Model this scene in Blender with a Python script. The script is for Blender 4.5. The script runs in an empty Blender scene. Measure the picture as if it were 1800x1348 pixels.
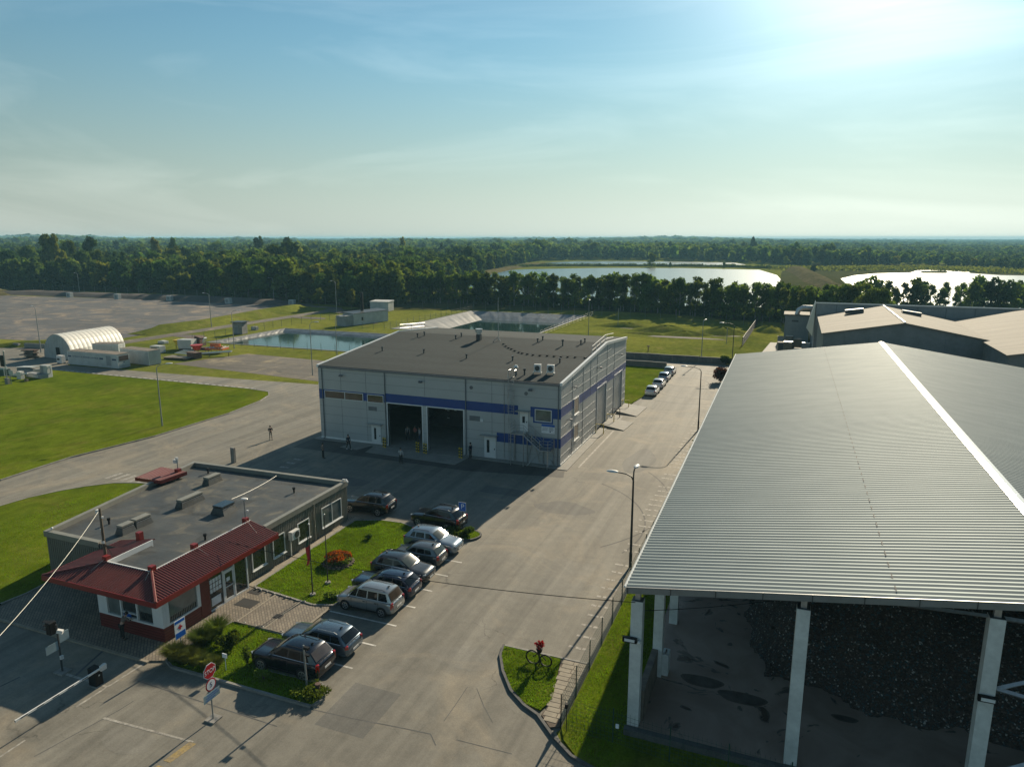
import bpy, math, random
import numpy as np
from math import sin, cos, pi, radians
from mathutils import Vector, Matrix
from mathutils.geometry import tessellate_polygon
R = radians
rnd = random.Random(7)
sc = bpy.context.scene
COL = sc.collection

# ------------------------------------------------------------------ camera
CAM_H, YAW, PITCH, FPX = 23.5, R(21.5), math.atan((674 - 418) / 1248), 1248.0
cd = bpy.data.cameras.new('camera'); cam = bpy.data.objects.new('camera', cd); COL.objects.link(cam)
cam.location = (0, 0, CAM_H); cam.rotation_euler = (pi / 2 - PITCH, 0, YAW)
cd.sensor_width = 36; cd.lens = FPX / 1800 * 36; cd.clip_end = 20000; cd.clip_start = 0.5
sc.camera = cam

def at(u, v, z=0.0):
    """ground point (metres) of a point measured in the survey photograph"""
    a = (u - 900) / FPX; b = (674 - v) / FPX
    x, y, w = a, cos(PITCH) + b * sin(PITCH), -sin(PITCH) + b * cos(PITCH)
    k = (z - CAM_H) / w
    x, y = x * k, y * k
    return (x * cos(YAW) - y * sin(YAW), x * sin(YAW) + y * cos(YAW))

# ------------------------------------------------------------------ sun, sky, exposure
SUN_EL, SUN_AZ = R(25.5), R(85.3)
sd = bpy.data.lights.new('sun', 'SUN'); sd.energy = 5.0; sd.angle = R(0.55); sd.color = (1.0, 0.86, 0.64)
sun = bpy.data.objects.new('sun', sd); COL.objects.link(sun)
sdir = Vector((cos(SUN_EL) * cos(SUN_AZ), cos(SUN_EL) * sin(SUN_AZ), sin(SUN_EL)))
sun.rotation_euler = sdir.to_track_quat('Z', 'Y').to_euler(); sun.location = (0, 60, 80)
w = bpy.data.worlds.new('World'); sc.world = w; w.use_nodes = True
nt = w.node_tree; N = nt.nodes; L = nt.links
for n in list(N): N.remove(n)
out = N.new('ShaderNodeOutputWorld'); bg = N.new('ShaderNodeBackground'); bg.inputs['Strength'].default_value = 0.07
sky = N.new('ShaderNodeTexSky'); sky.sky_type = 'NISHITA'; sky.sun_disc = False
sky.sun_elevation = SUN_EL; sky.sun_rotation = pi / 2 - SUN_AZ
sky.altitude = 50; sky.air_density = 1.0; sky.dust_density = 0.15; sky.ozone_density = 3.0
tc = N.new('ShaderNodeTexCoord')
mp = N.new('ShaderNodeMapping'); mp.inputs['Scale'].default_value = (1.1, 2.2, 9.0); mp.inputs['Rotation'].default_value = (0.12, 0.05, 0.5)
cn = N.new('ShaderNodeTexNoise'); cn.inputs['Scale'].default_value = 1.25; cn.inputs['Detail'].default_value = 7; cn.inputs['Roughness'].default_value = 0.55; cn.inputs['Distortion'].default_value = 0.9
cr = N.new('ShaderNodeValToRGB'); cr.color_ramp.elements[0].position = 0.47; cr.color_ramp.elements[1].position = 0.85
cr.color_ramp.elements[1].color = (0.5, 0.5, 0.5, 1)
def wmix(f, a, b, mode='MIX'):
    m = N.new('ShaderNodeMix'); m.data_type = 'RGBA'; m.blend_type = mode; m.clamp_result = False
    for s_, v in ((0, f), (6, a), (7, b)):
        if isinstance(v, (int, float)): m.inputs[s_].default_value = v
        elif isinstance(v, tuple): m.inputs[s_].default_value = v + (1,)
        else: L.new(v, m.inputs[s_])
    return m.outputs[2]
def wmath(op, a, b=None):
    m = N.new('ShaderNodeMath'); m.operation = op
    for i, v in enumerate((a, b)):
        if v is None: continue
        if isinstance(v, (int, float)): m.inputs[i].default_value = v
        else: L.new(v, m.inputs[i])
    return m.outputs[0]
gm = N.new('ShaderNodeGamma'); gm.inputs[1].default_value = 1.12; L.new(sky.outputs[0], gm.inputs[0])
skyc = wmix(1.0, gm.outputs[0], (0.69, 0.83, 0.67), 'MULTIPLY')
bw = N.new('ShaderNodeRGBToBW'); L.new(skyc, bw.inputs[0])
lum = wmath('MULTIPLY', wmath('POWER', bw.outputs[0], 0.75), 1.06)
cb = N.new('ShaderNodeCombineColor'); [L.new(lum, cb.inputs[i]) for i in range(3)]
pale = wmix(1.0, cb.outputs[0], (0.91, 1.03, 0.97), 'MULTIPLY')
sx = N.new('ShaderNodeSeparateXYZ'); L.new(tc.outputs['Generated'], sx.inputs[0])
hr = N.new('ShaderNodeMapRange'); hr.interpolation_type = 'SMOOTHSTEP'; hr.inputs[1].default_value = 0.0; hr.inputs[2].default_value = 0.28; hr.inputs[3].default_value = 0.92; hr.inputs[4].default_value = 0.0; L.new(sx.outputs[2], hr.inputs[0])
base = wmix(hr.outputs[0], skyc, pale)
dt = N.new('ShaderNodeVectorMath'); dt.operation = 'DOT_PRODUCT'; L.new(tc.outputs['Generated'], dt.inputs[0]); dt.inputs[1].default_value = sdir
dpos = wmath('MAXIMUM', dt.outputs['Value'], 0.0)
fwd = wmath('ADD', wmath('MULTIPLY', wmath('POWER', dpos, 60), 5.5), 1.0)
L.new(tc.outputs['Generated'], mp.inputs[0]); L.new(mp.outputs[0], cn.inputs['Vector']); L.new(cn.outputs['Fac'], cr.inputs[0])
cirrus = wmix(1.0, wmix(1.0, cr.outputs[0], (3.4, 3.3, 3.0), 'MULTIPLY'), (1, 1, 1), 'MULTIPLY')
fc = N.new('ShaderNodeCombineColor'); [L.new(fwd, fc.inputs[i]) for i in range(3)]
cirrus = wmix(1.0, cirrus, fc.outputs[0], 'MULTIPLY')
veil = wmath('MULTIPLY', wmath('POWER', dpos, 70), 15.0); vc = N.new('ShaderNodeCombineColor'); [L.new(veil, vc.inputs[i]) for i in range(3)]
tot = wmix(1.0, wmix(1.0, base, cirrus, 'ADD'), vc.outputs[0], 'ADD')
L.new(tot, bg.inputs['Color']); L.new(bg.outputs[0], out.inputs['Surface'])
vs = sc.view_settings
sc.display_settings.display_device = 'sRGB'
vs.view_transform = 'Standard'; vs.look = 'None'; vs.exposure = 0.6; vs.gamma = 1.0; vs.use_curve_mapping = False
sc.render.engine = 'CYCLES'
try:
    sc.cycles.max_bounces = 6; sc.cycles.diffuse_bounces = 2; sc.cycles.glossy_bounces = 3; sc.cycles.transmission_bounces = 3
    sc.cycles.volume_bounces = 0; sc.cycles.transparent_max_bounces = 8; sc.cycles.caustics_reflective = False; sc.cycles.caustics_refractive = False
except Exception: pass

# ------------------------------------------------------------------ materials
def newmat(name):
    m = bpy.data.materials.new(name); m.use_nodes = True
    t = m.node_tree; b = t.nodes['Principled BSDF']
    return m, t, b
def setc(b, k, v):
    if k in b.inputs: b.inputs[k].default_value = v
def noise(t, vec, scale, detail=4, rough=0.55, dist=0.0, stretch=None):
    if stretch:
        mpn = t.nodes.new('ShaderNodeMapping'); mpn.inputs['Scale'].default_value = stretch; t.links.new(vec, mpn.inputs[0]); vec = mpn.outputs[0]
    n = t.nodes.new('ShaderNodeTexNoise'); n.inputs['Scale'].default_value = scale; n.inputs['Detail'].default_value = detail
    n.inputs['Roughness'].default_value = rough; n.inputs['Distortion'].default_value = dist
    t.links.new(vec, n.inputs['Vector']); return n.outputs['Fac']
def ramp(t, f, stops):
    r = t.nodes.new('ShaderNodeValToRGB'); e = r.color_ramp.elements
    while len(e) < len(stops): e.new(0.5)
    for i, (p, c) in enumerate(stops):
        e[i].position = p; e[i].color = (c if isinstance(c, tuple) else (c, c, c)) + (1,)
    t.links.new(f, r.inputs[0]); return r.outputs[0]
def mix(t, f, a, b, mode='MIX'):
    m = t.nodes.new('ShaderNodeMix'); m.data_type = 'RGBA'; m.blend_type = mode
    for s, v in ((0, f), (6, a), (7, b)):
        if isinstance(v, (int, float)): m.inputs[s].default_value = v
        elif isinstance(v, tuple): m.inputs[s].default_value = v + (1,)
        else: t.links.new(v, m.inputs[s])
    return m.outputs[2]
def bumpn(t, b, f, strength, dist=0.02):
    n = t.nodes.new('ShaderNodeBump'); n.inputs['Strength'].default_value = strength; n.inputs['Distance'].default_value = dist
    t.links.new(f, n.inputs['Height']); t.links.new(n.outputs[0], b.inputs['Normal'])
def pos(t):
    g = t.nodes.new('ShaderNodeNewGeometry'); return g.outputs['Position']
def objc(t):
    g = t.nodes.new('ShaderNodeTexCoord'); return g.outputs['Object']
def pm(name, c, rough=0.6, metal=0.0, var=0.12, vs_=1.5, fine=0.08, fs=18, bump=0.0, bs=30, coat=0.0, c2=None, stretch=None, spec=0.5, emit=None, es=1.0, rvar=0.0):
    m, t, b = newmat(name)
    P = objc(t)
    f = noise(t, P, vs_, 5, 0.6, 0.3, stretch)
    lo = tuple(x * (1 - var) for x in c); hi = c2 if c2 else tuple(min(1, x * (1 + var)) for x in c)
    col = ramp(t, f, [(0.35, lo), (0.65, hi)])
    if fine:
        g = noise(t, P, fs, 3)
        col = mix(t, 1.0, col, ramp(t, g, [(0.3, 1 - fine), (0.7, 1.0)]), 'MULTIPLY')
    t.links.new(col, b.inputs['Base Color'])
    b.inputs['Roughness'].default_value = rough; b.inputs['Metallic'].default_value = metal
    if rvar:
        t.links.new(ramp(t, f, [(0.3, max(0.02, rough - rvar)), (0.7, min(1, rough + rvar))]), b.inputs['Roughness'])
    setc(b, 'Coat Weight', coat); setc(b, 'Coat Roughness', 0.05); setc(b, 'Specular IOR Level', spec)
    if emit: setc(b, 'Emission Color', emit + (1,)); setc(b, 'Emission Strength', es)
    if bump: bumpn(t, b, noise(t, P, bs, 3), bump)
    return m

def asphalt_mat(name, base, warm, streak=(0.9, 0.035, 1), grain=1.0, crack=True):
    m, t, b = newmat(name); P = pos(t)
    c = ramp(t, noise(t, P, 0.07, 5, 0.6, 0.6), [(0.36, tuple(x * 0.80 for x in base)), (0.6, base)])
    st = noise(t, P, 1.0, 4, 0.6, 0.5, streak)
    c = mix(t, 1.0, c, ramp(t, st, [(0.36, 0.76), (0.64, 1.12)]), 'MULTIPLY')
    c = mix(t, ramp(t, noise(t, P, 0.13, 6, 0.65, 1.2), [(0.50, 0.0), (0.68, 0.75)]), c, warm)
    c = mix(t, 1.0, c, ramp(t, noise(t, P, 1.3, 6, 0.7, 0.2), [(0.3, 0.84), (0.7, 1.08)]), 'MULTIPLY')
    c = mix(t, 1.0, c, ramp(t, noise(t, P, 14, 4, 0.8), [(0.3, 1 - .22 * grain), (0.7, 1 + .12 * grain)]), 'MULTIPLY')
    # irregular dark oil stains
    c = mix(t, ramp(t, noise(t, P, 0.45, 4, 0.5, 0.8), [(0.66, 0.0), (0.76, 0.4)]), c, tuple(x * 0.5 for x in base))
    if crack:
        nz = t.nodes.new('ShaderNodeTexNoise'); nz.inputs['Scale'].default_value = 0.9; nz.inputs['Detail'].default_value = 5; t.links.new(P, nz.inputs['Vector'])
        pv = t.nodes.new('ShaderNodeVectorMath'); pv.operation = 'MULTIPLY_ADD'; t.links.new(nz.outputs['Color'], pv.inputs[0]); pv.inputs[1].default_value = (1.8, 1.8, 0); t.links.new(P, pv.inputs[2])
        vo = t.nodes.new('ShaderNodeTexVoronoi'); vo.feature = 'DISTANCE_TO_EDGE'; vo.inputs['Scale'].default_value = 0.16; t.links.new(pv.outputs[0], vo.inputs['Vector'])
        k = ramp(t, vo.outputs['Distance'], [(0.0, 0.55), (0.0055, 1.0)])
        msk = ramp(t, noise(t, P, 0.2, 3), [(0.5, 0.0), (0.62, 1.0)])
        c = mix(t, msk, c, mix(t, 1.0, c, k, 'MULTIPLY'))
    t.links.new(c, b.inputs['Base Color']); b.inputs['Roughness'].default_value = 0.82; setc(b, 'Specular IOR Level', 0.35)
    bumpn(t, b, noise(t, P, 40, 3), 0.35, 0.01)
    return m
def grass_mat(name, a, c_, dry, big=0.05, dryamt=(0.55, 0.75)):
    m, t, b = newmat(name); P = pos(t)
    c = ramp(t, noise(t, P, big, 5, 0.6, 0.5), [(0.35, a), (0.65, c_)])
    c = mix(t, ramp(t, noise(t, P, 0.22, 5, 0.65, 0.8), [(dryamt[0], 0.0), (dryamt[1], 0.8)]), c, dry)
    c = mix(t, 1.0, c, ramp(t, noise(t, P, 0.9, 5, 0.7, 0, (1.0, 0.5, 1)), [(0.3, 0.66), (0.7, 1.18)]), 'MULTIPLY')
    c = mix(t, 1.0, c, ramp(t, noise(t, P, 7, 4, 0.8), [(0.3, 0.62), (0.7, 1.2)]), 'MULTIPLY')
    t.links.new(c, b.inputs['Base Color']); b.inputs['Roughness'].default_value = 1.0; setc(b, 'Specular IOR Level', 0.0)
    setc(b, 'Sheen Weight', 0.0)
    bumpn(t, b, noise(t, P, 9, 5, 0.7), 0.8, 0.06)
    return m
def leaf_mat(name, c, trans=0.45, var=0.35, hue=0.03):
    m = bpy.data.materials.new(name); m.use_nodes = True; t = m.node_tree
    for n in list(t.nodes): t.nodes.remove(n)
    o = t.nodes.new('ShaderNodeOutputMaterial'); d = t.nodes.new('ShaderNodeBsdfDiffuse'); tr = t.nodes.new('ShaderNodeBsdfTranslucent'); mx = t.nodes.new('ShaderNodeMixShader')
    oi = t.nodes.new('ShaderNodeObjectInfo'); h = t.nodes.new('ShaderNodeHueSaturation'); h.inputs['Color'].default_value = c + (1,)
    mr = t.nodes.new('ShaderNodeMapRange'); mr.inputs[3].default_value = 0.5 - hue; mr.inputs[4].default_value = 0.5 + hue * 0.6
    t.links.new(oi.outputs['Random'], mr.inputs[0]); t.links.new(mr.outputs[0], h.inputs['Hue'])
    P = pos(t); n1 = noise(t, P, 0.28, 3); n2 = noise(t, P, 1.9, 3)
    col = mix(t, 1.0, h.outputs[0], ramp(t, n1, [(0.3, 1 - var), (0.7, 1 + var)]), 'MULTIPLY')
    col = mix(t, 1.0, col, ramp(t, n2, [(0.3, 1 - var), (0.7, 1 + var)]), 'MULTIPLY')
    mv = t.nodes.new('ShaderNodeMath'); mv.operation = 'MULTIPLY'; mv.inputs[1].default_value = 7.31; t.links.new(oi.outputs['Random'], mv.inputs[0])
    fr = t.nodes.new('ShaderNodeMath'); fr.operation = 'FRACT'; t.links.new(mv.outputs[0], fr.inputs[0])
    col = mix(t, 1.0, col, ramp(t, fr.outputs[0], [(0.0, 0.50), (1.0, 1.5)]), 'MULTIPLY')
    t.links.new(col, d.inputs[0]); t.links.new(mix(t, 1.0, col, (1.25, 1.2, 0.6), 'MULTIPLY'), tr.inputs[0])
    mx.inputs[0].default_value = trans; t.links.new(d.outputs[0], mx.inputs[1]); t.links.new(tr.outputs[0], mx.inputs[2]); t.links.new(mx.outputs[0], o.inputs[0])
    return m
def water_mat(name, c, rough, bs, bst, stretch=(1, 1, 1)):
    m, t, b = newmat(name); P = pos(t)
    b.inputs['Base Color'].default_value = c + (1,); b.inputs['Roughness'].default_value = rough; setc(b, 'IOR', 1.33); setc(b, 'Specular IOR Level', 0.6)
    if bst: bumpn(t, b, noise(t, P, bs, 4, 0.6, 0.5, stretch), bst, 0.05)
    return m

M = {}
M['asphalt'] = asphalt_mat('asphalt', (0.205, 0.192, 0.160), (0.280, 0.240, 0.178))
M['asphalt_b'] = asphalt_mat('asphalt_patch_dark', (0.150, 0.145, 0.130), (0.19, 0.17, 0.14), crack=False)
M['asphalt_c'] = asphalt_mat('asphalt_patch_pale', (0.212, 0.200, 0.170), (0.26, 0.23, 0.18), crack=False)
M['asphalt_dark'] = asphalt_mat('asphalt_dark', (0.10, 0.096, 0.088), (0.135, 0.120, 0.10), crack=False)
M['concrete_pad'] = pm('concrete_pad', (0.26, 0.25, 0.225), 0.85, var=.12, vs_=.8, fine=.15, fs=6, bump=.2)
M['gravel_lot'] = asphalt_mat('gravel_lot', (0.118, 0.116, 0.118), (0.36, 0.27, 0.18), (0.05, 0.5, 1), 1.6, False)
M['gravel'] = asphalt_mat('gravel', (0.145, 0.125, 0.10), (0.34, 0.27, 0.16), (0.06, 0.6, 1), 2.2, False)
M['field'] = grass_mat('field_grass', (0.115, 0.140, 0.026), (0.215, 0.225, 0.042), (0.235, 0.205, 0.075))
M['lawn'] = grass_mat('lawn_grass', (0.088, 0.128, 0.010), (0.132, 0.172, 0.012), (0.175, 0.165, 0.035), 0.12, (0.5, 0.78))
M['rough_grass'] = grass_mat('rough_grass', (0.055, 0.065, 0.022), (0.090, 0.092, 0.034), (0.115, 0.10, 0.05), 0.09, (0.45, 0.7))
M['dry_bank'] = grass_mat('dry_bank', (0.085, 0.080, 0.035), (0.14, 0.125, 0.06), (0.20, 0.165, 0.10), 0.09, (0.45, 0.7))
M['dirt'] = pm('dirt', (0.085, 0.066, 0.056), 0.95, var=.3, vs_=.15, fine=.3, fs=2, bump=.6, bs=4)
M['sand'] = pm('sand', (0.20, 0.16, 0.10), 0.95, var=.3, vs_=.3, fine=.3, fs=2, bump=.5, bs=4)
M['kerb'] = pm('kerb_concrete', (0.24, 0.23, 0.21), 0.85, var=.2, vs_=1.2, fine=.2, fs=9)
M['wall_grey'] = pm('block_wall', (0.12, 0.12, 0.11), 0.9, var=.2, vs_=.8, fine=.2, fs=4)
M['kerb_dark'] = pm('kerb_dark', (0.09, 0.09, 0.088), 0.85, var=.25, vs_=1.5, fine=.2)
M['white_paint'] = pm('white_paint', (0.62, 0.60, 0.55), 0.7, var=.25, vs_=2.5, fine=.35, fs=7)
M['worn_paint'] = pm('worn_paint', (0.50, 0.47, 0.41), 0.75, c2=(0.24, 0.22, 0.19), vs_=3, fine=.4, fs=8)
M['yellow_paint'] = pm('yellow_paint', (0.42, 0.30, 0.10), 0.75, c2=(0.24, 0.19, 0.12), vs_=3, fine=.4, fs=8)
M['water'] = water_mat('pond_water', (0.018, 0.045, 0.042), 0.07, 0.5, 0.05)
M['lake'] = water_mat('lake_water', (0.05, 0.10, 0.115), 0.26, 0.12, 0.06, (1, 3, 1))
M['puddle'] = pm('wet_floor', (0.10, 0.085, 0.075), 0.25, var=.3, vs_=1.5, fine=.1)
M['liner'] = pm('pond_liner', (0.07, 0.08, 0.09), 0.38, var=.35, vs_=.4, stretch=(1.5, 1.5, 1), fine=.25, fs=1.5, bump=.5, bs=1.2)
M['liner_sky_tint'] = pm('pond_liner_sky_tint', (0.085, 0.11, 0.135), 0.5, var=.3, vs_=.5, stretch=(1.5, 1.5, 1), fine=.3, fs=1.5, bump=.6, bs=1.2)  # sky reflection on the back slopes, put into the colour
M['liner_sunlit'] = pm('pond_liner_sunlit', (0.165, 0.168, 0.165), 0.6, var=.35, vs_=.9, stretch=(.3, 2.5, 1), fine=.25, fs=1.5, bump=.5, bs=1.2)  # lighter copy of the liner, sunlight on the left slopes painted in
M['panel'] = pm('wall_panel', (0.40, 0.42, 0.42), 0.42, var=.05, vs_=.25, fine=.04, metal=.1)
M['panel_blue'] = pm('panel_blue', (0.003, 0.045, 0.215), 0.42, var=.08, vs_=.5, fine=.05)
M['seam'] = pm('seam_dark', (0.13, 0.14, 0.15), 0.5, fine=0)
M['seam_lite'] = pm('seam_lite', (0.50, 0.51, 0.50), 0.4, fine=0)
M['trim_white'] = pm('trim_white', (0.70, 0.70, 0.68), 0.35, var=.05, fine=.05)
M['steel'] = pm('galvanised_steel', (0.46, 0.47, 0.47), 0.38, metal=.75, var=.15, vs_=4, fine=.1)
M['steel_dark'] = pm('dark_steel', (0.07, 0.075, 0.08), 0.45, metal=.5, var=.15)
M['ac_white'] = pm('unit_white', (0.62, 0.62, 0.60), 0.45, var=.06)
M['felt'] = pm('hall_roof_felt', (0.052, 0.061, 0.062), 0.95, spec=.1, var=.12, vs_=.18, stretch=(.25, 2.2, 1), fine=.16, fs=2.2, bump=.2, bs=12)
def felt2():
    m, t, b = newmat('office_roof_felt'); P = pos(t)
    c = ramp(t, noise(t, P, 0.35, 5, .6, .5), [(0.35, (0.040, 0.044, 0.045)), (0.65, (0.068, 0.072, 0.070))])
    c = mix(t, ramp(t, noise(t, P, 0.42, 5, .6, 1.0), [(0.56, 0.0), (0.66, 0.75)]), c, (0.135, 0.125, 0.095))
    c = mix(t, ramp(t, noise(t, P, 0.27, 5, .6, 1.2), [(0.58, 0.0), (0.64, 0.65)]), c, (0.024, 0.023, 0.019))
    br = t.nodes.new('ShaderNodeTexBrick'); br.inputs['Scale'].default_value = 1.0; br.inputs['Brick Width'].default_value = 7.5; br.inputs['Row Height'].default_value = 1.0; br.inputs['Mortar Size'].default_value = 0.02
    br.inputs['Color1'].default_value = (1, 1, 1, 1); br.inputs['Color2'].default_value = (.88, .88, .88, 1); br.inputs['Mortar'].default_value = (.6, .6, .6, 1); t.links.new(P, br.inputs['Vector'])
    c = mix(t, 1.0, c, br.outputs['Color'], 'MULTIPLY')
    c = mix(t, 1.0, c, ramp(t, noise(t, P, 9, 4, .8), [(0.3, .8), (0.7, 1.1)]), 'MULTIPLY')
    t.links.new(c, b.inputs['Base Color']); t.links.new(ramp(t, noise(t, P, 0.42, 5, .6, 1.0), [(0.4, .55), (0.7, .8)]), b.inputs['Roughness'])
    return m
M['felt2'] = felt2()
M['clad'] = pm('office_cladding', (0.160, 0.158, 0.132), 0.55, var=.07, vs_=.5, fine=.06, metal=.15)
M['coping'] = pm('coping', (0.21, 0.205, 0.175), 0.5, var=.1, vs_=1.0, fine=.1)
M['red_roof'] = pm('red_sheet', (0.140, 0.026, 0.021), 0.5, var=.14, vs_=1.2, fine=.1)
M['red_trim'] = pm('red_trim', (0.19, 0.014, 0.010), 0.4, var=.1, fine=.08)
M['red_board'] = pm('red_board', (0.125, 0.013, 0.010), 0.5, var=.14, fine=.12, stretch=(1, 1, 6))
M['frame_white'] = pm('frame_white', (0.66, 0.67, 0.66), 0.35, var=.04, fine=.03)
def glass(name, c, rough=0.06, met=0.0):
    m, t, b = newmat(name); P = objc(t)
    col = ramp(t, noise(t, P, 1.1, 3), [(0.35, tuple(x * .6 for x in c)), (0.65, c)])
    t.links.new(col, b.inputs['Base Color']); b.inputs['Roughness'].default_value = rough; b.inputs['Metallic'].default_value = met; setc(b, 'Specular IOR Level', .9)
    return m
M['glass'] = glass('window_glass', (0.030, 0.034, 0.035))
M['glass_blind'] = glass('window_glass_blind', (0.15, 0.17, 0.165), 0.12)
M['glass_brown'] = glass('window_glass_brown', (0.075, 0.058, 0.045), 0.10)
M['car_glass'] = glass('car_glass', (0.006, 0.008, 0.010), 0.05); setc(M['car_glass'].node_tree.nodes['Principled BSDF'], 'Specular IOR Level', .35)
M['car_glass_lite'] = glass('car_windscreen', (0.06, 0.075, 0.07), 0.10); setc(M['car_glass_lite'].node_tree.nodes['Principled BSDF'], 'Specular IOR Level', .5)
M['paver'] = None
def paver():
    m, t, b = newmat('paving_blocks'); P = pos(t)
    rot = t.nodes.new('ShaderNodeMapping'); rot.inputs['Rotation'].default_value = (0, 0, R(45)); t.links.new(P, rot.inputs[0])
    br = t.nodes.new('ShaderNodeTexBrick'); br.inputs['Scale'].default_value = 1.0; br.inputs['Brick Width'].default_value = .34; br.inputs['Row Height'].default_value = .17; br.inputs['Mortar Size'].default_value = 0.016
    br.inputs['Color1'].default_value = (.245, .205, .155, 1); br.inputs['Color2'].default_value = (.165, .140, .110, 1); br.inputs['Mortar'].default_value = (.07, .06, .048, 1); t.links.new(rot.outputs[0], br.inputs['Vector'])
    c = mix(t, 1.0, br.outputs['Color'], ramp(t, noise(t, P, .7, 4), [(0.3, .8), (0.7, 1.1)]), 'MULTIPLY')
    t.links.new(c, b.inputs['Base Color']); b.inputs['Roughness'].default_value = .85
    return m
M['paver'] = paver()
M['slab'] = pm('paving_slab', (0.27, 0.235, 0.18), 0.85, var=.15, vs_=3, fine=.15)
M['joint'] = pm('slab_joint', (0.10, 0.075, 0.055), 0.9, fine=.1)
def wroof():
    m, t, b = newmat('galvanised_roof'); P = pos(t)
    f = noise(t, P, .9, 3, .5, 0, (.35, 1.0, 1))
    c = ramp(t, f, [(0.3, (0.180, 0.225, 0.235)), (0.7, (0.220, 0.265, 0.272))])
    t.links.new(c, b.inputs['Base Color']); b.inputs['Metallic'].default_value = .22
    b.inputs['Roughness'].default_value = .62; setc(b, 'Specular IOR Level', .08)
    return m
M['wroof'] = wroof()
M['ridge'] = pm('ridge_cap', (0.74, 0.74, 0.72), 0.35, metal=.4, var=.05, fine=.04)
M['fascia'] = pm('fascia_sheet', (0.23, 0.24, 0.24), 0.5, metal=.4, var=.08)
M['column'] = pm('precast_column', (0.58, 0.60, 0.58), 0.8, var=.12, vs_=.8, fine=.14, fs=5, bump=.2)
M['wood_wall'] = pm('push_wall', (0.17, 0.14, 0.11), 0.9, var=.3, vs_=1.0, fine=.3, fs=4)
def whfloor():
    m, t, b = newmat('warehouse_floor'); P = pos(t)
    c = ramp(t, noise(t, P, .35, 5, .6, .6), [(0.35, (0.23, 0.16, 0.125)), (0.65, (0.34, 0.25, 0.20))])
    c = mix(t, ramp(t, noise(t, P, .5, 4, .5, 1.4), [(0.60, 0.0), (0.63, 0.85)]), c, (0.045, 0.036, 0.030))
    t.links.new(c, b.inputs['Base Color']); t.links.new(ramp(t, noise(t, P, .5, 4, .5, 1.4), [(0.58, .8), (0.66, .25)]), b.inputs['Roughness'])
    return m
M['whfloor'] = whfloor()
def heap_mat():
    m, t, b = newmat('shredded_waste'); P = pos(t)
    v = t.nodes.new('ShaderNodeTexVoronoi'); v.inputs['Scale'].default_value = 14.0; t.links.new(P, v.inputs['Vector'])
    sp = t.nodes.new('ShaderNodeSeparateColor'); t.links.new(v.outputs['Color'], sp.inputs[0])
    c = ramp(t, sp.outputs[0], [(0.0, (0.022, 0.014, 0.010)), (0.60, (0.050, 0.034, 0.024)), (0.88, (0.080, 0.056, 0.042)), (0.955, (0.15, 0.12, 0.10)), (1.0, (0.45, 0.45, 0.42))])
    c = mix(t, ramp(t, sp.outputs[1], [(0.86, 0.0), (0.9, .6)]), c, (0.03, 0.10, 0.12))
    t.links.new(c, b.inputs['Base Color']); b.inputs['Roughness'].default_value = .8
    bumpn(t, b, noise(t, P, 5, 5, .8), 1.0, .15)
    return m
M['heap'] = heap_mat()
M['old_wall'] = pm('old_wall', (0.19, 0.20, 0.20), 0.8, var=.15, vs_=.3, fine=.15, fs=2)
M['old_wall2'] = pm('old_wall_pale', (0.26, 0.27, 0.27), 0.8, var=.12, vs_=.3, fine=.12, fs=2)
M['old_roof'] = pm('old_roof', (0.175, 0.155, 0.122), 0.85, var=.2, vs_=.35, stretch=(.25, 1.6, 1), fine=.18, fs=2)
M['pvc'] = pm('hangar_membrane', (0.62, 0.60, 0.54), 0.5, var=.08, vs_=.4, fine=.05)
M['pvc_dull'] = pm('hangar_end', (0.38, 0.40, 0.39), 0.6, var=.12, vs_=.4, fine=.08)
M['container'] = pm('container_white', (0.42, 0.44, 0.43), 0.55, var=.12, vs_=.7, fine=.1)
M['container_roof'] = pm('container_roof', (0.17, 0.14, 0.11), 0.8, var=.25, vs_=.7, fine=.1)
M['navy'] = pm('navy_paint', (0.02, 0.05, 0.11), 0.5, fine=0)
M['black'] = pm('black_plastic', (0.005, 0.005, 0.006), 0.6, fine=0, spec=.25)
M['rubber'] = pm('rubber', (0.017, 0.017, 0.018), 0.8, fine=0)
M['lamp_lens'] = pm('lamp_lens', (0.62, 0.64, 0.64), 0.2, fine=0)
M['pole_grey'] = pm('pole_grey', (0.24, 0.26, 0.26), 0.5, metal=.4, var=.1)
M['pole_dark'] = pm('pole_dark', (0.045, 0.045, 0.042), 0.6, metal=.3, var=.1)
M['fence_green'] = pm('fence_green', (0.018, 0.055, 0.035), 0.5, var=.1, fine=0)
M['wire_grey'] = pm('wire_grey', (0.20, 0.21, 0.21), 0.5, metal=.4, fine=0)
M['fence_veil'] = pm('fence_posts', (0.13, 0.15, 0.14), 0.6, fine=0)
M['white_cable'] = pm('white_cable', (0.6, 0.58, 0.5), 0.5, fine=0)
M['wood_pole'] = pm('wood_pole', (0.10, 0.075, 0.05), 0.85, var=.25, fine=.2)
M['yellow'] = pm('safety_yellow', (0.55, 0.40, 0.03), 0.45, var=.08)
M['orange'] = pm('machine_orange', (0.55, 0.14, 0.03), 0.45, var=.1)
M['red'] = pm('machine_red', (0.42, 0.03, 0.02), 0.45, var=.15)
M['rust'] = pm('rusty_steel', (0.10, 0.055, 0.04), 0.85, var=.3, vs_=2)
M['timber'] = pm('grey_timber', (0.17, 0.15, 0.12), 0.85, var=.3, vs_=2)
M['sign_blue'] = pm('sign_blue', (0.01, 0.10, 0.42), 0.35, fine=0)
M['sign_red'] = pm('sign_red', (0.42, 0.012, 0.02), 0.35, fine=0)
M['sign_white'] = pm('sign_white', (0.68, 0.70, 0.72), 0.35, fine=0)
M['sign_grey'] = pm('sign_back', (0.22, 0.30, 0.33), 0.45, fine=0)
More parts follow.
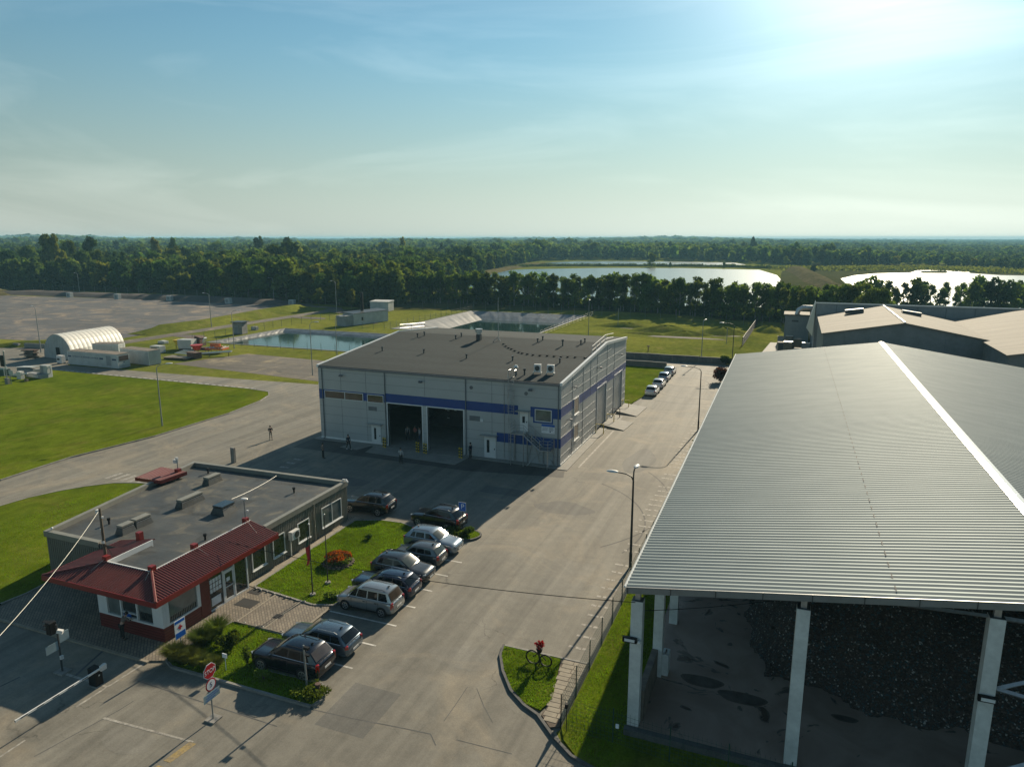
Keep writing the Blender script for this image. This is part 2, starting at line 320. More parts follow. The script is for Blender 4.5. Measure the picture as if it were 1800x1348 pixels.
M['ink'] = pm('ink', (0.03, 0.04, 0.10), 0.5, fine=0)
M['tail'] = pm('tail_light', (0.35, 0.008, 0.006), 0.12, fine=0, coat=1)
M['head'] = pm('head_light', (0.22, 0.24, 0.25), 0.15, fine=0, coat=.6)
M['rust_leaf'] = leaf_mat('rust_leaves', (0.11, 0.035, 0.02), .4, .3, .0)
M['rim'] = pm('alloy', (0.50, 0.50, 0.50), 0.3, metal=.8, fine=0)
M['chrome'] = pm('chrome', (0.75, 0.75, 0.75), 0.15, metal=1, fine=0)
M['plate'] = pm('number_plate', (0.65, 0.65, 0.63), 0.4, fine=0)
M['bark'] = pm('bark', (0.085, 0.068, 0.052), 0.9, var=.3, vs_=2)
M['bark_pale'] = pm('bark_pale', (0.30, 0.29, 0.26), 0.85, c2=(.14, .13, .11), vs_=3)
M['leaf_a'] = leaf_mat('leaves_mid', (0.072, 0.118, 0.026), .46)
M['leaf_b'] = leaf_mat('leaves_yellowish', (0.105, 0.130, 0.028), .48)
M['leaf_c'] = leaf_mat('leaves_dark', (0.046, 0.082, 0.024), .40)
M['needle'] = leaf_mat('needles', (0.030, 0.052, 0.024), .2, .25, .01)
M['leaf_row'] = leaf_mat('row_leaves', (0.078, 0.122, 0.030), .5)
M['blade'] = leaf_mat('grass_blades', (0.20, 0.36, 0.020), .5, .3, .0)
M['tall_blade'] = leaf_mat('ornamental_blades', (0.125, 0.150, 0.035), .5, .3, .0)
M['bush_leaf'] = leaf_mat('bush_leaves', (0.085, 0.135, 0.025), .45, .35, .02)
M['flower_orange'] = leaf_mat('orange_petals', (0.34, 0.075, 0.012), .35, .6, .02)
M['flower_red'] = leaf_mat('red_petals', (0.26, 0.010, 0.014), .4, .3, .0)
M['skin'] = pm('skin', (0.42, 0.25, 0.18), 0.55, fine=0)
M['hair'] = pm('hair', (0.025, 0.018, 0.014), 0.7, fine=0)
def cloth(name, c): return pm(name, c, 0.85, var=.1, vs_=5, fine=.08)
def paint(name, c, metal=.35): return pm(name, c, 0.26, metal=metal, var=.02, fine=0, coat=.9)

# ------------------------------------------------------------------ mesh builder
class MB:
    def __init__(s): s.v = []; s.f = []
    def add(s, vs_, fs):
        n = len(s.v); s.v += [tuple(p) for p in vs_]; s.f += [tuple(i + n for i in q) for q in fs]; return s
    def box(s, x0, x1, y0, y1, z0, z1):
        return s.add([(x0, y0, z0), (x1, y0, z0), (x1, y1, z0), (x0, y1, z0), (x0, y0, z1), (x1, y0, z1), (x1, y1, z1), (x0, y1, z1)],
                     [(3, 2, 1, 0), (4, 5, 6, 7), (0, 1, 5, 4), (1, 2, 6, 5), (2, 3, 7, 6), (3, 0, 4, 7)])
    def obox(s, c, size, rz=0.0, ry=0.0, rx=0.0):
        m = Matrix.Translation(c) @ Matrix.Rotation(rz, 4, 'Z') @ Matrix.Rotation(ry, 4, 'Y') @ Matrix.Rotation(rx, 4, 'X')
        a, b, h = size[0] / 2, size[1] / 2, size[2] / 2
        vs_ = [m @ Vector(p) for p in ((-a, -b, -h), (a, -b, -h), (a, b, -h), (-a, b, -h), (-a, -b, h), (a, -b, h), (a, b, h), (-a, b, h))]
        return s.add(vs_, [(3, 2, 1, 0), (4, 5, 6, 7), (0, 1, 5, 4), (1, 2, 6, 5), (2, 3, 7, 6), (3, 0, 4, 7)])
    def sheet(s, poly, z, holes=()):
        loops = [[Vector((p[0], p[1], 0)) for p in poly]] + [[Vector((p[0], p[1], 0)) for p in h] for h in holes]
        tri = tessellate_polygon(loops); pts = [p for l in loops for p in l]
        fs = []
        for a, b, c in tri:
            n = (pts[b] - pts[a]).cross(pts[c] - pts[a])
            fs.append((a, b, c) if n.z > 0 else (a, c, b))
        return s.add([(p.x, p.y, z) for p in pts], fs)
    def prism(s, poly, z0, z1, holes=()):
        area = sum(poly[i - 1][0] * poly[i][1] - poly[i][0] * poly[i - 1][1] for i in range(len(poly)))
        if area < 0: poly = poly[::-1]
        s.sheet(poly, z1, holes); n = len(poly)
        for i in range(n):
            a, b = poly[i], poly[(i + 1) % n]
            s.add([(a[0], a[1], z0), (b[0], b[1], z0), (b[0], b[1], z1), (a[0], a[1], z1)], [(0, 1, 2, 3)])
        return s
    def quad(s, a, b, c, d): return s.add([a, b, c, d], [(0, 1, 2, 3)])
    def tube(s, pts, r, n=6, r2=None, caps=True):
        pts = [Vector(p) for p in pts]; m = len(pts); rings = []
        for i, p in enumerate(pts):
            d = (pts[min(i + 1, m - 1)] - pts[max(i - 1, 0)]).normalized()
            u = d.cross(Vector((0, 0, 1)))
            if u.length < 0.05: u = d.cross(Vector((1, 0, 0)))
            u.normalize(); v = d.cross(u)
            rr = r if r2 is None else r + (r2 - r) * i / (m - 1)
            rings.append([p + rr * (cos(2 * pi * k / n) * u + sin(2 * pi * k / n) * v) for k in range(n)])
        vs_ = [q for g in rings for q in g]; fs = []
        for i in range(m - 1):
            for k in range(n):
                fs.append((i * n + k, i * n + (k + 1) % n, (i + 1) * n + (k + 1) % n, (i + 1) * n + k))
        if caps: fs += [tuple(range(n - 1, -1, -1)), tuple((m - 1) * n + k for k in range(n))]
        return s.add(vs_, fs)
    def cyl(s, x, y, z0, z1, r, n=12, r2=None): return s.tube([(x, y, z0), (x, y, z1)], r, n, r2)
    def loft(s, secs, close=False, caps=True):
        n = len(secs[0]); vs_ = [p for q in secs for p in q]; fs = []
        for i in range(len(secs) - 1):
            for k in range(n if close else n - 1):
                fs.append((i * n + k, i * n + (k + 1) % n, (i + 1) * n + (k + 1) % n, (i + 1) * n + k))
        if caps: fs += [tuple(range(n - 1, -1, -1)), tuple((len(secs) - 1) * n + k for k in range(n))]
        return s.add(vs_, fs)
    def ball(s, c, r, sx=1, sy=1, sz=1, n=10, m=6):
        secs = []
        for i in range(m + 1):
            a = -pi / 2 + pi * i / m; rr = max(.001, cos(a))
            secs.append([(c[0] + r * sx * rr * cos(2 * pi * k / n), c[1] + r * sy * rr * sin(2 * pi * k / n), c[2] + r * sz * sin(a)) for k in range(n)])
        return s.loft(secs, True, True)
    def build(s, name, mat, parent=None, smooth=False, bevel=0.0, world=False, kind=None):
        me = bpy.data.meshes.new(name); v = s.v
        if world and parent is not None:
            ox, oy, oz = parent_origin(parent); v = [(a - ox, b - oy, c - oz) for a, b, c in v]
        me.from_pydata(v, [], s.f); me.materials.append(mat); me.update()
        if smooth:
            for p in me.polygons: p.use_smooth = True
            try: me.set_sharp_from_angle(angle=R(38))
            except Exception: pass
        o = bpy.data.objects.new(name, me); COL.objects.link(o)
        if parent is not None: o.parent = parent
        if bevel:
            b = o.modifiers.new('bevel', 'BEVEL'); b.width = bevel; b.segments = 2; b.limit_method = 'ANGLE'; b.angle_limit = R(30)
        if kind: o['kind'] = kind
        return o
ORIG = {}
def parent_origin(p):
    return ORIG.get(p.name, (0, 0, 0))
def tag(o, label, cat, group=None, kind=None):
    if label: o['label'] = label
    if cat: o['category'] = cat
    if group: o['group'] = group
    if kind: o['kind'] = kind
    return o
def thing(name, label, cat, loc=(0, 0, 0), rz=0.0, group=None):
    o = bpy.data.objects.new(name, None); COL.objects.link(o); o.empty_display_size = .2
    o.location = loc; o.rotation_euler = (0, 0, rz); ORIG[o.name] = tuple(loc)
    return tag(o, label, cat, group)
def copytree(o, parent=None, loc=None, rz=None, label=None):
    c = o.copy(); COL.objects.link(c)
    if parent is not None: c.parent = parent
    if loc is not None: c.location = loc
    if rz is not None: c.rotation_euler = (0, 0, rz)
    if label: c['label'] = label
    for ch in list(o.children): copytree(ch, c)
    return c
def npmesh(name, V, Q, mat, parent=None, smooth=False):
    """V (n,3), Q (m,k) arrays -> object"""
    me = bpy.data.meshes.new(name); V = np.asarray(V, np.float32); Q = np.asarray(Q, np.int32); k = Q.shape[1]
    me.vertices.add(len(V)); me.vertices.foreach_set('co', V.ravel())
    me.loops.add(Q.size); me.loops.foreach_set('vertex_index', Q.ravel())
    me.polygons.add(len(Q)); me.polygons.foreach_set('loop_start', np.arange(0, Q.size, k, dtype=np.int32))
    try: me.polygons.foreach_set('loop_total', np.full(len(Q), k, dtype=np.int32))
    except Exception: pass
    me.update(calc_edges=True); me.materials.append(mat)
    if smooth: me.polygons.foreach_set('use_smooth', np.ones(len(Q), bool))
    o = bpy.data.objects.new(name, me); COL.objects.link(o)
    if parent is not None: o.parent = parent
    return o
def text_mesh(name, s_, size, mat, parent, origin, xdir, updir, align='CENTER', width=None, world=True):
    cu = bpy.data.curves.new(name, 'FONT'); cu.body = s_; cu.size = size; cu.align_x = align; cu.align_y = 'CENTER'; cu.extrude = 0.004
    t = bpy.data.objects.new(name, cu); COL.objects.link(t)
    dg = bpy.context.evaluated_depsgraph_get(); me = bpy.data.meshes.new_from_object(t.evaluated_get(dg))
    bpy.data.objects.remove(t); bpy.data.curves.remove(cu)
    X = Vector(xdir).normalized(); Y = Vector(updir).normalized(); Z = X.cross(Y)
    if width:
        xs = [v.co.x for v in me.vertices]; k = width / (max(xs) - min(xs))
        for v in me.vertices: v.co.x *= k
    m = Matrix((X, Y, Z)).transposed().to_4x4(); O = Vector(origin)
    if world: O = O - Vector(parent_origin(parent))
    me.transform(Matrix.Translation(O) @ m); me.materials.clear(); me.materials.append(mat); me.name = name
    o = bpy.data.objects.new(name, me); COL.objects.link(o); o.parent = parent; return o

# ================================================================== SETTING
P1 = (-124.0, -70.0, 125.0, 151.5)      # pond 1  s0 s1 t0 t1
P2 = (-97.5, -58.8, 161.8, 211.3)       # pond 2
def rect(s0, s1, t0, t1): return [(s0, t0), (s1, t0), (s1, t1), (s0, t1)]
BIG = 9000
MB().sheet([(-BIG, -300), (BIG, -300), (BIG, BIG), (-BIG, BIG)], 0.0, [rect(*P1), rect(*P2)]).build('ground', M['field'], kind='structure')
def S(poly, z, name, mat): return MB().sheet(poly, z).build(name, M[mat], kind='structure')
yard = [(-300, -40), (60, -40), (60, 24.0), (10, 25.5), (-2, 26.4), (-6.92, 27.41), (-8.07, 27.66), (-9.13, 29.0), (-9.0, 29.3), (-9.0, 36), (-8.7, 98), (-9.0, 137.5), (-75, 137.9), (-75, 130.0), (-20.4, 129.7),
        (-20.4, 98.5), (-53, 98.5), (-53, 95.6), (-72.2, 95.7), (-71.1, 94.1), (-88.8, 92.9), (-107.6, 92.2), (-126, 91.8), (-131, 96), (-141, 100), (-141, 112), (-152, 106), (-175, 104), (-230, 105), (-300, 106)]
S(yard, 0.02, 'yard_asphalt', 'asphalt')
S([(-144.3, 99), (-139.7, 100), (-139.5, 150), (-138.6, 199), (-143.5, 205), (-175, 212.5), (-176, 208.5), (-146, 201.5), (-143.8, 192), (-144.2, 150)], 0.026, 'gravel_path', 'gravel')
S([(-138.8, 192), (-130, 188), (-122, 190), (-122, 197), (-139, 200)], 0.022, 'path_patch', 'gravel')
S([(-330, 108), (-230, 108), (-180, 110), (-150, 113), (-147.5, 118), (-150.5, 143), (-155, 170), (-160, 202), (-235, 205), (-330, 196)], 0.03, 'gravel_lot', 'gravel_lot')
S([(-109, 100.2), (-72, 96.2), (-55, 96.0), (-55, 110), (-80, 113.3), (-104, 115)], 0.012, 'rough_gravel_patch', 'gravel')
S([(-6.5, 138), (4, 138), (4, 172), (-4, 172)], 0.014, 'back_gravel_track', 'concrete_pad')

def lawn(name, poly, z=0.12, kerb='kerb', mat='lawn', kw=0.14, kz=0.15, kerbed=True):
    n = len(poly); c = (sum(p[0] for p in poly) / n, sum(p[1] for p in poly) / n)
    MB().prism(poly, 0.0, z).build(name, M[mat], kind='structure')
    if kerbed:
        k = MB()
        for i in range(n):
            a, b = Vector(poly[i]), Vector(poly[(i + 1) % n]); d = (b - a)
            if d.length < .05: continue
            d.normalize(); nn = Vector((d.y, -d.x))
            if (nn.dot(((a + b) / 2) - Vector(c))) < 0: nn = -nn
            q = [a - d * .0, b + d * .0, b + nn * kw, a + nn * kw]
            k.prism([(p.x, p.y) for p in q], 0.0, kz + .0006 * i)
        k.build('kerb', M[kerb], kind='structure')
LA = [(-300, -10), (-95, 22), (-71.5, 43.6), (-72.0, 51.3), (-70.4, 61), (-70.4, 73.3), (-71.6, 80.8), (-73.0, 84.4), (-74.6, 86.2), (-78.9, 86.9), (-95, 86.9), (-108.6, 86.9), (-123.4, 87.0), (-123.4, 80), (-160, 78), (-300, 80)]
lawn('large_lawn', LA)
LB = [(-64.52, 37.0), (-63.97, 41.18), (-63.09, 43.29), (-61.88, 45.27), (-60.18, 46.97), (-58.12, 47.78), (-56.21, 48.2), (-50.4, 48.4), (-49.9, 47.3), (-47.4, 31.4), (-46.65, 30.5), (-46.5, 28.9), (-46.7, 27.3), (-50, 22), (-64, 22)]
lawn('corner_lawn', LB)
LC = [(-32.8, 35.3), (-33.0, 47.6), (-30.9, 48.5), (-29.1, 48.6), (-27.0, 47.9), (-26.2, 46.4), (-26.15, 36.6), (-26.35, 35.2), (-27.6, 34.75)]
lawn('garden_lawn', LC)
LD = [(-30.9, 31.1), (-26.6, 31.0), (-26.3, 30.0), (-26.25, 27.9), (-22.3, 28.0), (-21.5, 27.6), (-21.2, 26.9), (-21.35, 26.25), (-30.7, 26.23), (-31.45, 26.6)]
lawn('front_garden_lawn', LD)
LI = [(-14.2, 34.8), (-10.75, 34.8), (-10.05, 31.2), (-10.35, 30.2), (-11.2, 30.35), (-12.3, 31.2), (-13.3, 32.6), (-14.0, 33.9)]
lawn('island_lawn', LI, kerbed=False)
# curved dark kerb of the island and the verge of the storage hall
kc = [(-14.35, 34.95), (-14.15, 33.9), (-13.45, 32.55), (-12.4, 31.1), (-11.3, 30.2), (-10.4, 29.75), (-9.2, 28.55), (-8.0, 27.6), (-6.0, 26.9), (-2, 26.3), (10, 25.4), (60, 24)]
k = MB()
for i in range(len(kc) - 1):
    a, b = Vector(kc[i]), Vector(kc[i + 1]); d = (b - a).normalized(); n_ = Vector((d.y, -d.x)) * .15
    k.prism([tuple(a - d * .02), tuple(b + d * .02), tuple(b - n_ + d * .02), tuple(a - n_ - d * .02)], 0, .145 + .0005 * i)
k.build('island_kerb', M['kerb_dark'], kind='structure')
MB().box(-14.3, -9.2, 34.85, 35.0, 0, .14).build('island_back_kerb', M['kerb'], kind='structure')
verge = [(-8.95, 29.3), (-8.6, 28.55), (-7.8, 27.75), (-6.0, 27.05), (-2, 26.45), (10, 25.55), (60, 24.1), (60, 30.0), (-5.9, 30.0), (-5.9, 102), (-8.75, 102), (-8.95, 60)]
MB().prism(verge, 0, .1).build('verge_grass', M['lawn'], kind='structure')
# slab path between island lawn and fence
pb = MB(); jb = MB()
jb.prism([(-10.72, 34.8), (-9.1, 34.8), (-9.05, 29.4), (-9.5, 29.15), (-10.2, 29.9), (-10.0, 31.2)], 0, .105).build('slab_path_bed', M['joint'], kind='structure')
for i in range(14):
    t0 = 29.5 + i * .38
    for j in range(2):
        off = -.19 if i % 2 else 0
        s0 = -10.55 + (34.8 - t0) * .11 + j * .7 + off * .5
        s1 = min(s0 + .66, -9.12)
        if s1 - s0 > .2: pb.box(s0, s1, t0 + .02, t0 + .36, .05, .118 + rnd.random() * .008)
pb.build('slab_path', M['slab'], kind='structure')
# paved area in front of the office
pav = [(-46.55, 30.1), (-46.3, 27.2), (-44.9, 26.15), (-39.6, 26.03), (-32.6, 26.05), (-31.5, 26.5), (-31.0, 31.2), (-26.6, 31.1), (-26.3, 34.3), (-26.5, 35.0), (-27.6, 34.65), (-32.85, 35.2), (-33.05, 47.6), (-32.6, 48.3), (-34.5, 48.4), (-34.5, 31), (-47.0, 31.6)]
MB().prism(pav, 0, .10).build('paved_forecourt', M['paver'], kind='structure')
k = MB(); k.box(-46.3, -32.3, 25.95, 26.12, 0, .125); k.box(-26.42, -26.26, 30.9, 34.6, 0, .128); k.obox((-30.75, 33.3, .09), (.12, 4.6, .06), R(0)); k.obox((-28.6, 33.0, .09), (.12, 3.9, .06)); k.build('paving_edging', M['slab'], kind='structure')
MB().prism([(-33.45, 35.2), (-32.8, 35.2), (-32.95, 48.3), (-33.45, 48.3)], 0, .13).build('office_plinth_strip', M['slab'], kind='structure')
# hall aprons and ramps
MB().prism([(-51.9, 67.3), (-20.3, 67.0), (-20.5, 84.5), (-21.3, 84.5), (-21.3, 68.0), (-51.9, 68.6)], 0, .08).build('hall_apron', M['concrete_pad'], kind='structure')
MB().prism([(-43.2, 64.9), (-31.9, 64.5), (-31.6, 67.1), (-43.6, 67.4)], 0, .05).build('door_apron', M['concrete_pad'], kind='structure')
MB().prism([(-47.0, 65.5), (-44.6, 65.3), (-43.9, 67.3), (-46.6, 67.4)], 0, .045).build('side_door_apron', M['concrete_pad'], kind='structure')
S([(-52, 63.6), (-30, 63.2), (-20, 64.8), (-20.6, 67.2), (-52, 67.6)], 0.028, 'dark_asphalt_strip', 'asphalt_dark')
for t0, t1 in ((84.3, 88.9), (92.0, 98.0)):
    MB().add([(-21.3, t0 + .9, .02), (-18.3, t0, .03), (-18.0, t1 - .3, .03), (-21.3, t1, .02), (-21.3, t0 + .9, .34), (-18.3, t0, .10), (-18.0, t1 - .3, .10), (-21.3, t1, .34)],
             [(4, 5, 6, 7), (0, 1, 5, 4), (1, 2, 6, 5), (2, 3, 7, 6)]).build('loading_ramp', M['concrete_pad'], kind='structure')
MB().prism([(-21.3, 88.9), (-19.9, 89.1), (-20.0, 91.4), (-21.3, 91.9)], 0, .06).build('ramp_landing', M['concrete_pad'], kind='structure')
MB().prism([(-53.0, 98.6), (-20.6, 98.6), (-19.9, 104), (-19.9, 124), (-19.6, 129.4), (-53, 129.6)], 0, .13).build('back_lawn', M['lawn'], kind='structure')
# dirt islands and relief
def mound(name, cx, cy, rx, ry, h, mat, seed, rz=0.0, n=22, m=9):
    r_ = random.Random(seed); mb = MB(); secs = []; ph = [r_.uniform(0, 6.28) for _ in range(4)]
    for i in range(m + 1):
        q = i / m; ring = []
        for k_ in range(n):
            a = 2 * pi * k_ / n; w_ = 1 + .16 * sin(2 * a + ph[0]) + .1 * sin(3 * a + ph[1]) + .06 * sin(7 * a + ph[2])
            x = rx * q * w_ * cos(a); y = ry * q * w_ * sin(a); z = h * (1 - q * q) ** 1.3 * (1 + .12 * sin(5 * a + 4 * q + ph[3])) - .03
            ring.append((cx + x * cos(rz) - y * sin(rz), cy + x * sin(rz) + y * cos(rz), z))
        secs.append(ring[::-1])
    return mb.loft(secs, True, False).build(name, M[mat], smooth=True, kind='structure')
def ridge(name, pts, wid, h, mat, flat=.35):
    mb = MB(); secs = []; m = len(pts)
    for i, p in enumerate(pts):
        a = Vector(pts[max(i - 1, 0)]); b = Vector(pts[min(i + 1, m - 1)]); d = (b - a).normalized(); n_ = Vector((-d.y, d.x)); P_ = Vector(p)
        e = .15 if i in (0, m - 1) else 1; j = 1 + .1 * sin(i * 2.1)
        secs.append([(*(P_ + n_ * wid * .5 * f * (e if abs(f) < 1 else 1)), z * e * j) for f, z in ((1, -.02), (.62, h * .62), (flat, h), (0, h * 1.03), (-flat, h), (-.62, h * .6), (-1, -.02))])
    return mb.loft(secs, False, False).build(name, M[mat], smooth=True, kind='structure')
ridge('grass_embankment', [(-149.5, 128), (-149.6, 136), (-150, 150), (-151.5, 165), (-153.5, 180), (-156, 197), (-160, 204)], 8, 1.5, 'field')
ridge('dirt_berm', [(-345, 198), (-300, 207), (-262, 209.5), (-235, 210), (-203, 209.5), (-175, 208.8), (-160, 207)], 12, 1.5, 'dirt')
ridge('grass_bank', [(-165, 100), (-158, 104.8), (-153, 112), (-148.5, 117.5)], 5.0, 1.0, 'field')
mound('sand_hill', -352, 200, 42, 22, 8.5, 'dry_bank', 3)
for i, (x, y, a_, b_, h) in enumerate([(-30, 184, 9, 5, 1.4), (-41, 189, 8, 4, 1.0), (-24, 178, 7, 3.5, .9), (-16, 184, 7, 5, 1.6), (-5, 192, 5, 4, 1.5), (-33, 176, 6, 2.5, .5)]):
    mound('grassy_mound', x, y, a_, b_, h, 'field', 20 + i)
for i, (x, y, a_, b_) in enumerate([(-33, 185.5, 9, 1.6), (-20, 179.5, 8, 2.2), (-24, 172.5, 9, 1.5), (-136, 131, 5, 2.2), (-134.5, 175, 7, 2.0), (-112, 170, 5, 1.2)]):
    MB().sheet([(x + a_ * cos(q) * (1 + .15 * sin(3 * q + i)), y + b_ * sin(q)) for q in [2 * pi * k_ / 20 for k_ in range(20)]], .02 + .004 * i).build('bare_earth_patch', M['dirt'], kind='structure')

# ponds
def pond(P, ws, depth, name, mats):
    s0, s1, t0, t1 = P; a, b, c, d = ws            # liner widths: left right front back
    i0, i1, j0, j1 = s0 + a, s1 - b, t0 + c, t1 - d; z = -depth
    o = [(s0, t0), (s1, t0), (s1, t1), (s0, t1)]; q = [(i0, j0), (i1, j0), (i1, j1), (i0, j1)]
    root = thing(name, {'pond_a': 'plastic lined pond reflecting sky, left of the hall with fence posts in front', 'pond_b': 'dark plastic lined pond under the tree row behind the hall roof'}[name], 'pond', (s0, t0, 0))
    root.name = 'lined_pond'; ORIG[root.name] = (s0, t0, 0)
    for i, mt in zip((0, 1, 2, 3), mats):           # front right back left
        A, B, C_, D = o[i], o[(i + 1) % 4], q[(i + 1) % 4], q[i]; nseg = 24; mb = MB(); secs = []
        for k_ in range(nseg + 1):
            f = k_ / nseg; w_ = .05 * sin(k_ * 2.3) + .03 * sin(k_ * 5.1)
            p = [A[0] + (B[0] - A[0]) * f, A[1] + (B[1] - A[1]) * f]; r_ = [D[0] + (C_[0] - D[0]) * f, D[1] + (C_[1] - D[1]) * f]
            secs.append([(p[0], p[1], .05), (p[0] * .5 + r_[0] * .5, p[1] * .5 + r_[1] * .5, z * .5 + w_), (r_[0], r_[1], z - .3)])
        mb.loft(secs, False, False).build('liner_slope', M[mt], root, world=True, smooth=False)
    w_ = MB().sheet([(i0 - .6, j0 - .6), (i1 + .6, j0 - .6), (i1 + .6, j1 + .6), (i0 - .6, j1 + .6)], z); 
    w_.build('pond_water', M['water'], root, world=True)
    e = MB(); 
    for (x0, x1, y0, y1) in ((s0 - .5, s1 + .5, t0 - .5, t0), (s0 - .5, s1 + .5, t1, t1 + .5), (s0 - .5, s0, t0, t1), (s1, s1 + .5, t0, t1)): e.box(x0, x1, y0, y1, -.05, .09)
    e.build('liner_edge', M['liner_sunlit'], root, world=True)
    return root
pond(P1, (1.8, 2, .9, 3.6), .6, 'pond_a', ('liner', 'liner', 'liner_sky_tint', 'liner_sunlit'))
pond(P2, (8.0, 2, 2.2, 8.5), 1.7, 'pond_b', ('liner', 'liner', 'liner_sky_tint', 'liner_sunlit'))
# white handrails by pond 1 corner
for i, (x, y) in enumerate([(-80.5, 147), (-77, 152.2)]):
    mb = MB()
    for k_ in range(6): mb.tube([(x + k_ * 1.6, y + k_ * .5, 0), (x + k_ * 1.6, y + k_ * .5, 1.1)], .02, 5)
    for z in (.55, 1.1): mb.tube([(x, y, z), (x + 8, y + 2.5, z)], .02, 5)
    tag(mb.build('handrail', M['kerb']), ['pale handrail at the pond corner nearer the hall roof edge', 'pale handrail between the two lined ponds'][i], 'handrail')

# lakes
def lake(name, px, z):
    return MB().sheet([at(*p) for p in px], z).build(name, M['lake'], kind='structure')
lake('near_lake', [(846, 484), (880, 476), (925, 473.5), (1060, 471.2), (1200, 471.5), (1335, 474.5), (1366, 484), (1372, 491), (1366, 506), (1340, 540), (1100, 540), (860, 535), (800, 505)], .05)
lake('far_lake', [(952, 464.5), (962, 461.5), (1010, 459.6), (1080, 459.2), (1170, 459.9), (1290, 462), (1312, 465.6), (1200, 466.6), (1050, 466.2)], .06)
lake('right_lake', [(1478, 490), (1502, 484.5), (1540, 481), (1600, 479.5), (1612, 475.5), (1650, 475), (1702, 477), (1706, 480.5), (1760, 484), (1900, 486), (2100, 540), (1800, 560), (1560, 545), (1500, 510)], .05)
MB().sheet([at(u, v) for u, v in ((1617, 478.6), (1622, 477.3), (1660, 477), (1666, 478.4), (1663, 480.2), (1622, 480.2))], .35).build('reed_islet', M['rough_grass'], kind='structure')

# painted markings
mk = MB()
for t0 in (29.83, 32.23, 34.57, 36.95, 39.3, 41.65, 43.95): mk.box(-26.2, -21.3, t0 - .06, t0 + .06, .02, .0262)
mk.build('bay_line_marking', M['white_paint'], kind='structure')
mk = MB(); i = 0
for t0 in np.arange(35.1, 95, 1.28):
    if int(t0 * 7.7) % 6 == 0: continue
    s0 = -10.5 - rnd.random() * .25 - (t0 - 35) * .004
    for j in range(3):
        a = s0 + j * .42 + rnd.uniform(-.05, .05); mk.box(a, a + rnd.uniform(.2, .4), t0 - .11 + rnd.uniform(-.03, .03), t0 + .10, .02, .0262)
mk.build('worn_dash_marking', M['worn_paint'], kind='structure')
mk = MB()
for t0 in np.arange(-123.2, -78.5, 1.35): mk.box(t0, t0 + .7, 87.06, 87.3, .02, .165)
mk.build('white_kerb_dashes', M['white_paint'], kind='structure')
mk = MB()
mk.prism([(-32.55, 26.0), (-32.42, 26.0), (-32.5, 21.8), (-32.63, 21.8)], .02, .0262)
mk.prism([(-36.0, 23.7), (-32.5, 23.68), (-32.5, 23.52), (-36.0, 23.54)], .02, .0264)
mk.prism([(-30.5, 21.8), (-25.0, 22.1), (-25.0, 21.98), (-30.5, 21.66)], .02, .0262)
mk.prism([(-32.6, 19.2), (-32.5, 19.2), (-32.4, 14), (-32.5, 14)], .02, .0262)
for i in range(5): mk.box(-62.6 + i * 1.0, -62.1 + i * 1.0, 47.9, 49.7, .02, .0262)
for a, b in ((-49.1, 60.0), (-49.0, 58.7), (-48.7, 57.3)): mk.box(a, a + 1.1, b - .18, b + .18, .02, .0262)
mk.box(-19.6, -19.4, 68.5, 84, .02, .0262)
for u, v in ((1262, 634), (1240, 655), (1190, 648), (1215, 652)):
    a = at(u, v); mk.box(a[0] - 1.6, a[0] + 1.6, a[1] - .12, a[1] + .12, .02, .0262)
mk.build('worn_line_marking', M['worn_paint'], kind='structure')
mk = MB(); mk.prism([(-25.15, 22.0), (-24.75, 22.0), (-24.9, 20.6), (-25.3, 20.6)], .02, .0262); mk.prism([(-25.3, 20.3), (-24.9, 20.3), (-25.05, 18.2), (-25.5, 18.2)], .02, .0262)
mk.build('yellow_line_marking', M['yellow_paint'], kind='structure')
# tyre-mark arcs and long asphalt joint lines
mk = MB()
def arc(cx, cy, r, a0, a1, w_=.18, n=26):
    for i in range(n):
        p, q = a0 + (a1 - a0) * i / n, a0 + (a1 - a0) * (i + 1) / n
        mk.add([(cx + r * cos(p), cy + r * sin(p), .0245), (cx + (r + w_) * cos(p), cy + (r + w_) * sin(p), .0245), (cx + (r + w_) * cos(q), cy + (r + w_) * sin(q), .0245), (cx + r * cos(q), cy + r * sin(q), .0245)], [(0, 1, 2, 3) if a1 > a0 else (3, 2, 1, 0)])
arc(-15.5, 118, 3.6, R(-160), R(120)); arc(-13.0, 112, 6.2, R(-150), R(80)); arc(-14.2, 110, 8.0, R(-120), R(50)); arc(-22, 54, 12, R(-20), R(60), .14); arc(-24, 60, 15, R(-40), R(40), .14)
mk.build('tyre_mark', M['asphalt_dark'], kind='structure')
mk = MB()
def line(pts, w_=.05, z=.0256):
    for a, b in zip(pts, pts[1:]):
        a, b = Vector(a), Vector(b); d = (b - a).normalized(); n_ = Vector((-d.y, d.x)) * w_ / 2
        mk.add([(*(a - n_), z), (*(b - n_), z), (*(b + n_), z), (*(a + n_), z)], [(0, 1, 2, 3)])
line([at(545, 1246), at(620, 1263), at(700, 1278), at(757, 1290), at(766, 1310)]); line([at(822, 1207), at(800, 1240), at(780, 1268)], .04); line([at(838, 1210), at(850, 1240), at(866, 1270)], .03)
line([at(802, 1300), at(900, 1325)], .04); line([(-31.5, 24.6), (-22, 24.4)], .05); line([at(60, 1330), at(210, 1248), at(235, 1232)], .05)
line([at(0, 1207), at(35, 1190)], .1); line([at(130, 1190), at(180, 1145)], .14)
mk.build('asphalt_joint', M['kerb_dark'], kind='structure')
rp_ = random.Random(4)
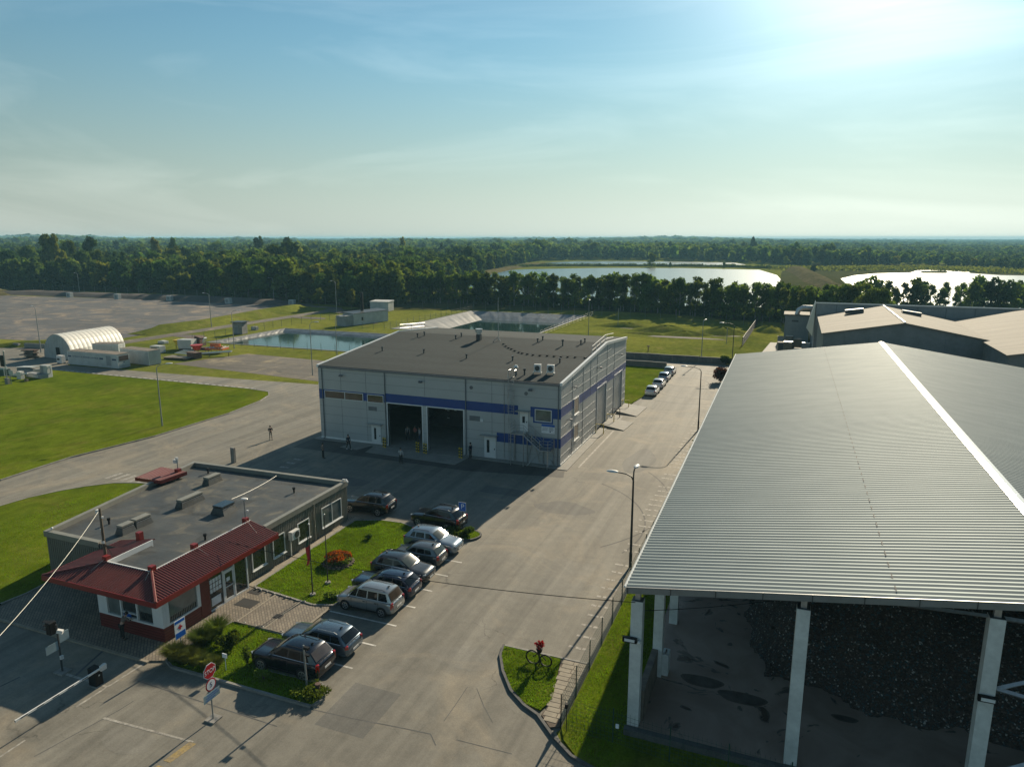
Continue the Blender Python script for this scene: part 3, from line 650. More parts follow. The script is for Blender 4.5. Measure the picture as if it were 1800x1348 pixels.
for i, (x, y, a_, b_) in enumerate([(-13.5, 44, 1.6, 3.2), (-17.5, 57, 2.6, 1.5), (-16, 33, 2.0, 1.1), (-19, 27, 1.4, 1.8), (-28, 21, 1.5, .8), (-40, 56, 3, 1.2), (-60, 58, 2, 4), (-14, 73, 1.5, 4.5), (-12.5, 101, 1.2, 2.4), (-24, 59, 2.2, .9), (-57, 74, 2.5, 3.5)]):
    MB().sheet([(x + a_ * cos(q) * (1 + .12 * sin(4 * q + i)), y + b_ * sin(q) * (1 + .1 * cos(3 * q + i))) for q in [2 * pi * k_ / 18 for k_ in range(18)]] if i % 3 else rect(x - a_, x + a_, y - b_, y + b_), .0222 + .0002 * i).build('asphalt_patch', M['asphalt_b' if i % 2 else 'asphalt_c'], kind='structure')
# manholes
for i, (x, y, w_, d_, lb) in enumerate([(-31.75, 33.3, 1.35, .95, 'large dark square floor grille in paving before office door'), (-32.3, 34.7, .95, .55, 'narrow dark mat in paving right at office door'), (-28.75, 32.7, .55, .45, 'small dark drain cover in middle of paving')]):
    tag(MB().box(x - w_ / 2, x + w_ / 2, y - d_ / 2, y + d_ / 2, .08, .112 + .012 * (i == 2)).build('floor_grille', M['rubber']), lb, 'floor grille')

# ================================================================== LARGE HALL (grey panels, blue bands)
HX0, HX1, HY0, HY1 = -51.3, -21.35, 68.0, 98.2
HE, HR, HRY, HB = 8.85, 10.55, 86.7, 9.75     # front eave, ridge, ridge y, back eave
hall = thing('panel_hall', 'large pale grey panel hall with blue bands, open front doors and flat-looking black roof', 'building', (HX0, HY0, 0))
def hb(mb, name, mat, parent=None, **k): return mb.build(name, M[mat], parent or hall, world=True, **k)
D1, D2 = (-42.0, -37.6), (-36.9, -32.5); DH = 5.1
m = MB()
m.box(HX0, D1[0], HY0, HY0 + .25, 0, HE); m.box(D1[1], D2[0], HY0, HY0 + .25, 0, HE); m.box(D2[1], HX1, HY0, HY0 + .25, 0, HE)
m.box(D1[0], D1[1], HY0, HY0 + .25, DH, HE); m.box(D2[0], D2[1], HY0, HY0 + .25, DH, HE)
hb(m, 'front_wall', 'panel')
def gz(y): return HE + (HR - HE) * (y - HY0) / (HRY - HY0) if y < HRY else HR + (HB - HR) * (y - HRY) / (HY1 - HRY)
DA, DB = (82.6, 87.0), (91.4, 95.9); DZ = 5.45
m = MB()
def sidewall(mb, xa, xb, y0, y1, z0):
    ys = [y0] + ([HRY] if y0 < HRY < y1 else []) + [y1]
    for a, b in zip(ys, ys[1:]):
        mb.add([(xa, a, z0), (xb, a, z0), (xb, b, z0), (xa, b, z0), (xa, a, gz(a)), (xb, a, gz(a)), (xb, b, gz(b)), (xa, b, gz(b))],
               [(3, 2, 1, 0), (4, 5, 6, 7), (0, 1, 5, 4), (1, 2, 6, 5), (2, 3, 7, 6), (3, 0, 4, 7)])
ys0 = HY0 + .25
sidewall(m, HX1 - .25, HX1, ys0, DA[0], 0); sidewall(m, HX1 - .25, HX1, DA[1], DB[0], 0); sidewall(m, HX1 - .25, HX1, DB[1], HY1 - .25, 0)
sidewall(m, HX1 - .25, HX1, DA[0], DA[1], DZ); sidewall(m, HX1 - .25, HX1, DB[0], DB[1], DZ)
hb(m, 'side_wall', 'panel')
m = MB(); sidewall(m, HX0, HX0 + .25, ys0, HY1 - .25, 0); hb(m, 'side_wall', 'panel')
hb(MB().box(HX0, HX1, HY1 - .25, HY1, 0, HB), 'back_wall', 'panel')
m = MB()
m.add([(HX0 + .1, HY0 - .05, HE + .02), (HX1 - .1, HY0 - .05, HE + .02), (HX1 - .1, HRY, HR + .02), (HX0 + .1, HRY, HR + .02), (HX1 - .1, HY1 + .05, HB + .02), (HX0 + .1, HY1 + .05, HB + .02),
       (HX0 + .1, HY0 - .05, HE - .2), (HX1 - .1, HY0 - .05, HE - .2), (HX1 - .1, HRY, HR - .2), (HX0 + .1, HRY, HR - .2), (HX1 - .1, HY1 + .05, HB - .2), (HX0 + .1, HY1 + .05, HB - .2)],
      [(0, 1, 2, 3), (3, 2, 4, 5), (7, 6, 9, 8), (8, 9, 11, 10), (6, 7, 1, 0)])
roof = hb(m, 'roof', 'felt')
# verges (white), gutter
for x0, x1 in ((HX0 - .12, HX0 + .16), (HX1 - .16, HX1 + .12)):
    m = MB()
    for a, b in ((HY0 - .1, HRY), (HRY, HY1 + .1)):
        m.add([(x0, a, gz(a) - .22), (x1, a, gz(a) - .22), (x1, b, gz(b) - .22), (x0, b, gz(b) - .22), (x0, a, gz(a) + .12), (x1, a, gz(a) + .12), (x1, b, gz(b) + .12), (x0, b, gz(b) + .12)],
              [(4, 5, 6, 7), (0, 1, 5, 4), (1, 2, 6, 5), (2, 3, 7, 6), (3, 0, 4, 7)])
    hb(m, 'roof_verge', 'trim_white')
m = MB().box(HX0 + .2, HX1 - .2, HY0 - .22, HY0 - .055, HE - .24, HE - .04); hb(m, 'gutter', 'seam')
for x in (-50.75, -42.25, -32.15, -21.62):
    m = MB().tube([(x, HY0 - .12, HE - .2), (x, HY0 - .09, HE - .6), (x, HY0 - .09, .2), (x, HY0 - .3, .1)], .055, 6); hb(m, 'downpipe', 'seam')
# blue bands
m = MB(); zt0, zt1 = 5.1, 6.2
m.box(HX0 - .004, D1[0] - .35, HY0 - .012, HY0 - .001, zt0, zt1 - .15)
m.box(D1[0] - .35, -26.1, HY0 - .012, HY0 - .001, DH + .08, zt1); m.box(-24.7, HX1 + .0, HY0 - .012, HY0 - .001, zt0, zt1); m.box(-24.4, -22.2, HY0 - .0135, HY0 - .012, 4.5, zt1 - .1)
m.box(HX0, -50.6, HY0 - .0134, HY0 - .012, 4.9, 6.0); hb(m, 'blue_band', 'panel_blue')
hb(MB().box(-28.55, HX1, HY0 - .012, HY0 - .001, 2.0, 3.0), 'blue_band', 'panel_blue')
m = MB(); m.box(HX1 + .001, HX1 + .012, HY0, 95.9 + 2.3, 5.28, 6.3); hb(m, 'blue_band', 'panel_blue')
hb(MB().box(HX1 + .001, HX1 + .012, HY0, 74.6, 2.05, 3.1), 'blue_band', 'panel_blue')
# horizontal panel joints
m = MB()
for z in (1.05, 2.02, 3.05, 4.08, 7.2, 8.2):
    for a, b in ((HX0, D1[0] - .1), (D1[1] + .1, D2[0] - .1), (D2[1] + .1, HX1)):
        if z > DH: a, b = HX0, HX1
        m.box(a, b, HY0 - .006, HY0 - .001, z - .012, z + .012)
        if z > DH: break
for x in (-44.8, -37.2, -48.2, -29.1): m.box(x - .02, x + .02, HY0 - .0075, HY0 - .001, .1 if x != -37.2 else DH + 1.2, HE - .3)
hb(m, 'panel_joint', 'seam')
m = MB()
for z in (1.1, 2.04, 3.12, 4.15, 5.25, 6.32, 7.35, 8.38, 9.4):
    segs = [(HY0, DA[0] - .1), (DA[1] + .1, DB[0] - .1), (DB[1] + .1, HY1)] if z < DZ else [(HY0, HY1)]
    for a, b in segs:
        if z > HE - .1: a = HY0 + (z - HE + .15) / (HR - HE) * (HRY - HY0); b = min(b, HY1 if z < HB else HY1 - 4)
        if b > a: m.box(HX1 + .0005, HX1 + .0185, a, b, z - .02, z + .02)
hb(m, 'panel_joint_white', 'seam_lite')
m = MB()
for y in (71.97, 76.2, 82.3, 87.2, 91.1): m.box(HX1 + .001, HX1 + .022, y - .035, y + .035, .15, gz(y) - .15)
for y in (79.3,): m.box(HX1 + .001, HX1 + .0225, y - .02, y + .02, 5.3, gz(y) - .15)
hb(m, 'wall_pilaster', 'seam')
m = MB(); m.box(HX0, D1[0], HY0 - .03, HY0 - .008, .08, .3); m.box(HX1 + .001, HX1 + .05, HY0, DA[0] - .1, .08, .26); m.box(HX1 + .001, HX1 + .05, DA[1] + .1, DB[0] - .1, .08, .26); hb(m, 'base_flashing', 'trim_white')
# door surrounds of the open doors
for d in (D1, D2):
    m = MB(); m.box(d[0] - .12, d[0], HY0 - .05, HY0 + .3, 0, DH + .1); m.box(d[1], d[1] + .12, HY0 - .05, HY0 + .3, 0, DH + .1); m.box(d[0], d[1], HY0 - .05, HY0 + .3, DH - .02, DH + .1)
    hb(m, 'door_opening_frame', 'frame_white')
# windows in the front band, framed
def window(x0, x1, z0, z1, y, parent, fr='frame_white', gl='glass_brown', mull=(), name='window', fw=.07, dep=.06):
    m = MB(); m.box(x0, x1, y - dep, y - .002, z0, z0 + fw); m.box(x0, x1, y - dep, y - .002, z1 - fw, z1); m.box(x0, x0 + fw, y - dep, y - .002, z0 + fw, z1 - fw); m.box(x1 - fw, x1, y - dep, y - .002, z0 + fw, z1 - fw)
    for q in mull: m.box(q - fw / 2, q + fw / 2, y - dep, y - .002, z0 + fw, z1 - fw)
    f = m.build(name, M[fr], parent, world=True)
    ORIG[f.name] = parent_origin(parent)
    MB().box(x0 + fw, x1 - fw, y - dep * .5, y - .004, z0 + fw, z1 - fw).build('pane', M[gl], f, world=True); return f
window(-50.5, -45.2, 5.0, 5.95, HY0 - .014, hall, mull=(-47.7,)); window(-44.65, -42.5, 4.98, 5.92, HY0 - .014, hall)
window(-24.2, -22.35, 4.7, 6.0, HY0 - .016, hall, gl='glass_blind')
def xwindow(y0, y1, z0, z1, x, parent, gl='glass', name='window', fw=.07, dep=.06, mull=(), sill=True):
    m = MB(); m.box(x + .002, x + dep, y0, y1, z0, z0 + fw); m.box(x + .002, x + dep, y0, y1, z1 - fw, z1); m.box(x + .002, x + dep, y0, y0 + fw, z0 + fw, z1 - fw); m.box(x + .002, x + dep, y1 - fw, y1, z0 + fw, z1 - fw)
    for q in mull: m.box(x + .002, x + dep, q - fw / 2, q + fw / 2, z0 + fw, z1 - fw)
    f = m.build(name, M['frame_white'], parent, world=True); ORIG[f.name] = parent_origin(parent)
    MB().box(x + .004, x + dep * .5, y0 + fw, y1 - fw, z0 + fw, z1 - fw).build('pane', M[gl], f, world=True)
    if sill: MB().box(x + .004, x + .16, y0 - .06, y1 + .06, z0 - .05, z0 - .003).build('sill', M['frame_white'], f, world=True)
    return f
xwindow(72.6, 74.4, 4.5, 6.3, HX1 + .012, hall, 'glass_brown'); xwindow(72.6, 74.4, 1.6, 3.3, HX1 + .012, hall, 'glass_brown')
# personnel doors
def wdoor(x0, x1, z0, z1, y, win=(.3, .62, .25, .85), step=True):
    d = MB().box(x0, x1, y - .06, y - .002, z0, z1).build('door', M['frame_white'], hall, world=True); ORIG[d.name] = parent_origin(hall)
    w0, w1, q0, q1 = win; W_, H_ = x1 - x0, z1 - z0
    MB().box(x0 + W_ * w0, x0 + W_ * w1, y - .07, y - .061, z0 + H_ * q0, z0 + H_ * q1).build('door_window', M['glass'], d, world=True)
    MB().box(x1 - .18, x1 - .1, y - .1, y - .061, z0 + .95, z0 + 1.1).build('handle', M['black'], d, world=True)
    return d
wdoor(-44.25, -43.0, .1, 2.35, HY0 - .002, (.28, .5, .25, .85)); wdoor(-30.0, -28.65, .1, 2.45, HY0 - .002, (.22, .45, .25, .85)); wdoor(-25.85, -24.95, 3.48, 5.5, HY0 - .014, (.3, .62, .45, .8))
for q in ((-44.6, -42.7, 2.5), (-30.3, -28.4, 2.62), (-26.2, -24.7, 5.68)): hb(MB().box(q[0], q[1], HY0 - .7, HY0 - .014, q[2], q[2] + .06), 'door_canopy', 'steel')
hb(MB().box(-44.55, -43.45, HY0 - .03, HY0 - .002, 4.02, 4.5), 'vent_louvre', 'seam'); hb(MB().box(-31.75, -30.5, HY0 - .03, HY0 - .002, 4.05, 4.6), 'vent_louvre', 'seam')
for x, z in ((-31.5, 7.7), (-25.2, 7.55)): hb(MB().tube([(x, HY0 - .05, z), (x, HY0 - .002, z)], .2, 12), 'round_vent', 'seam')
m = MB(); m.box(-30.45, -30.1, HY0 - .12, HY0 - .002, 4.05, 4.35); hb(m, 'wall_box', 'frame_white')
for x, z in ((-47.9, 7.9), (-37.5, 7.95), (-24.6, 8.05)):
    m = MB(); m.tube([(x, HY0 - .002, z), (x, HY0 - .35, z + .05)], .03, 5); m.obox((x, HY0 - .4, z), (.42, .22, .16), 0, 0, R(25)); hb(m, 'flood_lamp', 'seam')
for y, z in ((71.6, 7.8), (82.3, 8.1), (93.5, 8.0), (70, 4.6)):
    m = MB(); m.tube([(HX1, y, z), (HX1 + .45, y, z + .12)], .03, 5); m.obox((HX1 + .5, y, z + .08), (.24, .42, .14)); hb(m, 'flood_lamp', 'seam')
# sectional doors on the side
for d in (DA, DB):
    m = MB(); m.box(HX1 - .16, HX1 - .08, d[0], d[1], .3, DZ)
    dr = m.build('sectional_door', M['panel'], hall, world=True); ORIG[dr.name] = parent_origin(hall)
    m = MB()
    for y in np.arange(d[0] + .4, d[1], .42): m.box(HX1 - .08, HX1 - .075, y - .02, y + .02, .3, DZ)
    m.build('door_rib', M['seam'], dr, world=True)
    m = MB(); m.box(HX1 - .02, HX1 + .05, d[0] - .14, d[0], .1, DZ + .14); m.box(HX1 - .02, HX1 + .05, d[1], d[1] + .14, .1, DZ + .14); m.box(HX1 - .02, HX1 + .05, d[0], d[1], DZ, DZ + .14); hb(m, 'door_opening_frame', 'frame_white')
# information board (small print, not legible in the photograph)
m = MB().box(-23.45, -22.0, HY0 - .05, HY0 - .008, 3.5, 4.45); bd = hb(m, 'information_board', 'sign_white'); ORIG[bd.name] = parent_origin(hall)
MB().box(-23.45, -22.0, HY0 - .055, HY0 - .0502, 4.22, 4.45).build('board_header', M['sign_blue'], bd, world=True)
m = MB()
for i, (a, b) in enumerate(((.05, .6), (.05, .55), (.05, .62), (.05, .5))): m.box(-23.4 + a, -23.4 + a + b, HY0 - .0545, HY0 - .0502, 4.1 - i * .1, 4.13 - i * .1); m.box(-22.65, -22.65 + b * .9, HY0 - .0545, HY0 - .0502, 4.1 - i * .1, 4.13 - i * .1)
m.box(-22.55, -22.42, HY0 - .0545, HY0 - .0502, 3.62, 3.76); m.build('board_print', M['ink'], bd, world=True)
# roof ladder with cage
m = MB(); lx, ly = -26.75, HY0 - .35
for dx in (-.3, .3): m.tube([(lx + dx, ly, 3.7), (lx + dx, ly, HE + 1.1), (lx + dx, ly + .7, HE + 1.1), (lx + dx, ly + .7, HE)], .028, 5)
for z in np.arange(3.8, HE + .3, .3): m.tube([(lx - .3, ly, z), (lx + .3, ly, z)], .018, 4)
for z in np.arange(5.6, HE + 1.1, .75):
    m.tube([(lx + .38 * cos(a), ly - .05 - .55 * sin(a), z) for a in [pi * q / 8 for q in range(9)]], .016, 4)
for a in (.25, .5, .75): m.tube([(lx + .38 * cos(pi * a), ly - .05 - .55 * sin(pi * a), 5.6), (lx + .38 * cos(pi * a), ly - .05 - .55 * sin(pi * a), HE + .95)], .016, 4)
for z in (4.6, 6.2, 7.8): m.tube([(lx - .3, ly, z), (lx - .3, HY0, z)], .02, 4); m.tube([(lx + .3, ly, z), (lx + .3, HY0, z)], .02, 4)
for z in np.arange(.4, 3.0, .35): m.tube([(lx - .3, ly + .1, z), (lx + .3, ly + .1, z)], .018, 4)
for dx in (-.3, .3): m.tube([(lx + dx, ly + .1, .3), (lx + dx, ly + .1, 3.1)], .025, 4)
m.tube([(lx - .9, HY0 - .06, .3), (lx - .9, HY0 - .06, HE)], .02, 4)
hb(m, 'roof_ladder', 'steel')
# external steel stair
st = MB(); yA, yB = HY0 - 1.35, HY0 - .15
st.box(-26.45, -24.95, yA, yB, 3.38, 3.48)
n_ = 9
for i in range(n_):
    x = -24.95 + (i + .5) * (1.75 / n_); st.box(x - .13, x + .13, yA + .05, yB - .05, 3.38 - (i + 1) * (1.45 / n_), 3.42 - (i + 1) * (1.45 / n_))
st.box(-23.2, -22.05, yA, yB, 1.9, 1.99)
for i in range(9): st.box(-22.95 + .0 * i, -22.25, yB - .0 + .0, yB + .0001, 0, .0001) if False else None
hbst = hb(st, 'stair_flight', 'steel')
m = MB()
for y in (yA, yB):
    m.tube([(-24.95, y, 3.4), (-23.2, y, 1.93)], .06, 4)
m.tube([(-22.3, yA, 1.93), (-22.3, yB + .05, 1.93)], .05, 4)
for x, y, z in ((-26.4, yA, 3.4), (-26.4, yB, 3.4), (-25.0, yA, 3.4), (-25.0, yB, 3.4), (-22.35, yA, 1.93), (-22.1, yB, 1.93), (-23.2, yB, 1.93)): m.tube([(x, y, 0), (x, y, z)], .055, 5)
m.tube([(-25.0, yB, .2), (-24.3, yB, 2.7)], .035, 4); m.tube([(-23.6, yB, .3), (-24.3, yB, 2.7)], .035, 4); m.tube([(-24.6, yA, .15), (-23.1, yA, 1.8)], .045, 4); m.tube([(-22.35, yA, 1.4), (-22.0, yB, .3)], .03, 4); m.tube([(-22.35, yA, .2), (-22.0, yB, 1.2)], .03, 4)
hb(m, 'stair_support', 'steel')
m = MB()
def rail(pts):
    for h in (.35, .7, 1.05): m.tube([(x, y, z + h) for x, y, z in pts], .022, 4)
    for x, y, z in pts: m.tube([(x, y, z), (x, y, z + 1.05)], .025, 4)
rail([(-26.45, yB, 3.45), (-26.45, yA, 3.45), (-25.7, yA, 3.45), (-24.95, yA, 3.45), (-24.1, yA, 2.7), (-23.2, yA, 1.95), (-22.3, yA, 1.95), (-22.0, yB, 1.95)]); rail([(-24.85, yB, 3.4), (-24.1, yB, 2.7), (-23.2, yB, 1.95), (-22.1, yB, 1.95)])
hb(m, 'stair_rail', 'steel')
# bollard guards at side doors
for y in (82.0, 87.4, 90.7, 96.2):
    m = MB(); m.tube([(-21.25, y, .1), (-21.25, y, 1.2), (-20.3, y, 1.2), (-20.3, y, .05)], .06, 6)
    tag(m.build('door_guard', M['yellow'] if y != 90.7 else M['rust']), {82.0: 'yellow bent pipe guard at the near edge of the first side door', 87.4: 'yellow bent pipe guard between first side door and its ramp end', 90.7: 'brown pipe guard before the second side door', 96.2: 'yellow bent pipe guard at the far back corner door'}[y], 'guard')
# front bollards, yellow/black striped
for i, (x, y) in enumerate([(-42.15, 67.3), (-37.75, 67.1), (-36.75, 67.0), (-32.35, 66.9)]):
    t = thing('striped_bollard', ['yellow and black striped bollards left of the left open door', 'striped bollard cluster at the left side of the pillar between open doors', 'striped bollard cluster at the right side of the pillar between open doors', 'striped bollard cluster right of the right open door'][i], 'bollard', (x, y, .05), 0, 'striped bollards at the hall doors')
    for dx, dy in ((-.16, 0), (.16, -.12)):
        MB().cyl(dx, dy, 0, 1.15, .09, 8).build('post', M['yellow'], t)
        m = MB()
        for z in (.18, .5, .82): m.cyl(dx, dy, z, z + .14, .094, 8)
        m.build('stripe', M['black'], t)
# interior: floor, machines, specks of light as white boxes
MB().box(HX0 + .3, HX1 - .4, HY0 + .3, HY1 - .3, .03, .06).build('interior_floor', M['concrete_pad'], hall, world=True)
m = MB(); m.box(-30.5, -30.3, HY0 + .3, HY1 - .3, .06, 8.0); hb(m, 'partition_wall', 'old_wall')
t = thing('sorting_machine', 'large dark machine standing deep inside the left open door', 'machine', (-40, 80, .06))
MB().box(-3.2, 3.0, -2, 3, 0, 2.6).box(-1, 2.2, -1, 2, 2.6, 4.2).build('housing', M['steel_dark'], t); m = MB()
m.tube([(-3, -2.3, .2), (1.5, -2.6, 3.6)], .3, 6); m.build('conveyor', M['steel_dark'], t)
m = MB()
for x, z in ((1.3, 3.6), (1.7, 3.3), (.2, 2.2), (.5, 2.1), (1.5, 2.2), (.5, 1.1)): m.box(x, x + .3, -2.06, -2.0, z, z + .12)
m.build('light_speck', M['frame_white'], t)  # small white boxes standing in for specks of light
for i, (x, y) in enumerate([(-35.6, 76), (-33.6, 75.6)]):
    m = MB(); m.tube([(x - .5, y, 0), (x - .5, y, 2.2), (x + .4, y, 2.2), (x + .4, y, 0)], .06, 5)
    tag(m.build('yellow_gantry', M['yellow']), ['left of two yellow pipe frames inside the right open door', 'right of two yellow pipe frames inside the right open door'][i], 'frame')
# things on the hall roof
def zr(y): return gz(y) + .02
rp = [(602, 607), (685, 617), (762, 624), (833, 603), (855, 600), (748, 599), (735, 590), (808, 593), (801, 595), (819, 632), (901, 634), (984, 638), (945, 604), (953, 600), (1021, 605), (1028, 601), (988, 608), (881, 598)]
for i, (u, v) in enumerate([(672, 617), (745, 621), (820, 630), (901, 634), (984, 638), (734, 593), (746, 590), (801, 596), (811, 592), (945, 602), (954, 598), (1021, 605), (1028, 602)]):
    z = 9.5
    for _ in range(12):
        p = at(u, v, z); z = zr(min(max(p[1], HY0), HY1))
    m = MB().cyl(p[0], p[1], z - .05, z + .5, .085, 8).cyl(p[0], p[1], z + .42, z + .56, .14, 8)
    tag(m.build('roof_vent_pipe', M['steel_dark']), 'short black vent pipe on the wide black hall roof', 'vent pipe', 'vent pipes on the hall roof')
def roofpt(u, v):
    z = 9.5
    for _ in range(15):
        p = at(u, v, z); z = zr(min(max(p[1], HY0), HY1))
    return p[0], p[1], z
for i, (u, v) in enumerate([(945, 657), (968, 658)]):
    x, y, z = roofpt(u, v); t = thing('roof_air_unit', ['left of two white air units on the hall roof', 'right of two white air units on the hall roof'][i], 'air unit', (x, y, z), .1)
    MB().box(-.38, .38, -.2, .2, .22, 1.05).build('casing', M['ac_white'], t, bevel=.02); MB().box(-.45, -.35, -.25, .25, 0, .22).box(.35, .45, -.25, .25, 0, .22).build('foot', M['steel'], t)
    MB().tube([(0, -.215, .64), (0, -.2, .64)], .28, 14).build('fan_grille', M['steel_dark'], t)
x, y, z = roofpt(842, 598); t = thing('roof_fan', 'tall dark square duct with grey fan cowl at the hall roof ridge', 'fan', (x, y, z))
MB().box(-.28, .28, -.28, .28, 0, .8).build('duct', M['steel_dark'], t); MB().cyl(0, 0, .8, 1.05, .3, 12).cyl(0, 0, 1.05, 1.5, .48, 12).build('cowl', M['steel'], t)
x, y, z = roofpt(907, 660); t = thing('roof_chimney', 'chimney pipe with white cowl beside the ladder top on the hall roof', 'chimney', (x, y, z))
MB().cyl(0, 0, 0, .9, .12, 8).build('pipe', M['steel_dark'], t); MB().cyl(0, 0, .9, 1.15, .27, 10, .12).build('cowl', M['ac_white'], t)
for u, v, h, lb in ((922, 659, .7, 'dark capped pipe right of the white cowl chimney'), (989, 608, .8, 'tall dark pipe near the ridge at the right of the hall roof')):
    x, y, z = roofpt(u, v); tag(MB().cyl(x, y, z, z + h, .09, 8).cyl(x, y, z + h - .2, z + h, .16, 8).build('capped_pipe', M['steel_dark']), lb, 'pipe')
x, y, z = roofpt(876, 599); tag(MB().tube([(x, y, z), (x, y, z + 5.6)], .04, 5, .02).tube([(x - .5, y - .4, z), (x, y, z + .5)], .03, 4).tube([(x + .5, y - .4, z), (x, y, z + .5)], .03, 4).build('lightning_mast', M['steel']), 'thin tall lightning mast on a tripod at the hall roof ridge', 'mast')
m = MB(); pts = [(885, 605), (889, 609), (894, 612), (899, 614), (905, 617), (912, 620), (918, 621.5), (927, 623), (937, 624.5), (949, 625.5), (962, 626), (974, 627), (986, 628), (998, 628), (1011, 628.5), (1028, 629.5)]
pp = [roofpt(*q) for q in pts]; m2 = MB()
for p in pp: m.box(p[0] - .12, p[0] + .12, p[1] - .12, p[1] + .12, p[2], p[2] + .12)
m2.tube([(p[0], p[1], p[2] + .13) for p in pp], .012, 4)
t = thing('lightning_conductor', 'curving row of small black blocks with a wire on the hall roof', 'conductor'); m.build('block', M['black'], t); m2.build('wire', M['steel_dark'], t)
# roof edge safety rails
m = MB()
for y in (80.5, 82.5, 84.5, 86.7): m.tube([(HX1 - .2, y, gz(y)), (HX1 - .2, y, gz(y) + 1)], .03, 4)
for h in (.5, 1.0): m.tube([(HX1 - .2, 80.5, gz(80.5) + h), (HX1 - .2, 86.7, gz(86.7) + h)], .03, 4); m.tube([(HX1 - .2, 86.7, HR + h), (HX1 - .2, 91, gz(91) + h)], .03, 4)
tag(m.build('roof_rail', M['seam_lite']), 'pale pink guard rail along the right edge of the hall roof near the ridge', 'rail')
m = MB()
for y in (86.7, 90, 94): m.tube([(HX0 + .2, y, gz(y)), (HX0 + .2, y, gz(y) + 1)], .03, 4)
for h in (.5, 1.0): m.tube([(HX0 + .2, 86.7, HR + h), (HX0 + .2, 94, gz(94) + h)], .03, 4)
tag(m.build('roof_rail', M['seam_lite']), 'pale guard rail at the left back corner of the hall roof', 'rail')

# ================================================================== OFFICE
OF = thing('office_building', 'low office with brown ribbed walls, black flat roof and red sheet canopy', 'building', (-33.6, 31.4, 0))
def ob(mb, name, mat, parent=None, **k): return mb.build(name, M[mat], parent or OF, world=True, **k)
FR, BR, BL, FL = Vector((-33.55, 31.3)), Vector((-33.75, 47.7)), Vector((-49.75, 47.1)), Vector((-47.3, 31.3)); OZ = 3.5
def ribwall(mb, a, b, z0, z1, pitch=.2, dep=.04):
    d = (b - a); L_ = d.length; d.normalize(); n_ = Vector((d.y, -d.x)); k_ = int(L_ / pitch); pts = []
    for i in range(k_):
        x = i * pitch
        for f, o in ((0, 0), (.3, 0), (.42, 1), (.8, 1), (.92, 0)): pts.append(a + d * (x + f * pitch) + n_ * dep * o)
    pts.append(b)
    vs_ = [(p.x, p.y, z) for p in pts for z in (z0, z1)]
    return mb.add(vs_, [(2 * i, 2 * i + 2, 2 * i + 3, 2 * i + 1) for i in range(len(pts) - 1)])
for a, b in ((FR, BR), (BR, BL), (BL, FL), (FL, FR)): ob(ribwall(MB(), a, b, .12, OZ - .08), 'ribbed_wall', 'clad')
inner = [tuple(p) for p in (FR, BR, BL, FL)]
rs = [Vector(p) for p in inner]; cen = sum(rs, Vector((0, 0))) / 4
ins = [tuple(p + (cen - p).normalized() * .5) for p in rs]
ob(MB().sheet(inner, 3.15), 'roof', 'felt2')
m = MB()
for i in range(4):
    a, b = rs[i], rs[(i + 1) % 4]; d = (b - a).normalized(); n_ = Vector((d.y, -d.x)) * .1; q = -n_ * 2.6; e = d * .1
    if i == 0: a = Vector((-33.6, 37.6))
    if i == 3:   # front edge only left of the entrance block
        b = Vector((-42.2, 31.3))
    m.prism([tuple(a + n_ - e), tuple(b + n_ + e), tuple(b + q + e * 0), tuple(a + q - e * 0)], 3.1, OZ + .003 * i)
ob(m, 'parapet_coping', 'coping')
ob(MB().prism(inner, 0, .13), 'plinth', 'kerb')
# right wall windows
for y0, y1 in ((35.95, 37.3), (38.1, 39.4), (40.9, 42.3)): xwindow(y0, y1, .8, 2.35, -33.6 + .045, OF, 'glass')
xwindow(43.95, 46.6, .8, 2.45, -33.66 + .045, OF, 'glass_blind', mull=(45.3,))
# entrance block (booth)
BX0, BX1, BY0, BY1 = -38.2, -32.95, 27.85, 35.0
ob(MB().box(BX0, BX1, BY0, BY0 + .2, .1, 1.0).box(BX1 - .2, BX1, BY0 + .2, 30.9, .1, 1.0).box(BX0, BX0 + .2, BY0 + .2, 31.3, .1, 1.0).box(BX1 - .35, BX1 + .02, 30.7, 31.45, .1, 2.95), 'booth_board_wall', 'red_board')
m = MB()
for z in (.28, .46, .64, .82): m.box(BX0 - .004, BX1 + .004, BY0 - .004, BY0 + .02, z - .008, z + .008); m.box(BX1 - .02, BX1 + .0045, BY0, 31.4, z - .008, z + .008)
ob(m, 'board_joint', 'black')
ob(MB().box(BX0 + .02, BX1 - .02, BY0 + .1, BY0 + .16, 1.0, 2.9).box(BX1 - .14, BX1 - .08, BY0 + .3, 30.7, 1.0, 2.9), 'booth_inner_glass', 'glass')
m = MB()
for x0, x1 in ((BX0, BX0 + .75), (-33.75, BX1)): m.box(x0, x1, BY0 - .02, BY0 + .22, 1.0, 2.95)
m.box(BX0 + .75, -33.75, BY0 - .02, BY0 + .22, 2.5, 2.95); m.box(BX0 + .75, -33.75, BY0 - .02, BY0 + .1, 1.0, 1.1)
for x in (-36.3, -35.0): m.box(x - .05, x + .05, BY0 - .02, BY0 + .1, 1.1, 2.5)
m.box(-36.25, -35.05, BY0 - .02, BY0 + .1, 1.1, 1.18); m.box(-36.25, -35.05, BY0 - .02, BY0 + .1, 1.42, 1.48)
m.box(BX1 - .2, BX1 + .02, BY0 + .22, BY0 + .45, 1.0, 2.95); m.box(BX1 - .15, BX1 + .02, 30.45, 30.7, 1.0, 2.95); m.box(BX1 - .15, BX1 + .02, BY0 + .45, 30.45, 1.0, 1.1); m.box(BX1 - .15, BX1 + .02, BY0 + .45, 30.45, 2.5, 2.95)
m.box(BX0 - .02, BX0 + .1, BY0, 30.5, 1.0, 2.95)
ob(m, 'booth_window_frame', 'frame_white')
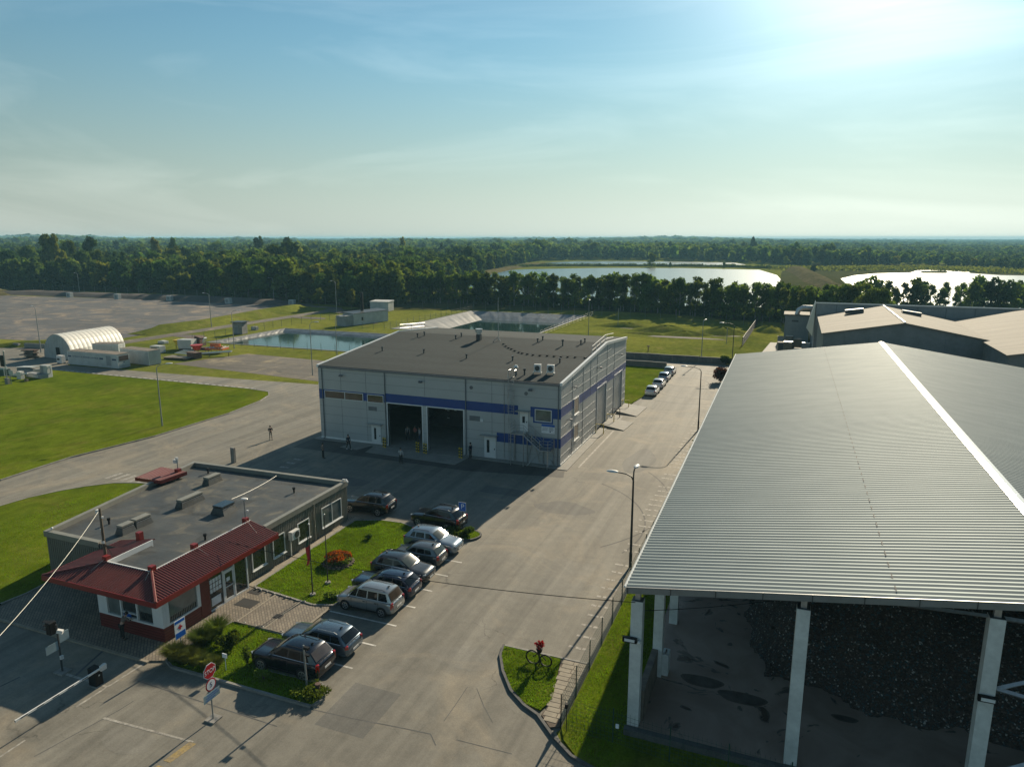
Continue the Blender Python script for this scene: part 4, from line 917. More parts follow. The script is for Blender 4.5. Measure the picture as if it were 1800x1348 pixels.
ob(MB().box(-37.4, -36.4, BY0 + .07, BY0 + .09, 1.1, 2.5), 'pane', 'glass_blind'); ob(MB().box(-34.95, -33.8, BY0 + .07, BY0 + .09, 1.7, 2.5), 'pane', 'glass_blind')
ob(MB().box(BX1 - .07, BX1 - .05, BY0 + .5, 30.4, 1.45, 2.5), 'pane', 'glass_blind')
m = MB()
for y in np.arange(BY0 + .55, 30.4, .13): m.box(BX1 - .045, BX1 - .03, y, y + .035, 1.12, 1.5)
ob(m, 'radiator_fins', 'coping')
ob(MB().box(-36.1, -35.5, BY0 - .03, BY0 - .021, 1.2, 1.4), 'notice_board', 'sign_blue')
# glazed entrance between booth and office wall
m = MB(); X = BX1 - .15
m.box(X - .05, X + .05, 31.45, 35.0, .1, .2); m.box(X - .05, X + .05, 31.45, 35.0, 2.65, 2.95)
for y in (31.47, 32.75, 33.75, 34.93): m.box(X - .06, X + .06, y - .05, y + .05, .2, 2.65)
m.box(X - .05, X + .07, 32.8, 33.7, 2.2, 2.32)
ob(m, 'entrance_frame', 'frame_white')
ob(MB().box(X - .02, X + .0, 31.52, 32.7, .2, 2.65).box(X - .02, X + .0, 33.8, 34.88, .2, 2.65), 'entrance_pane', 'glass')
dr = ob(MB().box(X + .001, X + .05, 32.82, 32.92, .2, 2.2).box(X + .001, X + .05, 33.58, 33.68, .2, 2.2).box(X + .001, X + .05, 32.92, 33.58, 2.1, 2.2).box(X + .001, X + .05, 32.92, 33.58, .2, .32).box(X + .001, X + .05, 32.92, 33.58, 1.1, 1.16), 'entrance_door', 'frame_white'); ORIG[dr.name] = parent_origin(OF)
MB().box(X + .005, X + .02, 32.92, 33.58, .32, 2.1).build('door_pane', M['glass'], dr, world=True); MB().box(X + .05, X + .1, 33.6, 33.64, 1.0, 1.3).build('handle', M['steel'], dr, world=True)
m = MB()
for i in range(4):
    for j in range(3): m.box(X + .002, X + .012, 31.65 + i * .25, 31.85 + i * .25, 1.3 + j * .32, 1.57 + j * .32)
m.box(X + .002, X + .012, 31.7, 32.5, .4, .95); m.box(X + .021, X + .03, 33.05, 33.35, 1.5, 1.75)
ob(m, 'notice_sheet', 'sign_white')
ob(MB().box(BX0 + .2, BX1 - .25, BY0 + .25, 31.2, .1, .14), 'booth_floor', 'concrete_pad')
# canopy: front slope, left slope, long right slope + fascia
ox0, ox1, oy0, oy1 = -41.75, -32.45, 27.05, 37.5          # outer edge z 3.2
ix0, ix1, iy0 = -38.5, -34.85, 29.0                        # inner edge z 3.75
zo, zi = 3.12, 3.74
def ribslope(a0, a1, b0, b1, name, pitch=.19):
    """a0->a1 outer edge, b0->b1 inner edge; ribs run outer->inner"""
    a0, a1, b0, b1 = [Vector(p) for p in (a0, a1, b0, b1)]; d = (a1 - a0); L_ = d.length; k_ = max(2, int(L_ / pitch)); mb = MB(); vs_ = []; up = Vector((0, 0, 1))
    for i in range(k_ + 1):
        for f, h in ((0, 0), (.45, 0), (.6, .035), (.85, .035)):
            q = min(1, (i + f) / k_)
            vs_ += [tuple(a0.lerp(a1, q) + up * h), tuple(b0.lerp(b1, q) + up * h)]
    n__ = len(vs_) // 2
    return ob(mb.add(vs_, [(2 * i, 2 * i + 2, 2 * i + 3, 2 * i + 1) for i in range(n__ - 1)]), name, 'red_roof')
mb_ = MB(); vs2 = []; nn_ = int((ox1 - ox0) / .19)
for i in range(nn_ + 1):
    for f, h in ((0, 0), (.45, 0), (.6, .05), (.85, .05)):
        x = min(ox1, ox0 + (i + f) * .19); q = max(.02, min(1.0, (x - ox0) / (ix0 - ox0), (ox1 - x) / (ox1 - ix1))); vs2 += [(x, oy0, zo + h), (x, oy0 + (iy0 - oy0) * q, zo + (zi - zo) * q + h)]
ob(mb_.add(vs2, [(2 * i, 2 * i + 2, 2 * i + 3, 2 * i + 1) for i in range(len(vs2) // 2 - 1)]), 'canopy_front_slope', 'red_roof')
# right slope is clipped at the hip: build in two pieces so ribs stay parallel
def hipslope(y0, y1, name, xo, xi, yh):
    mb = MB(); vs_ = []; n__ = int((y1 - y0) / .19); sg = 1 if xo > xi else -1
    for i in range(n__ + 1):
        for f, h in ((0, 0), (.45, 0), (.6, .05), (.85, .05)):
            y = min(y1, y0 + (i + f) * .19); q = min(1.0, max(0.02, (y - y0) / (yh - y0)))
            xa = xo; xb = xo + (xi - xo) * q; zb = zo + (zi - zo) * q
            vs_ += [(xa, y, zo + h), (xb, y, zb + h)]
    n__ = len(vs_) // 2; fs = [(2 * i, 2 * i + 2, 2 * i + 3, 2 * i + 1) for i in range(n__ - 1)]
    if sg < 0: fs = [q[::-1] for q in fs]
    return ob(mb.add(vs_, fs), name, 'red_roof')
hipslope(oy0, oy1, 'canopy_right_slope', ox1, ix1, iy0); hipslope(oy0, 32.6, 'canopy_left_slope', ox0, ix0, iy0)
m = MB(); m.tube([(ox0, oy0, zo + .05), (ix0, iy0, zi + .05)], .07, 6); m.tube([(ox1, oy0, zo + .05), (ix1, iy0, zi + .05)], .09, 6); ob(m, 'hip_cap', 'red_roof')
m = MB(); m.box(ox0 - .04, ox1 + .04, oy0 - .05, oy0 - .002, 2.82, 3.16); m.box(ox1 + .002, ox1 + .045, oy0, oy1, 2.82, 3.155); m.box(ox0 - .045, ox0 - .002, oy0, 32.6, 2.82, 3.155)
m.add([(ox1 + .04, oy1, 2.82), (ix1, oy1, 2.82), (ix1, oy1, zi + .02), (ox1 + .04, oy1, 3.15)], [(3, 2, 1, 0), (0, 1, 2, 3)]) if False else m.box(ix1, ox1, oy1, oy1 + .04, 2.82, 3.2)
ob(m, 'canopy_fascia', 'red_trim')
ob(MB().box(ox0, ox1, oy0, iy0, 2.82, 2.85).box(BX1 - .1, ox1, iy0, oy1, 2.82, 2.85).box(ox0, BX0, iy0, 31.3, 2.82, 2.85), 'canopy_soffit', 'frame_white')
ob(MB().box(ix0, ix1, iy0, 31.35, 2.95, 3.6).box(ix0, ix1, 31.35, 35.9, 3.155, 3.42) if False else MB().box(ix0, ix1, iy0, 32.2, 2.95, 3.45), 'entrance_block', 'felt2')
ob(MB().box(ix1 - .02, ix1 + .05, iy0, oy1, 3.0, 3.80).box(ix0 - .05, ix0 + .02, iy0, 32.4, 3.0, 3.80).box(ix0, ix1, iy0 - .05, iy0 + .03, 3.0, 3.79), 'roof_upstand', 'trim_white')
m = MB()
for x, y in ((-39.9, 32.6), (-35.0, 32.5), (-34.95, 29.15), (-35.0, 37.2), (-38.75, 29.15)): m.box(x - .17, x + .17, y - .17, y + .17, 3.2, 4.05)
ob(m, 'red_roof_post', 'red_trim')
# small red canopy at the back left
cb = MB(); cc = [Vector((-50.6, 41.5, 3.66)), Vector((-47.9, 41.7, 3.66)), Vector((-47.7, 44.3, 3.66)), Vector((-50.9, 44.5, 3.66))]
ribslope(tuple(cc[0]), tuple(cc[1]), tuple(cc[3]), tuple(cc[2]), 'side_canopy_sheet', .3)
for a, b in zip(cc, cc[1:] + cc[:1]):
    cb.add([tuple(a - Vector((0, 0, .28))), tuple(b - Vector((0, 0, .28))), tuple(b), tuple(a)], [(0, 1, 2, 3)])
cb.box(-48.6, -48.2, 43.8, 44.2, 3.2, 3.95); ob(cb, 'side_canopy_fascia', 'red_trim')
# roof boxes (skylight vents)
for (a, b, lb, mt) in (((-44.7, 43.4), (-44.7, 44.75), 'small felt-clad roof vent box nearest the back parapet', 'trim_white'), ((-42.65, 38.6), (-42.65, 40.65), 'longest white capped roof vent box in the middle of office roof', 'trim_white'),
                   ((-38.95, 38.7), (-38.95, 39.9), 'wide dark roof vent box with glass lid left of the antenna post', 'glass'), ((-42.6, 33.3), (-42.6, 34.2), 'nearer of the two joined roof vent boxes by wooden pole', 'trim_white'), ((-42.65, 34.5), (-42.65, 35.7), 'farther of the two joined roof vent boxes by wooden pole', 'trim_white')):
    t = thing('roof_vent_box', lb, 'roof vent', (a[0], a[1], 3.15)); L_ = b[1] - a[1]; W_ = .55 if mt == 'trim_white' else .95
    MB().add([(-W_ * .7, -.12, 0), (W_ * .7, -.12, 0), (W_ * .7, L_ + .12, 0), (-W_ * .7, L_ + .12, 0), (-W_ * .45, 0, .5), (W_ * .45, 0, .5), (W_ * .45, L_, .5), (-W_ * .45, L_, .5)], [(4, 5, 6, 7), (0, 1, 5, 4), (1, 2, 6, 5), (2, 3, 7, 6), (3, 0, 4, 7)]).build('curb', M['felt2'], t)
    MB().box(-W_ * .5, W_ * .5, -.05, L_ + .05, .5, .66).build('lid', M['coping' if mt == 'trim_white' else mt], t, bevel=.02); MB().box(-W_ * .52, -W_ * .5, 0, L_, .4, .44).box(W_ * .5, W_ * .52, 0, L_, .4, .44).build('drip_edge', M['steel'], t)
for i, (u, v, lb) in enumerate([(366, 832, 'black vent pipe on office roof near the back parapet'), (192, 921, 'black vent pipe on office roof left, near the wooden pole'), (361, 949, 'black vent pipe on office roof near the red canopy'), (517, 866, 'black vent pipe on office roof near the right parapet')]):
    x, y = at(u, v, 3.15); tag(MB().cyl(x, y, 3.15, 3.5, .07, 8).cyl(x, y, 3.46, 3.62, .12, 8).build('office_vent_pipe', M['black']), lb, 'vent pipe')
# antenna on red post, camera poles, wooden pole and cables
t = thing('antenna_post', 'thin antenna with a pale disc on the red post above the canopy', 'antenna', (-35.0, 37.2, 4.05)); MB().tube([(0, 0, 0), (0, 0, 1.35)], .035, 5).build('rod', M['pole_grey'], t); MB().ball((0, .05, 1.4), .2, 1.4, 1, .35).build('disc', M['ac_white'], t); MB().tube([(0, 0, .5), (.25, 0, .55)], .02, 4).box(.2, .32, -.06, .06, .5, .62).build('bracket', M['ac_white'], t)
t = thing('roof_camera', 'white security camera on a short mast above small red canopy', 'camera', (-48.4, 44.0, 3.95)); MB().tube([(0, 0, 0), (0, 0, 1.0)], .035, 5).build('mast', M['pole_grey'], t); MB().box(-.35, 0, -.12, .12, .5, .8).box(-.15, .1, -.08, .08, .85, 1.0).build('camera_body', M['ac_white'], t)
t = thing('wooden_pole', 'brown wooden cable pole rising from the red canopy of the office', 'pole', (-39.4, 29.6, 3.4)); MB().tube([(0, 0, 0), (-.03, 0, 3.5)], .1, 8, .07).build('shaft', M['wood_pole'], t)
MB().tube([(0, 0, 0), (.5, .3, 0), (0, 0, 1.2)], .03, 4).build('stay', M['wood_pole'], t); MB().box(-.32, -.05, -.1, .1, 3.15, 3.4).box(.08, .2, -.05, .05, 2.9, 3.0).box(-.16, -.06, -.05, .05, 2.0, 2.15).box(-.1, 0.1, -.1, -.02, 1.2, 1.35).build('insulator_box', M['ac_white'], t)
def cable(name, a, b, sag, r, mat, label):
    a, b = Vector(a), Vector(b); m = MB().tube([a.lerp(b, i / 16) - Vector((0, 0, 4 * sag * (i / 16) * (1 - i / 16))) for i in range(17)], r, 4)
    return tag(m.build(name, M[mat]), label, 'cable')
e = at(-60, 1180, 8.0)
cable('service_cable', (-39.5, 29.6, 6.75), (e[0], e[1], 8.0), .35, .012, 'white_cable', 'pale cable running down from the wooden pole top to the lower left')
cable('overhead_cable', (-33.3, 33.8, 3.9), (-5.75, 30.2, 6.95), .55, .02, 'black', 'thin black cable from the red canopy over lawn and road to the storage hall')
cable('indoor_cable', (-5.6, 30.9, 6.2), (3.0, 37.5, 5.6), .2, .018, 'black', 'thin black cable inside the storage hall between its first columns')
cable('roof_cable', (-33.9, 42.6, 3.6), (-35.3, 37.3, 4.9), .15, .022, 'white_cable', 'pale cable from antenna across the office roof to its right parapet') if False else cable('roof_cable', (*at(486, 836, 3.6), 3.6), (*at(407, 877, 4.3), 4.3), .12, .013, 'white_cable', 'pale cable from antenna across the office roof toward back parapet')
for a, b, lb in (((-38.7, 29.2, 4.0), (-39.1, 27.1, 3.0), 'pale guy wire from the left red post down over the canopy front edge'), ((-34.95, 29.15, 4.0), (-34.2, 27.2, 3.0), 'pale guy wire from the front red post at the canopy hip'), ((-35.0, 32.5, 4.0), (-32.5, 32.4, 2.95), 'pale guy wire from the middle red post down the canopy'), ((-35.0, 37.2, 4.0), (-32.6, 36.2, 3.1), 'pale guy wire from the antenna post down the canopy')):
    cable('guy_wire', a, b, .03, .010, 'white_cable', lb)
# air conditioner and corner camera
t = thing('wall_air_unit', 'white air conditioner on the brown office wall between two windows', 'air unit', (-33.5, 40.2, 1.85)); MB().box(.02, .38, -.45, .45, -.32, .32).build('casing', M['ac_white'], t, bevel=.02); MB().tube([(.385, .1, 0), (.395, .1, 0)], .26, 14).build('fan_grille', M['steel_dark'], t)
tag(MB().tube([(-33.5, 40.0, 1.5), (-33.5, 40.0, .2)], .04, 5).build('drain_pipe', M['ac_white']), 'thin white drain pipe below the office air conditioner', 'pipe')
tag(MB().tube([(-33.55, 43.0, 3.2), (-33.55, 43.0, .2)], .045, 5).build('rain_pipe', M['clad']), 'grey rain pipe on office wall left of the largest window', 'pipe')
t = thing('corner_camera', 'white camera on the far right corner of office parapet', 'camera', (-33.7, 47.6, 3.5)); MB().tube([(0, 0, 0), (0, 0, .15)], .03, 5).build('bracket', M['pole_grey'], t); MB().obox((.15, -.1, .1), (.4, .12, .12), R(-30), R(25)).box(-.35, -.1, -.05, .08, .05, .17).build('camera_body', M['ac_white'], t)
t = thing('booth_camera', 'small white dome camera under the canopy corner of the booth', 'camera', (-32.85, 28.1, 2.55)); MB().ball((0, 0, 0), .1).build('dome', M['ac_white'], t)
tag(MB().ball((-47.0, 31.55, 3.62), .09).cyl(-47.0, 31.55, 3.5, 3.56, .05, 6).build('parapet_lamp', M['ac_white']), 'small white round lamp on the front left corner of the office parapet', 'lamp')

# ================================================================== STORAGE HALL (open sided, galvanised roof)
WA = -.0062                                     # slight skew of its axis, radians
def wh(x, y): return (x - (y - 30.1) * .0075, y)
WX0, WX1, WXR, WY0, WY1, WZ0, WZR = -6.2, 29.2, 11.6, 30.1, 102.0, 7.68, 10.3
WH = thing('storage_hall', 'long open-sided storage hall under a ridged galvanised corrugated roof on concrete columns', 'building', (-5.7, 30.6, 0))
def wb(mb, name, mat, parent=None, **k): return mb.build(name, M[mat], parent or WH, world=True, **k)
def corr(xa, za, xb, zb, name, pitch=.36, h=.046, nx=10):
    ys = []
    n__ = int((WY1 - WY0) / pitch)
    for i in range(n__):
        for f, o in ((0, 0), (.34, 0), (.52, 1), (.74, 1), (.90, 0)): ys.append((WY0 + (i + f) * pitch, o * h))
    V = []; k_ = len(ys); ys = np.array(ys)
    for j in range(nx + 1):
        q = j / nx; x = xa + (xb - xa) * q; z = za + (zb - za) * q
        yy = ys[:, 0]; V.append(np.stack([x - (yy - 30.1) * .0075, yy, z + ys[:, 1] + (0.012 if q > .62 else 0) * abs(1)], 1))
    V = np.concatenate(V); Q = []
    for j in range(nx):
        a = np.arange(k_ - 1) + j * k_; Q.append(np.stack([a, a + k_, a + k_ + 1, a + 1], 1))
    Q = np.concatenate(Q)
    ox, oy, oz = parent_origin(WH); V -= np.array([ox, oy, oz])
    return npmesh(name, V, Q, M['wroof'], WH)
corr(WX0, WZ0, WXR, WZR, 'roof_sheet'); corr(WXR, WZR, WX1, WZ0, 'roof_sheet')
m = MB()
for xo, xi in ((-.32, 0), (.32, 0)):
    a0, a1 = wh(WXR + xo, WY0 - .03), wh(WXR + xo, WY1 + .03); b0, b1 = wh(WXR, WY0 - .03), wh(WXR, WY1 + .03); za = WZR + .075 - abs(xo) * .125
    q = [(*a0, za), (*a1, za), (*b1, WZR + .12), (*b0, WZR + .12)]
    m.add(q, [(0, 1, 2, 3)] if xo > 0 else [(3, 2, 1, 0)])
wb(m, 'ridge_cap', 'ridge')
m = MB()    # eave edge angle, seam lines of sheet overlap
a0, a1 = wh(WX0 - .05, WY0), wh(WX0 - .05, WY1); m.tube([(*a0, WZ0 + .02), (*a1, WZ0 + .02)], .06, 4); wb(m, 'eave_trim', 'trim_white')
m = MB(); q = .62; xs_ = WX0 + (WXR - WX0) * q - .03; zs_ = WZ0 + (WZR - WZ0) * q + .02
for i in range(60):
    y = WY0 + .5 + i * 1.2; a, b = wh(xs_, y), wh(xs_, y + .55); m.add([(*a, zs_ + .032), (a[0] + .05, a[1], zs_ + .036), (b[0] + .05, b[1], zs_ + .036), (*b, zs_ + .032)], [(0, 1, 2, 3)])
wb(m, 'sheet_lap', 'kerb_dark')
# fascia on the front gable
m = MB()
def gzz(x): return WZ0 + (WZR - WZ0) * (x - WX0) / (WXR - WX0) if x < WXR else WZ0 + (WZR - WZ0) * (WX1 - x) / (WX1 - WXR)
for a, b in ((WX0, WXR), (WXR, WX1)):
    m.add([(a, WY0 - .03, gzz(a) - .30), (b, WY0 - .03, gzz(b) - .30), (b, WY0 - .03, gzz(b) + .02), (a, WY0 - .03, gzz(a) + .02), (a, WY0 + .02, gzz(a) - .30), (b, WY0 + .02, gzz(b) - .30), (b, WY0 + .02, gzz(b) + .02), (a, WY0 + .02, gzz(a) + .02)],
          [(0, 1, 2, 3), (5, 4, 7, 6), (4, 5, 1, 0), (3, 2, 6, 7)])
wb(m, 'gable_fascia', 'fascia')
m = MB()
for x in np.arange(WX0 + .1, WX1, 1.95): m.box(x - .02, x + .02, WY0 - .05, WY0 - .031, gzz(x) - .30, gzz(x) + .03)
wb(m, 'fascia_joint', 'steel_dark')
m = MB()
for x in np.arange(WX0 + .6, WX1, 1.5):                       # purlins under the roof
    z = gzz(x) - .12; a, b = wh(x, WY0 + .1), wh(x, WY1 - .1); m.tube([(*a, z), (*b, z)], .06, 4)
wb(m, 'purlin', 'steel_dark')
m = MB()
for y in np.arange(35.0, 101, 5.6):                           # rafters
    for a, b in ((WX0 + .3, WXR), (WXR, WX1 - .3)):
        p, q = wh(a, y), wh(b, y); m.tube([(*p, gzz(a) - .30), (*q, gzz(b) - .30)], .16, 4)
wb(m, 'rafter', 'steel_dark')
# columns
def column(x, y, ztop, wdt=.52):
    m = MB().box(x - wdt / 2, x + wdt / 2, y - .26, y + .26, 0, ztop - .42)
    c = wb(m, 'column', 'column', bevel=.02); ORIG[c.name] = parent_origin(WH)
    MB().box(x - .12, x + .12, y - .12, y + .12, ztop - .42, ztop).build('column_head', M['steel'], c, world=True)
    MB().box(x - .26, x + .26, y - .24, y + .24, ztop - .45, ztop - .40).build('head_plate', M['steel_dark'], c, world=True); return c
for x in (-5.7, 1.42, 8.36, 15.4, 22.4): column(x, 30.62, gzz(x) - .42, .55)
for y in (35.0, 40.7, 46.3, 51.9, 57.5, 63.1, 68.7, 74.3, 79.9, 85.5, 91.1, 96.7): column(-5.35, y, 7.35, .5)
for y in (35.0, 46.3, 57.5, 68.7, 79.9, 91.1): column(28.6, y, 7.35, .5)
# floodlights on columns
for i, (x, z, lb) in enumerate(((-5.95, 5.0, 'dark floodlight bar on the left corner column of the storage hall'), (8.36, 5.6, 'black framed floodlight on the right column with braces'))):
    t = thing('column_floodlight', lb, 'floodlight', (x, 30.3, z)); MB().box(-.34, .34, -.16, 0, -.12, .12).build('housing', M['black'], t); MB().box(-.24, .24, -.175, -.161, -.07, .07).build('lens', M['lamp_lens'], t)
    if i == 0: MB().ball((.45, -.1, -.05), .09).build('sensor', M['ac_white'], t)
# braces right of the third column
m = MB()
for z0, z1 in ((5.9, 7.7), (5.9, 5.45), (1.9, 4.2), (1.9, 1.5)):
    a = (8.7, 30.6, z0); b = (15.2, 30.6, z0 + (z1 - z0) * 2.0); m.tube([a, b], .1, 4)
m.tube([(8.2, 30.7, 8.9), (4.0, 30.7, 8.75)], .08, 4); m.tube([(8.6, 30.7, 8.9), (15.2, 30.7, 8.9)], .1, 4)
wb(m, 'brace', 'steel')
# floor slab and curb, push walls
wb(MB().box(-5.98, 29.3, 30.28, 102, 0, .38), 'floor_slab', 'whfloor')
wb(MB().box(-6.05, 29.3, 29.95, 30.279, 0, .42), 'slab_edge', 'kerb_dark')  # dark tone puts the shadow along the verge into the colour
m = MB(); m.box(-5.62, -5.3, 30.9, 34.72, .38, 2.0); wb(m, 'push_wall', 'wood_wall')
m = MB()
for y in np.arange(46.6, 96, 5.6): m.box(-5.55, -5.25, y, y + 5.0, .38, 2.6)
wb(m, 'push_wall', 'wood_wall')
t = thing('concrete_block', 'upright pale concrete block at the foot of the second column', 'concrete block', (-4.95, 35.3, .38)); MB().box(-.18, .18, -.35, .35, 0, 1.25).build('block', M['column'], t, bevel=.03); MB().tube([(0, -.2, 1.25), (0, 0, 1.36), (0, .2, 1.25)], .03, 5).build('lifting_loop', M['rust'], t)
for x, y, a_, b_ in ((-3.0, 35.2, 1.1, .55), (-.9, 34.5, 1.2, .55), (3.9, 34.7, .6, .28)):
    MB().sheet([(x + a_ * cos(q) * (1 + .12 * sin(3 * q)), y + b_ * sin(q) * (1 + .1 * cos(2 * q))) for q in [2 * pi * k_ / 22 for k_ in range(22)]], .384).build('puddle_rim', M['joint'], kind='structure')
    MB().sheet([(x + (a_ - .12) * cos(q) * (1 + .12 * sin(3 * q)), y + (b_ - .1) * sin(q) * (1 + .1 * cos(2 * q))) for q in [2 * pi * k_ / 22 for k_ in range(22)]], .389).build('puddle', M['puddle'], kind='structure')
# waste heap
gx, gy = 96, 150
X_ = np.linspace(-2.5, 27.5, gx); Y_ = np.linspace(33.5, 96, gy); XX, YY = np.meshgrid(X_, Y_)
edge = np.minimum((XX - (-.5 + .55 * np.sin(YY * .55) + .25 * np.sin(YY * 1.7))) / 5.2, (YY - (36.9 - .16 * XX + .5 * np.sin(XX * .8) + .2 * np.sin(XX * 2.3))) / 6.0)
edge = np.minimum(edge, (28 - XX) / 3.5)
e_ = np.clip(edge, -1, 1); ZZ = .36 + 4.6 * np.where(e_ > 0, np.sin(np.clip(e_, 0, 1) * pi / 2) ** .8, e_ * .4)
rs_ = np.random.RandomState(3)
for fq, am in ((.5, .35), (1.1, .2), (2.3, .10), (4.1, .06)): 
    a_, b_ = rs_.rand(2) * 6; ZZ += np.where(e_ > .02, am * np.sin(XX * fq + a_ + 1.3 * np.sin(YY * fq * .7)) * np.sin(YY * fq * 1.1 + b_), 0) * np.clip(e_ * 2, 0, 1)
ZZ += np.where(e_ > 0, rs_.rand(*ZZ.shape) * .10, 0)
V = np.stack([XX.ravel(), YY.ravel(), ZZ.ravel()], 1); idx = np.arange(gx * gy).reshape(gy, gx); Q = np.stack([idx[:-1, :-1].ravel(), idx[:-1, 1:].ravel(), idx[1:, 1:].ravel(), idx[1:, :-1].ravel()], 1)
# loose shreds on the surface
ns = 60000; ii = rs_.randint(0, gy * 70 // 150, ns); jj = rs_.randint(0, gx, ns); ok = e_[ii, jj] > .01; ii, jj = ii[ok], jj[ok]; ns = len(ii)
C_ = np.stack([XX[ii, jj] + rs_.uniform(-.2, .2, ns), YY[ii, jj] + rs_.uniform(-.2, .2, ns), ZZ[ii, jj] + .05], 1)
d1 = rs_.normal(size=(ns, 3)); d1 /= np.linalg.norm(d1, axis=1)[:, None]; d2 = np.cross(d1, rs_.normal(size=(ns, 3))); d2 /= np.linalg.norm(d2, axis=1)[:, None]; sz = rs_.uniform(.02, .06, (ns, 1)) * (1 + 1.2 * (rs_.rand(ns, 1) > .97))
VS = np.stack([C_ - d1 * sz - d2 * sz * .5, C_ + d1 * sz - d2 * sz * .5, C_ + d1 * sz + d2 * sz * .5, C_ - d1 * sz + d2 * sz * .5], 1).reshape(-1, 3)
QS = np.arange(ns * 4).reshape(-1, 4) + len(V)
hp = npmesh('waste_heap', np.concatenate([V, VS]), np.concatenate([Q, QS]), M['heap']); tag(hp, 'huge dark heap of shredded waste under the storage hall roof', 'waste heap', kind='stuff')

# ================================================================== OLD HALLS BEHIND
OH = thing('old_gabled_hall', 'old grey hall with low two-sided beige roof behind the storage hall', 'building', (4.9, 120.5, 0))
def gable(root, x0, x1, y0, y1, ze, zr_, wall='old_wall', rf='old_roof', xr=None):
    xr = (x0 + x1) / 2 if xr is None else xr; b = lambda mb, n, mt: mb.build(n, M[mt], root, world=True)
    m = MB(); m.add([(x0, y0, 0), (x1, y0, 0), (x1, y0, ze), (xr, y0, zr_), (x0, y0, ze)], [(0, 1, 2, 3, 4)]); m.add([(x0, y1, 0), (x1, y1, 0), (x1, y1, ze), (xr, y1, zr_), (x0, y1, ze)], [(4, 3, 2, 1, 0)])
    m.add([(x0, y0, 0), (x0, y1, 0), (x0, y1, ze), (x0, y0, ze)], [(3, 2, 1, 0)]); m.add([(x1, y0, 0), (x1, y1, 0), (x1, y1, ze), (x1, y0, ze)], [(0, 1, 2, 3)]); b(m, 'wall', wall)
    for xa, xb in ((x0 - .3, xr), (x1 + .3, xr)):
        za = ze - .3 * (zr_ - ze) / (xr - x0) + .05; q = [(xa, y0 - .3, za), (xb, y0 - .3, zr_ + .05), (xb, y1 + .3, zr_ + .05), (xa, y1 + .3, za)]
        lo = [(p[0], p[1], p[2] - .22) for p in q]
        fs = [(0, 1, 2, 3), (7, 6, 5, 4), (4, 5, 1, 0), (7, 3, 2, 6) if False else (6, 7, 3, 2), (4, 0, 3, 7)]
        if xa > xb: fs = [f[::-1] for f in fs]
        b(MB().add(q + lo, fs), 'roof', rf)
    b(MB().tube([(xr, y0 - .3, zr_ + .08), (xr, y1 + .3, zr_ + .08)], .16, 5), 'ridge_cap', 'ridge')
    m = MB()
    for y in (y0,): 
        for x in np.arange(x0 + 3, x1 - 1, 3.4): m.box(x - .03, x + .03, y - .03, y - .002, .1, ze - .2)
        for z in (2.2, 4.4, 6.6): m.box(x0 + .1, x1 - .1, y - .025, y - .003, z - .02, z + .02)
    b(m, 'panel_joint', 'seam')
gable(OH, 4.9, 27.0, 120.5, 149.5, 8.9, 10.95)
for x, y in ((10.6, 143), (19.5, 141)):
    m = MB().obox((x, y, 10.45 if x < 15 else 10.55), (3.0, 1.4, .7), 0, R(-8 if x < 15 else 8)); m.build('roof_monitor', M['steel_dark'], OH, world=True)
m = MB(); m.tube([(26.3, 107, 8.98), (26.3, 149, 8.98)], .12, 5)
OH2 = thing('second_gabled_hall', 'old grey hall at the right edge with beige roof nearer than the gabled one', 'building', (26.4, 107.2, 0)); gable(OH2, 26.4, 52, 107.2, 149, 8.75, 11.2)
TB = thing('tall_back_hall', 'long grey flat-topped hall wall with a bright roof edge at the back', 'building', (4.4, 150.6, 0))
MB().add([(4.4, 150.6, 0), (75, 150.6, 0), (75, 190, 0), (4.4, 190, 0), (4.4, 150.6, 11.0), (75, 150.6, 11.0), (75, 190, 6.2), (4.4, 190, 6.2)], [(0, 1, 5, 4), (1, 2, 6, 5), (2, 3, 7, 6), (3, 0, 4, 7)]).build('wall', M['old_wall2'], TB, world=True)
MB().add([(4.2, 150.4, 11.02), (75.2, 150.4, 11.02), (75.2, 190.2, 6.2), (4.2, 190.2, 6.2), (4.2, 150.4, 11.25), (75.2, 150.4, 11.25), (75.2, 190.2, 6.43), (4.2, 190.2, 6.43)], [(4, 5, 6, 7), (0, 1, 5, 4), (1, 2, 6, 5), (2, 3, 7, 6), (3, 0, 4, 7)]).build('roof_edge', M['ridge'], TB, world=True); MB().add([(4.3, 150.5, 11.2), (4.3, 156.5, 11.2), (3.0, 156.5, 5.5), (4.1, 150.5, 4.5)], [(3, 2, 1, 0), (0, 1, 2, 3)]).build('sunlit_side_sheet', M['ridge'], TB, world=True)  # white tilted sheet, shaped to stand for the hall's sunlit left end
m = MB()
for x in np.arange(8, 75, 4.6): m.box(x - .06, x + .06, 150.52, 150.598, 1, 10.8)
m.box(4.5, 75, 150.54, 150.597, 8.7, 8.76); m.build('panel_joint', M['seam'], TB, world=True)
LT = thing('duct_annex', 'small grey flat-roofed annex with a fat duct left of the old halls', 'building', (-1.3, 175, 0))
MB().box(-1.3, 4.0, 175, 182, 0, 6.0).build('wall', M['old_wall2'], LT, world=True); MB().box(-1.6, 4.3, 174.7, 182.3, 6.0, 6.3).build('roof', M['old_roof'], LT, world=True); MB().tube([(1.2, 176.5, 6.2), (1.5, 176.5, 7.2), (2.4, 176.5, 7.8), (5.0, 176.5, 7.8)], .55, 10).build('duct', M['steel'], LT, world=True, smooth=True)
m = MB(); m.box(.2, 1.6, 174.93, 174.99, 4.6, 5.0); m.build('louvre', M['steel_dark'], LT, world=True)
rr = random.Random(5)
TI = ['dark', 'tan', 'white', 'grey', 'brown', 'pale']
